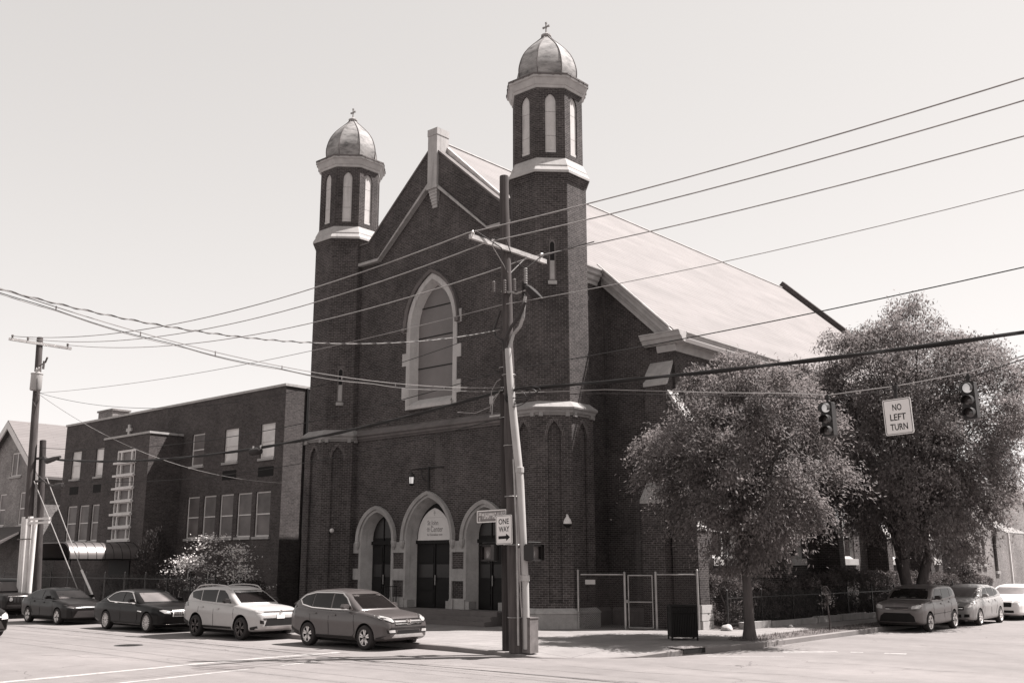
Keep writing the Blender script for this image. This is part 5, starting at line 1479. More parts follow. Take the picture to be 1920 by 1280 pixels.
VER = dict(L=4.30, W=1.69, wb=2.60, fo=.86, wr=.315, rim=.70, paint='p_light', spokes=7, spw=.05, arch=.05, tum=.26,
    top=[(0, .62), (.06, .74), (.25, .88), (.55, .96), (.9, 1.02), (1.05, 1.04), (1.5, 1.0), (2.6, 1.03), (3.5, 1.08), (4.0, 1.08), (4.24, 1.0), (4.30, .85)],
    bot=[(0, .28), (.15, .2), (.5, .18), (3.8, .19), (4.15, .28), (4.30, .40)],
    wid=[(0, .72), (.06, .82), (.25, .92), (.55, .985), (1.0, 1.0), (3.4, 1.0), (4.0, .95), (4.24, .87), (4.30, .80)],
    gh=[(.95, 1.02), (1.35, 1.24), (1.75, 1.43), (2.0, 1.51), (2.5, 1.545), (3.0, 1.53), (3.5, 1.47), (3.85, 1.36), (4.08, 1.2), (4.2, 1.06)],
    windows=[('side_window', [(1.45, 1.06), (2.26, 1.07), (2.26, 1.42), (1.98, 1.41), (1.7, 1.27)]), ('side_window', [(2.33, 1.075), (3.08, 1.1), (3.05, 1.42), (2.33, 1.43)]), ('side_window', [(3.15, 1.11), (3.58, 1.18), (3.45, 1.33), (3.13, 1.40)])],
    ws=[(-.63, 1.09), (.63, 1.09), (.57, 1.33), (.50, 1.46), (-.50, 1.46), (-.57, 1.33)], rw=[(-.52, 1.15), (.52, 1.15), (.45, 1.42), (-.45, 1.42)], wsglass='grey_pane',
    panels=[('grille', [(-.46, .60), (.46, .60), (.50, .73), (-.50, .73)], 'F', 'well', .008), ('lower_intake', [(-.36, .32), (.36, .32), (.36, .44), (-.36, .44)], 'F', 'well', .008), ('tail_lamp', [(3.95, .85), (4.25, .85), (4.2, 1.05), (4.0, 1.06)], 'S', 'tail', .008)],
    front_pairs=[('headlight', [(.46, .68), (.70, .70), (.82, .88), (.70, .90), (.54, .80)], 'clear', .012), ('fog_opening', [(.46, .33), (.66, .34), (.66, .45), (.48, .45)], 'well', .008)],
    seams=[[(1.2, .9), (1.15, .45), (1.25, .28)], [(2.30, 1.02), (2.28, .28)], [(3.12, 1.06), (3.05, .7), (2.85, .4)]], handles=[(2.08, .90), (2.92, .94)], mirror=(1.5, 1.04), extra=[slats((.665,), .44, 'chrome', 0, .012)])
make_car('hatchback_car', 'light silver hatchback between the boxy tan hatchback and the white saloon', GR_R, (-14.30, 44.62, 0), -PI / 2, VER)

MAL = dict(L=4.87, W=1.85, wb=2.74, fo=.98, wr=.335, rim=.7, paint='p_white', spokes=5, double=.15, spw=.05, arch=.05, tum=.33,
    top=[(0, .66), (.06, .76), (.25, .88), (.6, .95), (1.1, 1.0), (1.35, 1.02), (1.8, .98), (3.2, 1.0), (4.1, 1.06), (4.6, 1.05), (4.8, .98), (4.87, .85)],
    bot=[(0, .28), (.15, .21), (.5, .18), (4.2, .2), (4.6, .28), (4.87, .4)],
    wid=[(0, .78), (.06, .85), (.25, .93), (.6, .985), (1.0, 1.0), (3.9, 1.0), (4.5, .95), (4.8, .87), (4.87, .8)],
    gh=[(1.28, 1.0), (1.7, 1.2), (2.1, 1.37), (2.35, 1.43), (2.8, 1.46), (3.2, 1.45), (3.7, 1.38), (4.1, 1.24), (4.4, 1.12), (4.55, 1.06)],
    windows=[('side_window', [(1.85, 1.03), (2.68, 1.04), (2.68, 1.37), (2.4, 1.36), (2.12, 1.22)]), ('side_window', [(2.75, 1.045), (3.6, 1.08), (3.8, 1.16), (3.5, 1.29), (3.2, 1.37), (2.75, 1.375)])],
    ws=[(-.68, 1.07), (.68, 1.07), (.60, 1.28), (.54, 1.39), (-.54, 1.39), (-.60, 1.28)], rw=[(-.52, 1.12), (.52, 1.12), (.42, 1.32), (-.42, 1.32)], wsglass='grey_pane',
    panels=[('grille', [(-.50, .74), (.50, .74), (.52, .82), (-.52, .82)], 'F', 'well', .01), ('lower_grille', [(-.48, .56), (.48, .56), (.5, .70), (-.5, .70)], 'F', 'well', .01), ('lower_intake', [(-.56, .32), (.56, .32), (.56, .42), (-.56, .42)], 'F', 'well', .01), ('grille_bar', [(-.5, .705), (.5, .705), (.5, .735), (-.5, .735)], 'F', 'chrome', .014)],
    front_pairs=[('headlight', [(.56, .70), (.78, .74), (.86, .86), (.72, .86), (.58, .82)], 'clear', .012)],
    seams=[[(1.5, .92), (1.45, .45), (1.55, .28)], [(2.72, 1.0), (2.70, .28)]], handles=[(2.5, .9), (3.4, .94)], mirror=(1.9, 1.02), extra=[])
make_car('sedan_car', 'white saloon at the right edge behind the light silver hatchback', GR_R, (-14.05, 50.2, 0), -PI / 2, MAL)

SED = dict(COR); SED['paint'] = 'p_black'; SED['front_pairs'] = [('headlight', [(.48, .60), (.76, .62), (.86, .80), (.70, .82), (.52, .74)], 'clear', .014)]; SED['wsglass'] = 'carglass'
make_car('sedan_car', 'black car whose bright headlight alone enters the left picture edge', '', (-38.35, 14.6, 0), 0, SED)

# ------------------------------------------------------------------ utility poles
MP = Vector((-18.5, 21.2))                              # foot of the tall corner pole
pole = thing('utility_pole', 'tall leaning wooden pole with a crossarm at the church corner', 'utility pole', (-18.45, 21.12, .15))
def lean(z, p0, p1): t = (z - p0[2]) / (p1[2] - p0[2]); return Vector(p0) + (Vector(p1) - Vector(p0)) * t
P0, P1 = (-18.45, 21.12, .10), (-18.90, 21.12, 13.62)
def mp(z): return lean(z, P0, P1)
b = MB()
pts = [mp(.1 + 13.52 * i / 16) + Vector((.012 * math.sin(i * 1.7), .012 * math.cos(i * 2.3), 0)) for i in range(17)]
b.tube(pts, [.185 - .05 * i / 16 + (.01 if i == 0 else 0) for i in range(17)], 14); b.build('pole_shaft', 'wood', pole, smooth=40)
b = MB(); a = mp(11.22); b.box((a.x + .16, 21.10, 11.30), (.10, 3.3, .13)); cr = b.build('crossarm', 'crossarm', pole)
b = MB()
for s in (-1, 1): b.tube([(a.x + .17, 21.1 + s * .75, 11.24), (mp(10.6).x + .13, 21.1 + s * .05, 10.6)], .014, 5)
b.build('crossarm_brace', 'steel', cr)
INS = [(19.55, 11.42), (20.4, 11.39), (22.55, 11.47)]
for y, z in INS:
    b = MB(); b.lathe((a.x + .16, y, z - .09), [(.02, 0), (.05, .02), (.035, .05), (.06, .07), (.04, .10), (.05, .12), (.03, .15)], 10); b.build('insulator', 'alu', cr)
# bracket with cut-outs and arrester
q = mp(10.0)
b = MB()
b.tube([(q.x + .13, q.y, 10.02), (q.x + .42, q.y - .05, 9.92), (q.x + .75, q.y, 9.98)], .03, 6); b.tube([(q.x - .15, q.y - .05, 10.08), (q.x + .13, q.y - .15, 10.0), (q.x + .5, q.y - .28, 9.9)], .028, 6)
br = b.build('equipment_bracket', 'steel', pole)
for x, y, z, h in ((q.x - .42, q.y - .1, 10.1, .34), (q.x + .38, q.y - .1, 10.0, .36), (q.x + .1, q.y - .2, 9.95, .42)):
    b = MB(); prof = [(.02, 0)]
    for i in range(6): prof += [(.055, h * (i + .2) / 6), (.035, h * (i + .7) / 6)]
    b.lathe((x, y, z), prof + [(.03, h)], 8); b.build('arrester', 'stone_dark', br)
for dx, z in ((.72, 10.15), (.64, 9.75)):
    b = MB(); prof = []
    for i in range(7): prof += [(.06, .5 * (i + .2) / 7), (.04, .5 * (i + .7) / 7)]
    b.lathe((q.x + dx, q.y, z), prof, 8); b.build('cut_out', 'stone_mid' if dx > .7 else 'plastic', br)
b = MB(); b.tube([(q.x + .70, q.y, 10.12), (q.x + .85, q.y, 9.98), (q.x + 1.05, q.y + .02, 9.78), (q.x + 1.3, q.y + .05, 9.6)], [.05, .11, .13, .05], 8); b.build('cut_out_cover', 'rubber', br)
b = MB()
b.tube(sag((q.x + .70, q.y, 9.8), (q.x + .62, q.y, 9.2), .0, 6), .05, 6); b.tube([(q.x + .62, q.y, 9.2), (q.x + .5, q.y, 8.95), (q.x + .30, q.y - .05, 8.75), (q.x + .20, q.y - .12, 8.35)], .055, 7)
b.build('riser_head', 'steel', br)
b = MB(); b.tube([(-18.70, 20.95, 8.3), (-18.68, 20.93, 8.6), (-18.45, 20.95, 8.95), (-18.2, 21.0, 9.2), (-18.02, 21.05, 9.6)], .045, 6); b.build('jumper_cable', 'cable', pole, smooth=60)
b = MB(); b.tube([(-18.74, 20.95, 8.3), (-18.75, 20.93, 8.55), (-19.05, 20.95, 8.75), (-19.12, 20.95, 8.95), (-18.90, 20.98, 9.5)], .035, 6); b.build('jumper_cable', 'cable', pole, smooth=60)
b = MB(); b.tube([(a.x + .16, 20.4, 11.5), (a.x + .62, 20.45, 11.35), (a.x + .66, 20.7, 10.8), (q.x + .72, q.y, 10.6)], .016, 5); b.build('jumper_cable', 'cable', pole, smooth=60)
b = MB(); b.tube([(a.x + .2, 19.6, 11.5), (a.x + .3, 20.6, 11.2), (a.x + .2, 20.95, 10.6), (q.x + .12, q.y - .2, 10.35)], .016, 5); b.build('jumper_cable', 'cable', pole, smooth=60)
b = MB(); b.tube([(q.x + .72, q.y, 10.6), (q.x + .95, q.y + .4, 11.0), (-17.2, 22.3, 11.35), (-16.6, 22.45, 11.42)], .018, 5); b.build('jumper_cable', 'cable', pole, smooth=60)
# pale conduit strapped to the pole, foot in a concrete box
cpt = [(-18.15, 21.2, .2), (-18.16, 21.17, 1.9), (-18.17, 21.13, 2.6), (-18.24, 21.06, 4.6), (-18.40, 21.0, 6.2), (-18.52, 20.98, 7.3), (-18.60, 20.97, 8.33)]
con = MB(); con.tube(cpt, [.095, .095, .095, .11, .11, .10, .09], 14); con.build('conduit', 'conduit', pole, smooth=50)
b = MB()
for z in (2.02, 4.9): b.lathe(tuple(Vector(cpt[1]) + (Vector(cpt[3]) - Vector(cpt[1])) * ((z - 1.9) / 2.7)), [(.11, -.08), (.125, -.07), (.125, .07), (.11, .08)], 14)
b.build('conduit_coupling', 'conduit', pole)
b = MB()
for z in (1.0, 2.9, 4.2, 5.6, 7.6): b.tube([tuple(mp(z) + Vector((.2 * math.cos(t), .2 * math.sin(t), 0))) for t in [PI * k / 8 for k in range(17)]], .012, 4)
b.tube([(-18.25, 20.98, .3), (-18.27, 20.96, 3.0), (-18.38, 20.95, 5.2)], .03, 6)
b.build('strap', 'steel', pole)
bx = thing('concrete_box', 'waist-high grey concrete box round the conduit foot at the corner pole', 'concrete box', (-18.0, 21.35, .12))
b = MB(); b.bx(-18.34, -17.98, 21.14, 21.48, .10, .98); b.build('box_shell', 'concrete_box', bx)
b = MB(); b.bx(-18.355, -17.965, 21.125, 21.495, .98, 1.01); b.build('box_lid', 'stone_dark', bx)
# the short old pole beside it
stub = thing('utility_pole', 'shorter dark weathered pole stump close beside the tall corner pole', 'utility pole', (-18.82, 21.42, .15))
S0, S1 = (-18.98, 21.38, .12), (-19.12, 21.38, 8.32)
b = MB(); pts = [lean(.12 + 8.2 * i / 10, S0, S1) for i in range(11)]
b.tube(pts, [.15 - .02 * i / 10 for i in range(11)], 12); b.build('pole_shaft', 'wood_dark', stub, smooth=40)
b = MB()
for z in (7.9, 7.2, 6.45): p_ = lean(z, S0, S1); b.tube([tuple(p_ + Vector((.145 * math.cos(t), .145 * math.sin(t), 0))) for t in [2 * PI * k / 14 for k in range(15)]], .014, 4)
p_ = lean(6.5, S0, S1); b.box((p_.x - .25, p_.y - .12, 6.52), (.42, .05, .05)); b.tube([(p_.x - .12, p_.y - .16, 7.15), (p_.x - .28, p_.y - .2, 7.0), (p_.x - .3, p_.y - .2, 6.55)], .02, 5)
b.box((p_.x - .33, p_.y - .16, 6.98), (.16, .08, .22))
b.build('pole_hardware', 'steel', stub)

# the pole group at the far left
lp = thing('utility_pole', 'tall wooden pole with a crossarm and pale transformer at far left', 'utility pole', (-49.7, 21.8, .15))
L0, L1 = (-49.42, 21.6, .1), (-50.56, 21.6, 13.5)
def lpp(z): return lean(z, L0, L1)
b = MB(); b.tube([lpp(.1 + 13.4 * i / 10) for i in range(11)], [.23 - .08 * i / 10 for i in range(11)], 12); b.build('pole_shaft', 'wood', lp, smooth=40)
a2 = lpp(13.2); b = MB(); b.box((a2.x + .15, 21.6, 13.15), (.11, 3.1, .13)); ca = b.build('crossarm', 'alu', lp)
for y in (20.2, 20.95, 22.95):
    b = MB(); b.lathe((a2.x + .15, y, 13.21), [(.03, 0), (.06, .03), (.03, .07), (.07, .1), (.05, .17)], 8); b.build('insulator', 'stone_dark', ca)
tp = lpp(11.1); b = MB(); b.lathe((tp.x + .40, tp.y - .22, 10.72), [(.24, 0), (.27, .04), (.27, .78), (.29, .80), (.29, .84), (.12, .92)], 18); tr_ = b.build('transformer', 'conduit', lp, smooth=40)
b = MB()
for dx in (-.12, .14): b.lathe((tp.x + .40 + dx, tp.y - .22, 11.58), [(.05, 0), (.05, .1), (.03, .12), (.05, .2), (.02, .3)], 8)
b.build('bushing', 'alu', tr_)
b = MB(); c_ = lpp(12.0); b.tube([(c_.x + .1, c_.y, 12.0), (c_.x + .6, c_.y, 12.1)], .03, 5); b.tube([(c_.x + .6, c_.y, 11.8), (c_.x + .62, c_.y, 12.2)], .06, 6); b.tube([(c_.x + .75, c_.y, 12.1), (c_.x + .95, c_.y, 12.35)], .05, 6); b.build('cut_out', 'stone_dark', lp)
b = MB(); b.tube([(tp.x + .6, tp.y - .3, 11.5), (tp.x + .75, tp.y - .3, 10.8), (tp.x + .6, tp.y - .2, 9.9), (tp.x + .1, tp.y - .2, 10.3)], .015, 5); b.build('drop_lead', 'cable', lp)
ls = thing('utility_pole', 'short black pole stump beside the far left pole', 'utility pole', (-49.1, 21.9, .15))
b = MB(); b.tube([lean(.1 + 8.2 * i / 8, (-48.75, 21.95, .1), (-49.85, 21.95, 8.3)) for i in range(9)], [.17 - .02 * i / 8 for i in range(9)], 12); b.build('pole_shaft', 'wood_dark', ls, smooth=40)
b = MB()
for z in (7.4, 6.3): b.box((-49.45, 21.75, z), (.9, .12, .1))
b.tube([(-49.3, 21.8, 7.45), (-48.6, 21.7, 7.2), (-48.0, 21.7, 7.25), (-47.2, 21.65, 7.3)], [.08, .14, .12, .06], 8); b.tube([(-49.3, 21.7, 6.5), (-48.2, 21.6, 6.1), (-47.2, 21.6, 5.9), (-46.6, 21.6, 5.85)], .04, 6)
b.lathe((-46.9, 21.6, 5.95), [(.11, -.35), (.12, -.3), (.12, .3), (.10, .35)], 10, axis='X')
b.build('cable_closure', 'cable', ls)
for k, (x0, y0) in enumerate(((-49.55, 21.42), (-49.27, 21.38), (-48.98, 21.42), (-48.72, 21.5))):
    b = MB(); b.tube([(x0, y0, .1), (x0 - .28 + .06 * k, y0, 4.6 - (.1 if k % 2 else 0))], .115, 12)
    o = b.build('white_conduit', 'white_trim', smooth=50)
    tag(o, ['leftmost white vertical conduit of the bundle at the far left pole', 'second white conduit from the left at the far left pole', 'third white conduit from the left at the far left pole', 'rightmost white vertical conduit of the bundle at the far left pole'][k], 'conduit', 'white conduits at the far left pole')
t = thing('standoff_bracket', 'bright double bar bracket at the top of the white conduits', 'bracket', (-48.0, 21.5, 4.2))
b = MB()
for z in (4.28, 4.46): b.box((-48.0, 21.3, z), (2.2, .08, .10))
b.box((-49.0, 21.3, 4.37), (.12, .1, .4)); b.build('bracket_bar', 'white_trim', t)
b = MB(); b.tube([(-49.8, 21.2, 3.55), (-48.4, 21.2, 3.55)], .03, 6); b.build('clamp_bar', 'stone_dark', t)
for k, (p, q_, lab) in enumerate((((-49.6, 21.6, 6.3), (-43.55, 21.9, .15), 'thinner left guy wire slanting from the black pole stump'), ((-48.3, 21.6, 6.4), (-42.6, 21.9, .15), 'right guy wire with a white guard tube near its foot'))):
    t = thing('guy_wire', lab, 'guy wire', q_, group='guy wires of the far left poles')
    b = MB(); b.tube([p, q_], .022, 5); b.build('strand', 'wire', t)
    if k:
        b = MB(); p1 = Vector(q_) + (Vector(p) - Vector(q_)) * .32; mid = (p1 + Vector(q_)) / 2 + Vector((.06, 0, .05)); b.tube([p1, mid, q_], .05, 8); b.build('guy_guard', 'white_trim', t)

# ------------------------------------------------------------------ wires
def wire(name, label, pts, r, mat, group='overhead wires'):
    b = MB(); b.tube(pts, r, 6)
    o = b.build(name, mat, smooth=60); tag(o, label, 'wire', group); return o
def span(p, q_, s): return sag(p, q_, s, 28)
WX = 20.0
wire('power_line', 'highest power line, left of the corner crossarm to the far left pole', span((-18.87, 19.55, 11.46), (-50.5, 20.2, 13.33), 1.0), .017, 'wire')
wire('power_line', 'highest power line rising right from the corner crossarm across the sky', span((-18.87, 19.55, 11.46), (WX, 19.55, 13.5), .98), .017, 'wire')
wire('power_line', 'second highest power line, from the corner crossarm to the far left pole', span((-18.87, 20.4, 11.4), (-50.5, 20.95, 13.33), 1.12), .017, 'wire')
wire('power_line', 'second highest power line, rising right from the corner crossarm', span((-18.87, 20.4, 11.4), (WX, 20.4, 13.52), 1.02), .017, 'wire')
wire('power_line', 'third power line, from the right crossarm end to the far left pole', span((-18.87, 22.5, 11.48), (-50.5, 23.0, 13.33), 1.05), .017, 'wire')
wire('power_line', 'third power line, from the right crossarm end rising to the right', span((-18.87, 22.5, 11.46), (WX, 22.5, 13.5), .92), .017, 'wire')
wire('neutral_wire', 'thin wire below the crossarm running to the far left pole', span((-18.87, 21.0, 9.66), (-50.2, 21.5, 10.62), .43), .010, 'wire')
wire('neutral_wire', 'thin wire below the crossarm rising right over the church roof', span((-18.87, 21.0, 9.66), (WX, 21.0, 12.48), 1.13), .010, 'wire')
def bundle(name, label, pts, r, n, rad, mat, group='overhead cables'):
    t = thing(name, label, 'cable', tuple(pts[0]), group=group)
    pts = [Vector(p) for p in pts]
    fine = []
    for i in range(len(pts) - 1):
        for k in range(3): fine.append(pts[i] + (pts[i + 1] - pts[i]) * (k / 3))
    fine.append(pts[-1])
    b = MB(); b.tube(fine, r, 7); b.build('main_cable', mat, t, smooth=60)
    for j in range(n):
        L = []
        for i, p in enumerate(fine):
            a_ = i * .55 + j * 2 * PI / n
            L.append(p + Vector((0, math.cos(a_) * rad, math.sin(a_) * rad - .01)))
        b = MB(); b.tube(L, r * .55, 5); b.build('lashed_strand', mat, t, smooth=60)
bundle('telephone_cable', 'thick black telephone cable from the corner poles to the far left stump', span((-18.95, 21.2, 7.22), (-49.5, 21.75, 7.41), .83), .038, 2, .034, 'wire_dark')
bundle('telephone_cable', 'thick black telephone cable crossing the trees right of the corner poles', span((-18.95, 21.2, 7.23), (WX, 21.2, 8.5), .94), .040, 2, .036, 'wire_dark')
wire('service_cable', 'black cable above the thick one, from the old stump to the far left', span((-18.95, 21.25, 7.80), (-49.5, 21.7, 7.90), .80), .013, 'wire_dark')
wire('service_cable', 'black cable from the old stump rising right past the eaves', span((-18.95, 21.25, 7.80), (WX, 21.2, 10.87), .83), .013, 'wire_dark')
wire('service_cable', 'cable from mid height of the tall pole sagging before the school parapet', span((-18.9, 21.1, 9.05), (-50.2, 21.6, 10.67), 1.47), .010, 'wire_dark')
wire('service_cable', 'lowest black cable, from the old stump to the far left poles', span((-18.95, 21.2, 6.43), (-49.5, 21.8, 6.43), .78), .012, 'wire_dark')
# twisted and lashed cables coming from across the street
G0, G1 = Vector((-18.9, 21.1, 8.97)), Vector((-18.66, 4.4, 7.6))
pts = sag(G0, G1, 1.0, 40)
t = thing('twisted_cable', 'pale twisted drop cable from upper left to the tall pole', 'cable', tuple(G0), group='overhead cables')
b = MB(); b.tube(pts, .011, 5); b.build('carrier', 'wire', t, smooth=60)
b = MB(); fine = []
for i in range(len(pts) - 1):
    for k in range(6): fine.append(pts[i] + (pts[i + 1] - pts[i]) * (k / 6))
b.tube([p + Vector((.018 * math.cos(i * .9), .0, .018 * math.sin(i * .9))) for i, p in enumerate(fine)], .009, 5); b.build('twisted_strand', 'cable', t, smooth=60)
H0, H1 = Vector((-18.95, 21.2, 7.24)), Vector((-18.68, 4.4, 7.75))
pts = sag(H0, H1, .76, 48)
t = thing('lashed_cable', 'wavy lashed cables sagging from upper left to the old stump', 'cable', tuple(H0), group='overhead cables')
b = MB(); b.tube([p + Vector((0, 0, .05)) for p in pts], .009, 5); b.build('carrier', 'wire', t, smooth=60)
for j in range(2):
    b = MB(); b.tube([p + Vector((0, 0, -.035 * abs(math.sin(i * .42 + j * .25)) - .02 * j)) for i, p in enumerate(pts)], .008, 5); b.build('slack_strand', 'wire' if j else 'wire_dark', t, smooth=60)
for i in range(2, 46, 5):
    b = MB(); b.box(pts[i] + Vector((0, 0, .02)), (.012, .02, .10)); b.build('cable_tie', 'stone_dark', t)
wire('drop_cable', 'pale dashed drop cable from the far left pole down to the left church tower', span((-50.2, 21.6, 10.64), (-38.75, 29.0, 6.05), 1.08), .011, 'wire')
# coils and tangled ends on the corner pole
t = thing('cable_coil', 'tangle of spare cable loops tied to the corner poles', 'cable coil', (-18.6, 20.9, 6.8), group=None)
for k in range(4):
    b = MB(); c0 = Vector((-18.05 - .08 * k, 20.95, 7.02 - .05 * k)); w_ = .62 - .08 * k; h_ = .14 + .03 * k
    b.tube([c0 + Vector((w_ * math.cos(u), .04 * math.sin(3 * u + k), h_ * math.sin(u))) for u in [2 * PI * i / 28 for i in range(29)]], .014, 5, cap=False); b.build('loop', 'cable' if k % 2 else 'wire_dark', t, smooth=60)
b = MB(); b.tube([(-18.9, 21.0, 7.2), (-19.3, 21.0, 6.75), (-19.9, 21.0, 6.62), (-20.6, 21.0, 6.72)], .01, 5); b.tube([(-18.9, 21.0, 7.5), (-19.05, 21.0, 7.45), (-19.25, 21.0, 7.2), (-19.3, 21.0, 6.6)], .012, 5); b.build('pale_end', 'wire', t, smooth=60)

# ------------------------------------------------------------------ signs
def rrect(u0, u1, v0, v1, r=.04, n=4):
    L = []
    for cx, cy, a0 in ((u1 - r, v1 - r, 0), (u0 + r, v1 - r, PI / 2), (u0 + r, v0 + r, PI), (u1 - r, v0 + r, 1.5 * PI)):
        L += [(cx + r * math.cos(a0 + PI / 2 * i / n), cy + r * math.sin(a0 + PI / 2 * i / n)) for i in range(n + 1)]
    return L
def sign_panel(t, fr, u0, u1, v0, v1, texts, face='signwhite', ink='black', border=True, arrow=None):
    b = MB(); b.plate(fr, rrect(u0, u1, v0, v1), (), .0, -.012); p = b.build('sign_panel', face, t)
    if border:
        b = MB(); e, w = .018, .010
        b.plate(fr, rrect(u0 + e, u1 - e, v0 + e, v1 - e, .03), [rrect(u0 + e + w, u1 - e - w, v0 + e + w, v1 - e - w, .025)], .003, .0005); b.build('border', ink, p)
    b = MB()
    for s, a, c, d, e in texts: b.text(s, fr, a, c, d, e, .003, .0005)
    if arrow: b.plate(fr, arrow, (), .003, .0005)
    b.build('lettering', ink, p)
    return p
t = thing('one_way_sign', 'white ONE WAY sign with a black arrow on the corner pole', 'sign', (-18.85, 20.86, 2.9))
fr = Frame((0, 20.86, 0), (1, 0, .03), (-.03, 0, 1))
oz = .57
u0, u1, v0, v1 = -19.13 + .29, -18.54 + .29, 2.90 + oz, 3.68 + oz
sign_panel(t, fr, u0, u1, v0, v1, [('ONE', u0 + .11, u1 - .11, v0 + .535, v0 + .685), ('WAY', u0 + .11, u1 - .10, v0 + .33, v0 + .48)],
    arrow=[(u0 + .09, v0 + .145), (u0 + .37, v0 + .145), (u0 + .37, v0 + .085), (u0 + .51, v0 + .185), (u0 + .37, v0 + .285), (u0 + .37, v0 + .225), (u0 + .09, v0 + .225)])
b = MB(); b.fbox(fr, u0 + .25, u0 + .33, v0 - .02, v1 + .02, -.04, -.0125); b.build('sign_bracket', 'steel', t)
t = thing('street_sign', 'grey street name sign with white border left of the ONE WAY sign', 'sign', (-19.3, 21.05, 3.5))
fr = Frame((0, 21.02, 0), (1, 0, .012), (-.012, 0, 1)); oz = .23
u0, u1, v0, v1 = -19.77, -18.66, 3.52 + oz, 3.86 + oz
b = MB(); b.plate(fr, rrect(u0, u1, v0, v1, .03), (), 0, -.012); p = b.build('sign_panel', 'signgrey', t)
b = MB(); b.plate(fr, rrect(u0 + .002, u1 - .002, v0 + .002, v1 - .002, .03), [rrect(u0 + .03, u1 - .03, v0 + .03, v1 - .03, .02)], .003, .0005); b.build('border', 'signwhite', p)
b = MB()
b.text('300', fr, u0 + .07, u0 + .18, v0 + .19, v0 + .28, .003, .0005); b.text('E', fr, u0 + .095, u0 + .14, v0 + .055, v0 + .145, .003, .0005)
b.text('MUHAMMAD ALI', fr, u0 + .21, u1 - .22, v0 + .10, v0 + .265, .003, .0005); b.text('BLVD', fr, u1 - .19, u1 - .05, v0 + .19, v0 + .28, .003, .0005)
b.build('lettering', 'signwhite', p)
b = MB(); b.fbox(fr, u1 - .35, u1 + .1, v0 + .15, v0 + .2, -.06, -.0125); b.build('sign_bracket', 'steel', t)
# pedestrian signals
def ped(label, fr, u0, u1, v0, v1, dep):
    t = thing('pedestrian_signal', label, 'pedestrian signal', tuple(fr((u0 + u1) / 2, v0, -dep / 2)), group='pedestrian signals on the corner pole')
    b = MB(); b.plate(fr, rrect(u0, u1, v0, v1, .03), [rrect(u0 + .045, u1 - .045, v0 + .045, v1 - .045, .02)], 0, -dep); b.fbox(fr, u0 + .02, u1 - .02, v0 + .02, v1 - .02, -dep - .06, -dep - .001)
    b.build('housing', 'sigblack', t)
    b = MB(); b.fbox(fr, u0 + .046, u1 - .046, v0 + .046, v1 - .046, -.10, -.115); l = b.build('lens', 'sheet', t)
    b = MB(); cu, cv = (u0 + u1) / 2 - .05, (v0 + v1) / 2 - .04
    b.fbox(fr, cu - .035, cu + .035, cv - .09, cv + .03, -.0985, -.096)
    for i, (h_, dx) in enumerate(((.09, -.034), (.12, -.012), (.115, .011), (.085, .033))): b.plate(fr, [(cu + dx - .009, cv + .028), (cu + dx + .009, cv + .028), (cu + dx * 1.5 + .008, cv + h_), (cu + dx * 1.5 - .008, cv + h_)], (), -.0985, -.096)
    b.plate(fr, [(cu + .034, cv - .06), (cu + .05, cv - .03), (cu + .085, cv + .045), (cu + .07, cv + .05), (cu + .034, cv - .01)], (), -.0985, -.096)
    b.build('hand_symbol', 'stone', l)
    b = MB(); b.fbox(fr, u0 + .0, u1, v1 + .001, v1 + .015, -dep, .07); b.fbox(fr, u0 - .014, u0 - .001, v0 + .02, v1 + .015, -dep, .07); b.fbox(fr, u1 + .001, u1 + .014, v0 + .02, v1 + .015, -dep, .07); b.build('visor', 'sigblack', t)
    b = MB(); b.tube([fr((u0 + u1) / 2, v0 - .05, -dep / 2), fr((u0 + u1) / 2, v0, -dep / 2)], .03, 6); b.tube([fr(u0 - .02, v1 + .06, -dep / 2), fr(u1 + .05, v1 + .06, -dep / 2)], .02, 6); b.build('mount', 'sigblack', t)
ped('left pedestrian signal with a hand symbol facing the main street', Frame((0, 20.95, 0), (1, 0, 0)), -19.60, -19.16, 2.47, 2.90, .22)
ped('right pedestrian signal seen from the side behind the conduit', Frame((-17.78, 0, 0), (0, 1, 0)), 21.0, 21.44, 2.47, 2.90, .24)

# ------------------------------------------------------------------ signals hung over the side street
KP = [(-18.9, 21.1, 7.1), (-15.3, 21.08, 6.80), (-12.0, 21.06, 6.35), (-10.1, 21.05, 6.12), (-9.3, 21.04, 5.99), (-7.75, 21.03, 6.02), (-6.32, 21.02, 6.12), (-5.26, 21.0, 6.32), (-2.0, 21.0, 6.9), (8, 21.0, 8.6)]
wire('span_wire', 'thin span wire carrying the two traffic signals and the turn sign', KP, .011, 'wire', None)
b = MB(); b.tube([(p[0], p[1], p[2] - .05 - .05 * abs(math.sin(i * 1.3))) for i, p in enumerate(KP)], .012, 5)
for cx_, cz, r_ in ((-10.0, 5.82, .11), (-8.95, 5.88, .10), (-10.7, 6.0, .2)):
    b.tube([(cx_ + r_ * math.cos(u), 21.04, cz + r_ * .9 * math.sin(u)) for u in [2 * PI * i / 20 for i in range(21)]], .010, 5, cap=False)
tag(b.build('signal_cable', 'cable', smooth=60), 'slack black signal cable with loops under the span wire', 'wire')
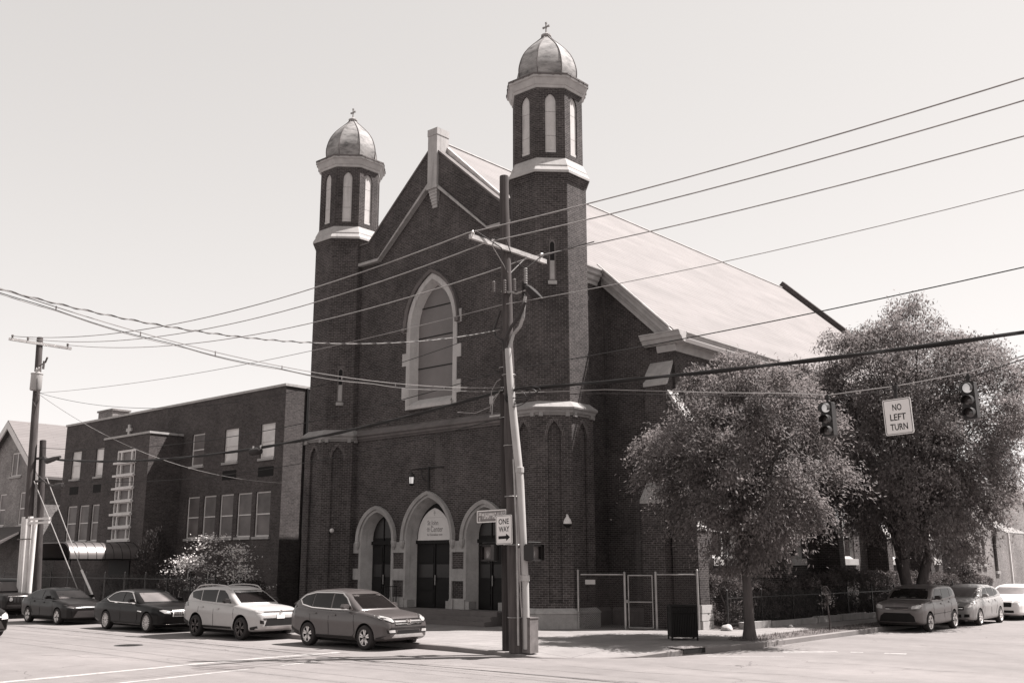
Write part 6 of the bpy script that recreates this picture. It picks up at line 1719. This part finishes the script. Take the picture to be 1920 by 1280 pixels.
for k, (sx_, zt, lab) in enumerate(((-9.31, 5.83, 'left traffic signal on the span wire, nearer the church'), (-6.34, 5.93, 'right traffic signal on the span wire, at the far right'))):
    t = thing('traffic_signal', lab, 'traffic signal', (sx_, 21.04, zt - .74), group='traffic signals over the side street')
    fr = Frame((sx_, 20.93, zt), (1, 0, .02), (-.02, 0, 1))
    b = MB(); u_ = 0; z_top = zt; zt = 0
    b.plate(fr, rrect(u_ - .125, u_ + .125, zt - .75, zt, .03), (), 0, -.2)
    b.tube([(sx_, 21.04, z_top - .01), (sx_, 21.04, z_top + .17)], .03, 6); b.box((sx_, 21.04, z_top + .1), (.09, .07, .06))
    b.build('housing', 'sigblack', t)
    for i in range(3):
        c0 = fr(u_, zt - .13 - .245 * i, .0)
        b = MB(); b.lathe(c0, [(.098, -.004), (.085, -.012), (.05, -.024), (.01, -.03)], 18, axis='Y')
        lm, nt, bs = (None, None, None)
        if i == 0:
            if 'siglit' not in M:
                lm, nt, bs = newmat('lit_lens', .4); bs.inputs['Base Color'].default_value = G(.4); bs.inputs['Emission Color'].default_value = G(.6); bs.inputs['Emission Strength'].default_value = .24; M['siglit'] = lm
        b.build('lens', 'siglit' if i == 0 else 'tail', t, smooth=50)
        b = MB(); pr_ = []
        for q2 in range(15):
            an = -.5 + (PI + 1.0) * q2 / 14; pr_.append((.112 * math.cos(an), .112 * math.sin(an)))
        n_ = len(pr_)
        vs = [c0 + Vector((x, y_, z - (.03 if y_ < -.1 else 0))) for y_ in (0, -.19) for x, z in pr_] + [c0 + Vector((x * .93, y_, z * .93 - (.03 if y_ < -.1 else 0))) for y_ in (0, -.19) for x, z in pr_]
        b.add(vs, [(j, j + 1, j + 1 + n_, j + n_) for j in range(n_ - 1)] + [(2 * n_ + j, 2 * n_ + j + n_, 2 * n_ + j + 1 + n_, 2 * n_ + j + 1) for j in range(n_ - 1)] + [(n_ + j, n_ + j + 1, 3 * n_ + j + 1, 3 * n_ + j) for j in range(n_ - 1)])
        b.build('visor', 'sigblack', t, smooth=50)
t = thing('no_left_turn_sign', 'white NO LEFT TURN sign hanging between the two traffic signals', 'sign', (-7.78, 21.0, 5.0))
fr = Frame((-7.78, 20.98, 5.37), (1, 0, .035), (-.035, 0, 1))
sign_panel(t, fr, -.295, .295, -.375, .375, [('NO', -.095, .095, .13, .265), ('LEFT', -.165, .165, -.075, .06), ('TURN', -.18, .18, -.28, -.145)])
b = MB(); b.fbox(fr, -.03, .03, -.3, .62, -.03, -.0125); b.box((-7.80, 21.0, 5.98), (.1, .06, .1)); b.build('hanger', 'sigblack', t)

# ------------------------------------------------------------------ chain-link fence at the church corner
cf = thing('chain_link_fence', 'chain-link fence with a gate between right tower and corner buttress', 'fence', (-21.2, 30.9, .15))
fa, fb = Vector((-22.84, 29.52, 0)), Vector((-19.2, 31.62, 0)); fu = (fb - fa).normalized(); fl = (fb - fa).length
fr = Frame(fa, fu)
ZT = 2.02
PU = [0, fl * .437, fl * .475, fl * .575 + .22, fl * .615 + .2, fl]
for k, u in enumerate((0, fl * .395, fl * .655, fl)):
    b = MB(); b.tube([fr(u, .15, 0), fr(u, ZT + (.12 if k in (0, 3) else .05), 0)], .042 if k else .036, 8); b.lathe(fr(u, ZT + (.12 if k in (0, 3) else .05), 0), [(.05, 0), (.04, .04), (.01, .06)], 8); b.build('post', 'steel', cf)
ug0, ug1 = fl * .395, fl * .655
def mesh_panel(u0, u1, v0, v1, par):
    b = MB(); s = .075; r = .0042
    n = int((u1 - u0 + v1 - v0) / s) + 1
    for dirn in (1, -1):
        for i in range(n):
            if dirn > 0: a_ = (u0 - (v1 - v0) + i * s); pa, pb = (a_, v0), (a_ + (v1 - v0), v1)
            else: a_ = (u0 + i * s); pa, pb = (a_, v0), (a_ - (v1 - v0), v1)
            # clip to u-range
            L = []
            du = pb[0] - pa[0]
            t0, t1 = 0.0, 1.0
            lo, hi = sorted(((u0 - pa[0]) / du, (u1 - pa[0]) / du)); t0, t1 = max(0, lo), min(1, hi)
            if t1 - t0 < .01: continue
            p, q2 = (pa[0] + du * t0, pa[1] + (pb[1] - pa[1]) * t0), (pa[0] + du * t1, pa[1] + (pb[1] - pa[1]) * t1)
            b.tube([fr(p[0], p[1], .006 * dirn), fr(q2[0], q2[1], .006 * dirn)], r, 3, cap=False)
    b.build('wire_mesh', 'steel_dark', par)
M['steel_dark'] = plain('old_wire_mesh', .07, .6, metal=.3)
mesh_panel(.02, ug0 - .06, .2, ZT, cf); mesh_panel(ug1 + .03, fl - .03, .2, ZT, cf)
b = MB(); b.tube([fr(.1, ZT, 0), fr(ug0 - .05, ZT, 0)], .026, 7); b.tube([fr(ug1 + .05, ZT, 0), fr(fl - .05, ZT, 0)], .026, 7); b.build('top_rail', 'steel', cf)
b = MB(); g0, g1 = ug0 + .13, ug1 - .12
for u in (g0, g1): b.tube([fr(u, .2, 0), fr(u, ZT - .02, 0)], .022, 7)
for v in (.2, 1.08, ZT - .03): b.tube([fr(g0, v, 0), fr(g1, v, 0)], .022, 7)
g = b.build('gate', 'steel', cf); mesh_panel(g0 + .02, g1 - .02, .22, ZT - .05, g)
b = MB(); b.box(fr(g0 - .05, 1.1, 0), (.12, .08, .1)); b.build('latch', 'steel', g)
b = MB(); b.fbox(fr, .26, .62, 1.68, 1.84, .012, .02); b.build('maker_plate', 'trim', cf)

# ------------------------------------------------------------------ litter bin on the corner
bn = thing('litter_bin', 'square black slatted metal litter bin on the corner pavement', 'litter bin', (-17.25, 27.45, .15))
an_ = R(41); cb, sb = math.cos(an_), math.sin(an_)
def bp(x, y, z): return (-17.25 + x * cb - y * sb, 27.45 + x * sb + y * cb, z)
for sx_ in (-1, 1):
    for sy in (-1, 1):
        b = MB(); b.tube([bp(.38 * sx_, .38 * sy, .14), bp(.38 * sx_, .38 * sy, 1.16)], .028, 6); b.build('corner_post', 'black', bn)
b = MB()
for sd in range(4):
    for k in range(14):
        w_ = -.36 + .72 * (k + .5) / 14
        x, y = ((w_, -.37), (w_, .37), (-.37, w_), (.37, w_))[sd]
        b.tube([bp(x, y, .27), bp(x, y, 1.12)], .024, 4)
b.build('slats', 'black', bn)
b = MB(); b.lathe(bp(0, 0, 0), [(.30, .25), (.33, .3), (.33, .92), (.3, .93)], 16); b.build('liner', 'plastic', bn)
b = MB()
for z in (.26, .94, 1.13):
    for (x0, y0, x1, y1) in ((-.38, -.38, .38, -.38), (.38, -.38, .38, .38), (.38, .38, -.38, .38), (-.38, .38, -.38, -.38)): b.tube([bp(x0, y0, z), bp(x1, y1, z)], .022, 5)
b.build('frame_ring', 'black', bn)
b = MB(); b.box(bp(0, 0, 1.15), (.8, .8, .04), an_); b.build('lid', 'black', bn)

# ------------------------------------------------------------------ iron fences, low stone wall, stones
def iron_fence(label, p, q_, h, step, npost, z0=.15, name='iron_fence'):
    p, q_ = Vector((p[0], p[1], 0)), Vector((q_[0], q_[1], 0)); l = (q_ - p).length; fr = Frame(p, q_ - p)
    t = thing(name, label, 'fence', (p.x, p.y, z0))
    b = MB(); n = int(l / step)
    for i in range(n):
        u = (i + .5) * l / n; b.tube([fr(u, z0 + .1, 0), fr(u, z0 + h + .03, 0)], .010, 4)
    b.build('pickets', 'iron', t)
    b = MB()
    for z in (z0 + .18, z0 + h - .16): b.fbox(fr, 0, l, z - .015, z + .02, -.02, .02)
    b.build('rail', 'iron', t)
    for i in range(npost):
        u = l * i / (npost - 1); b = MB(); b.fbox(fr, u - .025, u + .025, z0, z0 + h + .08, -.025, .025); b.lathe(fr(u, z0 + h + .08, 0), [(.03, 0), (.035, .03), (.005, .07)], 6); b.build('post', 'iron', t)
    return t
iron_fence('black iron fence on the low stone wall along the side street', (-18.5, 32.4), (-17.62, 58), 1.22, .11, 12)
iron_fence('black iron picket fence before the school yard', (-60, 25.0), (-38.9, 25.0), 1.75, .12, 12)
b = MB(); random.seed(11)
y = 32.9; k = 0
while y < 58:
    l = rnd(1.4, 2.4); x = -18.3 + (y - 32.4) * .035; x2 = -18.3 + (y + l - 32.4) * .035; h = rnd(.20, .27)
    if not (37.0 < y < 37.6):
        j = rnd(-.02, .02)
        vs = [Vector((x - .12 + j, y + .02, .15)), Vector((x + .13 + j, y + .02, .15)), Vector((x2 + .13 + j, y + l - .02, .15)), Vector((x2 - .12 + j, y + l - .02, .15))]
        top = [v + Vector((rnd(-.015, .015), 0, h + rnd(-.02, .02))) for v in vs]
        b.add(vs + top, [(0, 3, 2, 1), (4, 5, 6, 7), (0, 1, 5, 4), (1, 2, 6, 5), (2, 3, 7, 6), (3, 0, 4, 7)])
    y += l
tag(b.build('stone_wall', 'stone_mid'), 'low wall of pale stone blocks under the iron fence', 'wall')
def rock(label, c, r, seed):
    b = bmesh.new(); bmesh.ops.create_icosphere(b, subdivisions=3, radius=r)
    for v in b.verts:
        v.co *= 1 + .35 * mnoise.noise(v.co / r * 1.1 + Vector((seed, 0, 0))); v.co.z *= .75
        v.co.z = max(v.co.z, -.3 * r)
    me = bpy.data.meshes.new('stone'); b.to_mesh(me); b.free(); o = bpy.data.objects.new('boulder', me); C.objects.link(o); o.location = (c[0], c[1], .15 + .3 * r); me.materials.append(M['rough_stone'])
    tag(o, label, 'stone')
rock('loose pale boulder on the pavement beside the corner buttress', (-18.35, 32.05), .2, 3)
rock('small loose stone on the pavement behind the nearest tree trunk', (-17.5, 35.1), .09, 7)

t = thing('splice_case', 'black cable splice case on the thick telephone cable before the school', 'splice case', (-31.1, 21.35, 6.3))
tt = (31.1 - 18.95) / 30.55; zc_ = 7.22 + .19 * tt - 4 * .83 * tt * (1 - tt)
b = MB(); b.lathe((-31.1, 21.36, zc_ - .14), [(.05, -.36), (.12, -.30), (.13, -.26), (.13, .2), (.12, .24), (.05, .30)], 14, axis='X'); b.build('case_body', 'rubber', t, smooth=40)
for dx in (-.2, .26):
    b = MB(); b.box((-31.1 + dx, 21.36, zc_ - .03), (.05, .05, .2)); b.build('hanger', 'steel', t)

# ------------------------------------------------------------------ trees and shrubs
def leaf_mesh(name, P, D, L, Wd, mat, parent, rng, local_origin, U=None):
    """one mesh of many separate leaves: P centres, D directions, L lengths, Wd widths"""
    n = len(P)
    D = D / np.linalg.norm(D, axis=1, keepdims=True)
    up_ = rng.normal(size=(n, 3)) + np.array([0, 0, 1.2]) if U is None else U
    S = np.cross(D, up_); S /= np.linalg.norm(S, axis=1, keepdims=True) + 1e-9
    N = np.cross(S, D)
    V = np.empty((n, 4, 3))
    V[:, 0] = P - D * L[:, None] * .5
    V[:, 1] = P + S * Wd[:, None] * .5 + N * L[:, None] * .06
    V[:, 2] = P + D * L[:, None] * .5
    V[:, 3] = P - S * Wd[:, None] * .5 + N * L[:, None] * .06
    V = V.reshape(-1, 3) - np.array(local_origin)
    me = bpy.data.meshes.new(name)
    me.vertices.add(4 * n); me.vertices.foreach_set('co', V.ravel())
    me.loops.add(4 * n); me.loops.foreach_set('vertex_index', np.arange(4 * n, dtype=np.int32))
    me.polygons.add(n); me.polygons.foreach_set('loop_start', np.arange(0, 4 * n, 4, dtype=np.int32)); me.polygons.foreach_set('loop_total', np.full(n, 4, dtype=np.int32))
    me.update(calc_edges=True); me.validate()
    me.materials.append(M[mat] if isinstance(mat, str) else mat)
    o = bpy.data.objects.new(name, me); C.objects.link(o)
    if parent: o.parent = parent
    return o

def make_tree(name, label, cat, base, h0, ztop, rx, ctr, seed, ncl, nlf, leaf=(.15, .055), mat='leaf', trunk_r=.2, stems=1, droop=.7, group=None, clump=.85, nsub=12, sep=.70, shape=None, spread=.25):
    """trunk + limbs + crown of drooping leaf clusters; ctr = xy of the crown middle"""
    rng = np.random.default_rng(seed); random.seed(seed)
    t = thing(name, label, cat, base, group=group)
    bx_, by_, bz_ = base
    zc = h0 + (ztop - h0) * .44; rzu, rzd = ztop - zc, zc - h0
    def radius(d):
        v = Vector(d)
        return 1 + .30 * mnoise.noise(v * 1.6 + Vector((seed, 0, 0))) + .20 * mnoise.noise(v * 3.7 + Vector((0, seed, 0)))
    # big leaf clumps spread through the crown, gaps between them
    big = []; tries = 0
    while len(big) < ncl and tries < 20000:
        tries += 1
        d = rng.normal(size=3); d /= np.linalg.norm(d)
        r_ = rng.uniform(.12, 1) ** .42
        f = min(1.2, max(.74, radius(d))) * r_ * .86
        z = zc + d[2] * f * (rzu if d[2] > 0 else rzd)
        w = shape((z - h0) / (ztop - h0)) if shape else 1.0
        p = np.array([ctr[0] + d[0] * f * rx * w, ctr[1] + d[1] * f * rx * w, z])
        rc = clump * rng.uniform(.7, 1.35)
        if any(((p - q_) ** 2).sum() < (sep * (rc + r2)) ** 2 for q_, r2 in big): continue
        big.append((p, rc))
    cl = []
    for p, rc in big:
        out = p - np.array([ctr[0], ctr[1], zc - .8]); out /= np.linalg.norm(out) + 1e-6
        k = max(3, int(nsub * (rc / clump) ** 2))
        for j in range(k):
            d = rng.normal(size=3) + out * .7 + np.array([0, 0, .25]); d /= np.linalg.norm(d)
            cl.append(p + d * rc * rng.uniform(.55, 1.05) * np.array([1.1, 1.1, .75]))
    cl = np.array(cl)
    # trunk and limbs
    b = MB(); nodes = []
    fork = h0 + (.0 if stems > 1 else .25)
    tops = []
    for s in range(stems):
        off = Vector((0, 0, 0)) if stems == 1 else Vector((.16 * math.cos(2.1 * s), .16 * math.sin(2.1 * s), 0))
        tp_ = Vector((bx_, by_, 0)).lerp(Vector((ctr[0], ctr[1], 0)), .25) + (Vector((0, 0, 0)) if stems == 1 else Vector((.7 * math.cos(2.1 * s + .5), .7 * math.sin(2.1 * s + .5), 0)))
        pts = []
        for i in range(9):
            k = i / 8; p = Vector((bx_, by_, 0)) + off * (1 - k) + (tp_ - Vector((bx_, by_, 0))) * k ** 1.5
            pts.append(Vector((p.x + .03 * math.sin(3 * k + s), p.y + .03 * math.cos(4 * k + s), bz_ + (fork - bz_) * k)))
        tr0 = trunk_r if stems == 1 else trunk_r * .7
        b.tube(pts, [tr0 * ((1.45 if i == 0 else 1.12 if i == 1 else 1.0) - .22 * i / 8) for i in range(9)], 10); tops.append((pts[-1], tr0 * .78))
    limbs = []
    nl = 9 if stems == 1 else 5 * stems
    for i in range(nl):
        st, r0 = tops[i % len(tops)]
        a = 2 * PI * i / nl + rnd(-.3, .3); el = rnd(.35, 1.35) if i % 3 else rnd(1.1, 1.5)
        tgt = Vector((ctr[0] + rx * .72 * math.cos(a) * math.cos(el), ctr[1] + rx * .72 * math.sin(a) * math.cos(el), zc + (rzu * .82) * math.sin(el) * rnd(.5, 1)))
        L = []
        for k in range(9):
            u = k / 8; p = st.lerp(tgt, u); p.z += .5 * math.sin(PI * u) * (1 if el < 1 else .2); p += Vector((rnd(-.07, .07), rnd(-.07, .07), 0)) * (1 if 0 < k < 8 else 0); L.append(p)
        rr = r0 * rnd(.42, .62)
        b.tube(L, [rr * (1 - .8 * k / 8) for k in range(9)], 7, cap=False); limbs.append(L); nodes += [(p, rr * (1 - .8 * k / 8)) for k, p in enumerate(L) if k > 1]
    NP = np.array([n_[0][:] for n_ in nodes])
    for p in cl[::3]:
        dd = ((NP - p) ** 2).sum(1) + np.where(NP[:, 2] > p[2] + .3, 3.0, 0); i = int(dd.argmin()); q_ = Vector(NP[i]); p_ = Vector(p)
        mid = q_.lerp(p_, .55) + Vector((rnd(-.1, .1), rnd(-.1, .1), .12))
        r_ = min(nodes[i][1] * .55, .022)
        b.tube([q_, mid, p_], [r_, r_ * .7, r_ * .3], 4, cap=False)
    b.build('trunk', 'bark', t, smooth=50)
    # leaves
    P, D, U = [], [], []
    cen = np.array([ctr[0], ctr[1], zc - 1.0])
    for p in cl:
        out = p - cen; out /= np.linalg.norm(out) + 1e-6
        k = int(nlf * rng.uniform(.6, 1.4)); sc = rng.uniform(.7, 1.3) * spread
        q_ = rng.normal(size=(k, 3)) * np.array([sc, sc, sc * .55])
        q_[:, 2] -= .35 * (q_[:, 0] ** 2 + q_[:, 1] ** 2) / sc           # drooping sprays
        P.append(p + q_)
        dv = rng.normal(size=(k, 3)) * .55 + out * .6 + np.array([0, 0, -droop * .8]); D.append(dv)
        U.append(rng.normal(size=(k, 3)) * .38 + out * .7 + np.array([0, 0, .9]) + rng.normal(size=3) * .25)
    P, D, U = np.concatenate(P), np.concatenate(D), np.concatenate(U)
    keep = P[:, 2] > h0 - .35; P, D, U = P[keep], D[keep], U[keep]
    n = len(P)
    leaf_mesh('crown', P, D, leaf[0] * rng.uniform(.6, 1.35, n), leaf[1] * rng.uniform(.7, 1.3, n), mat, t, rng, base, U)
    return t
make_tree('street_tree', 'nearer street tree with slim trunk and rounded drooping crown at the kerb', 'tree', (-15.73, 28.76, .15), 2.35, 9.35, 2.75, (-15.75, 28.9), 5, 48, 125, (.13, .050), 'leaf', .165, 1, .9,
    clump=.86, nsub=17, shape=lambda k: 1.0 if k > .3 else .62 + 1.27 * k, spread=.25)
make_tree('street_tree', 'taller farther street tree with several stems behind the tan-grey hatchback', 'tree', (-16.1, 43.2, .15), 2.6, 13.7, 5.3, (-15.7, 43.2), 14, 90, 110, (.155, .06), 'leaf', .34, 3, .8,
    clump=1.12, nsub=17, sep=.62, shape=lambda k: (1.0 if k < .72 else 1 - 1.1 * (k - .72)) if k > .3 else .60 + 1.33 * k, spread=.31)
make_tree('small_tree', 'small bushy tree in front of the church annex', 'tree', (-18.3, 56.8, .15), .9, 4.5, .95, (-18.3, 56.8), 21, 12, 40, (.13, .06), 'leaf2', .05, 1, .3, clump=.42, nsub=10, spread=.2)
make_tree('small_tree', 'leafy shrub-like tree by the awning at the right picture edge', 'tree', (-17.0, 70.5, .15), .6, 5.6, 1.5, (-17.0, 70.5), 23, 16, 40, (.16, .07), 'leaf', .07, 1, .4, clump=.6, nsub=10, spread=.26)
make_tree('sapling', 'thin young sapling in the tree lawn between the two street trees', 'tree', (-15.84, 34.65, .15), .7, 1.6, .22, (-15.84, 34.65), 31, 5, 6, (.06, .03), 'leaf2', .03, 1, .3, clump=.12, nsub=4, spread=.06)

def shrub(name, label, base, rx, ry, h, seed, n, leaf, mat, group=None, z0=.1, box=.5, cat='shrub'):
    rng = np.random.default_rng(seed)
    t = thing(name, label, cat, base, group=group)
    d = rng.normal(size=(n, 3)); d /= np.linalg.norm(d, axis=1, keepdims=True)
    d = np.sign(d) * np.abs(d) ** box
    f = np.array([1 + .22 * mnoise.noise(Vector(v) * 2.2 + Vector((seed, 0, 0))) + .12 * mnoise.noise(Vector(v) * 5 + Vector((0, seed, 0))) for v in d]) * rng.uniform(.35, 1.0, n) ** .3
    P = np.array(base) + np.stack([d[:, 0] * f * rx, d[:, 1] * f * ry, z0 + (d[:, 2] * f * .5 + .5) * h], 1)
    P = P[P[:, 2] > base[2] + .03]; n = len(P)
    D = (P - np.array(base) - np.array([0, 0, h * .4])) * .8 + rng.normal(size=(n, 3)) * .6
    leaf_mesh('foliage', P, D, leaf[0] * rng.uniform(.6, 1.4, n), leaf[1] * rng.uniform(.7, 1.3, n), mat, t, rng, base)
    b = MB(); random.seed(seed)
    for k in range(6):
        a = 2 * PI * k / 6; b.tube([(base[0], base[1], base[2]), (base[0] + .3 * rx * math.cos(a), base[1] + .3 * ry * math.sin(a), base[2] + h * .4), (base[0] + .75 * rx * math.cos(a), base[1] + .75 * ry * math.sin(a), base[2] + h * .8)], .012, 4)
    b.build('stems', 'bark', t)
    return t
HL = [(33.7, .75, 1.85, 'sunlit rounded shrub beside the corner buttress, first in the hedge row'), (35.6, .8, 1.55, 'second shrub of the hedge row, just behind the near tree trunk'), (37.4, .75, 1.4, 'third shrub of the hedge row, low and dark'),
      (39.2, .85, 1.6, 'fourth shrub of the hedge row, before the second buttress'), (41.1, .85, 1.75, 'fifth shrub of the hedge row, below the second window'), (43.0, .9, 1.95, 'sixth shrub of the hedge row, left of the farther tree stems'),
      (45.0, .9, 1.9, 'seventh shrub of the hedge row, behind the farther tree stems'), (47.0, .9, 1.8, 'eighth shrub of the hedge row, right of the farther tree stems'), (49.2, .95, 1.8, 'ninth shrub of the hedge row, above the light silver hatchback'),
      (51.5, 1.0, 1.7, 'tenth shrub of the hedge row, below the fourth window'), (54.0, 1.0, 1.6, 'eleventh shrub of the hedge row, left of the small bushy tree'), (58.6, .95, 1.5, 'last shrub of the hedge row, near the annex')]
for k, (y, r_, h, lab) in enumerate(HL): shrub('hedge_shrub', lab, (-19.15 + .035 * (y - 33), y, .15), .66, r_ * 1.1, h, 40 + k, 5200, (.085, .048), 'hedge', 'hedge shrubs behind the iron fence')
shrub('conifer', 'dark conical conifer left of the white-flowering dogwood', (-48.6, 27.6, .15), .95, .95, 3.9, 61, 5000, (.16, .03), 'conifer', box=1.0)
for k, (x, lab) in enumerate(((-51.3, 'dark low shrub beneath the entrance canopy'), (-45.6, 'dark low shrub right of the conifer'), (-36.6 - 3.4, 'dark low shrub at the right end of the school fence'))):
    shrub('yard_shrub', lab, (x, 27.2, .15), 1.0, .7, 1.5, 70 + k, 2200, (.1, .05), 'conifer', 'dark shrubs in the school yard')
# flowering dogwood: flat layers of white bracts
rng = np.random.default_rng(77); random.seed(77)
base = (-41.3, 26.6, .15)
t = thing('dogwood_tree', 'flowering dogwood with flat layers of white blossom before the school', 'tree', base)
b = MB(); b.tube([base, (-41.25, 26.6, 1.2), (-41.35, 26.65, 2.4), (-41.3, 26.6, 3.6)], [.09, .07, .05, .02], 8)
P, D, PP, PD = [], [], [], []
for k in range(34):
    z = 1.1 + 2.5 * rng.uniform() ** .9; a = rng.uniform(0, 2 * PI); reach = rng.uniform(.4, 1.0) * (2.7 - .55 * (z - 1.2))
    c = np.array([base[0] + reach * 1.15 * math.cos(a), base[1] + reach * .8 * math.sin(a), z])
    b.tube([(base[0] + .03 * (z - 1), base[1], z - .45), tuple((np.array([base[0], base[1], z]) + c) / 2), tuple(c)], [.025, .016, .006], 5)
    q_ = rng.normal(size=(70, 3)) * np.array([.42, .36, .10]); P.append(c + q_); D.append(rng.normal(size=(70, 3)) * np.array([1, 1, .3]))
    q_ = rng.normal(size=(55, 3)) * np.array([.38, .32, .085]) + np.array([0, 0, .07]); PP.append(c + q_); PD.append(rng.normal(size=(55, 3)) * np.array([1, 1, .12]))
b.build('trunk', 'bark', t, smooth=50)
P, D, PP, PD = map(np.concatenate, (P, D, PP, PD))
leaf_mesh('leaves', P, D, .10 * rng.uniform(.7, 1.3, len(P)), .05 * rng.uniform(.7, 1.3, len(P)), 'leaf2', t, rng, base)
leaf_mesh('blossom', PP, PD, .10 * rng.uniform(.7, 1.3, len(PP)), .085 * rng.uniform(.7, 1.3, len(PP)), 'petal', t, rng, base)
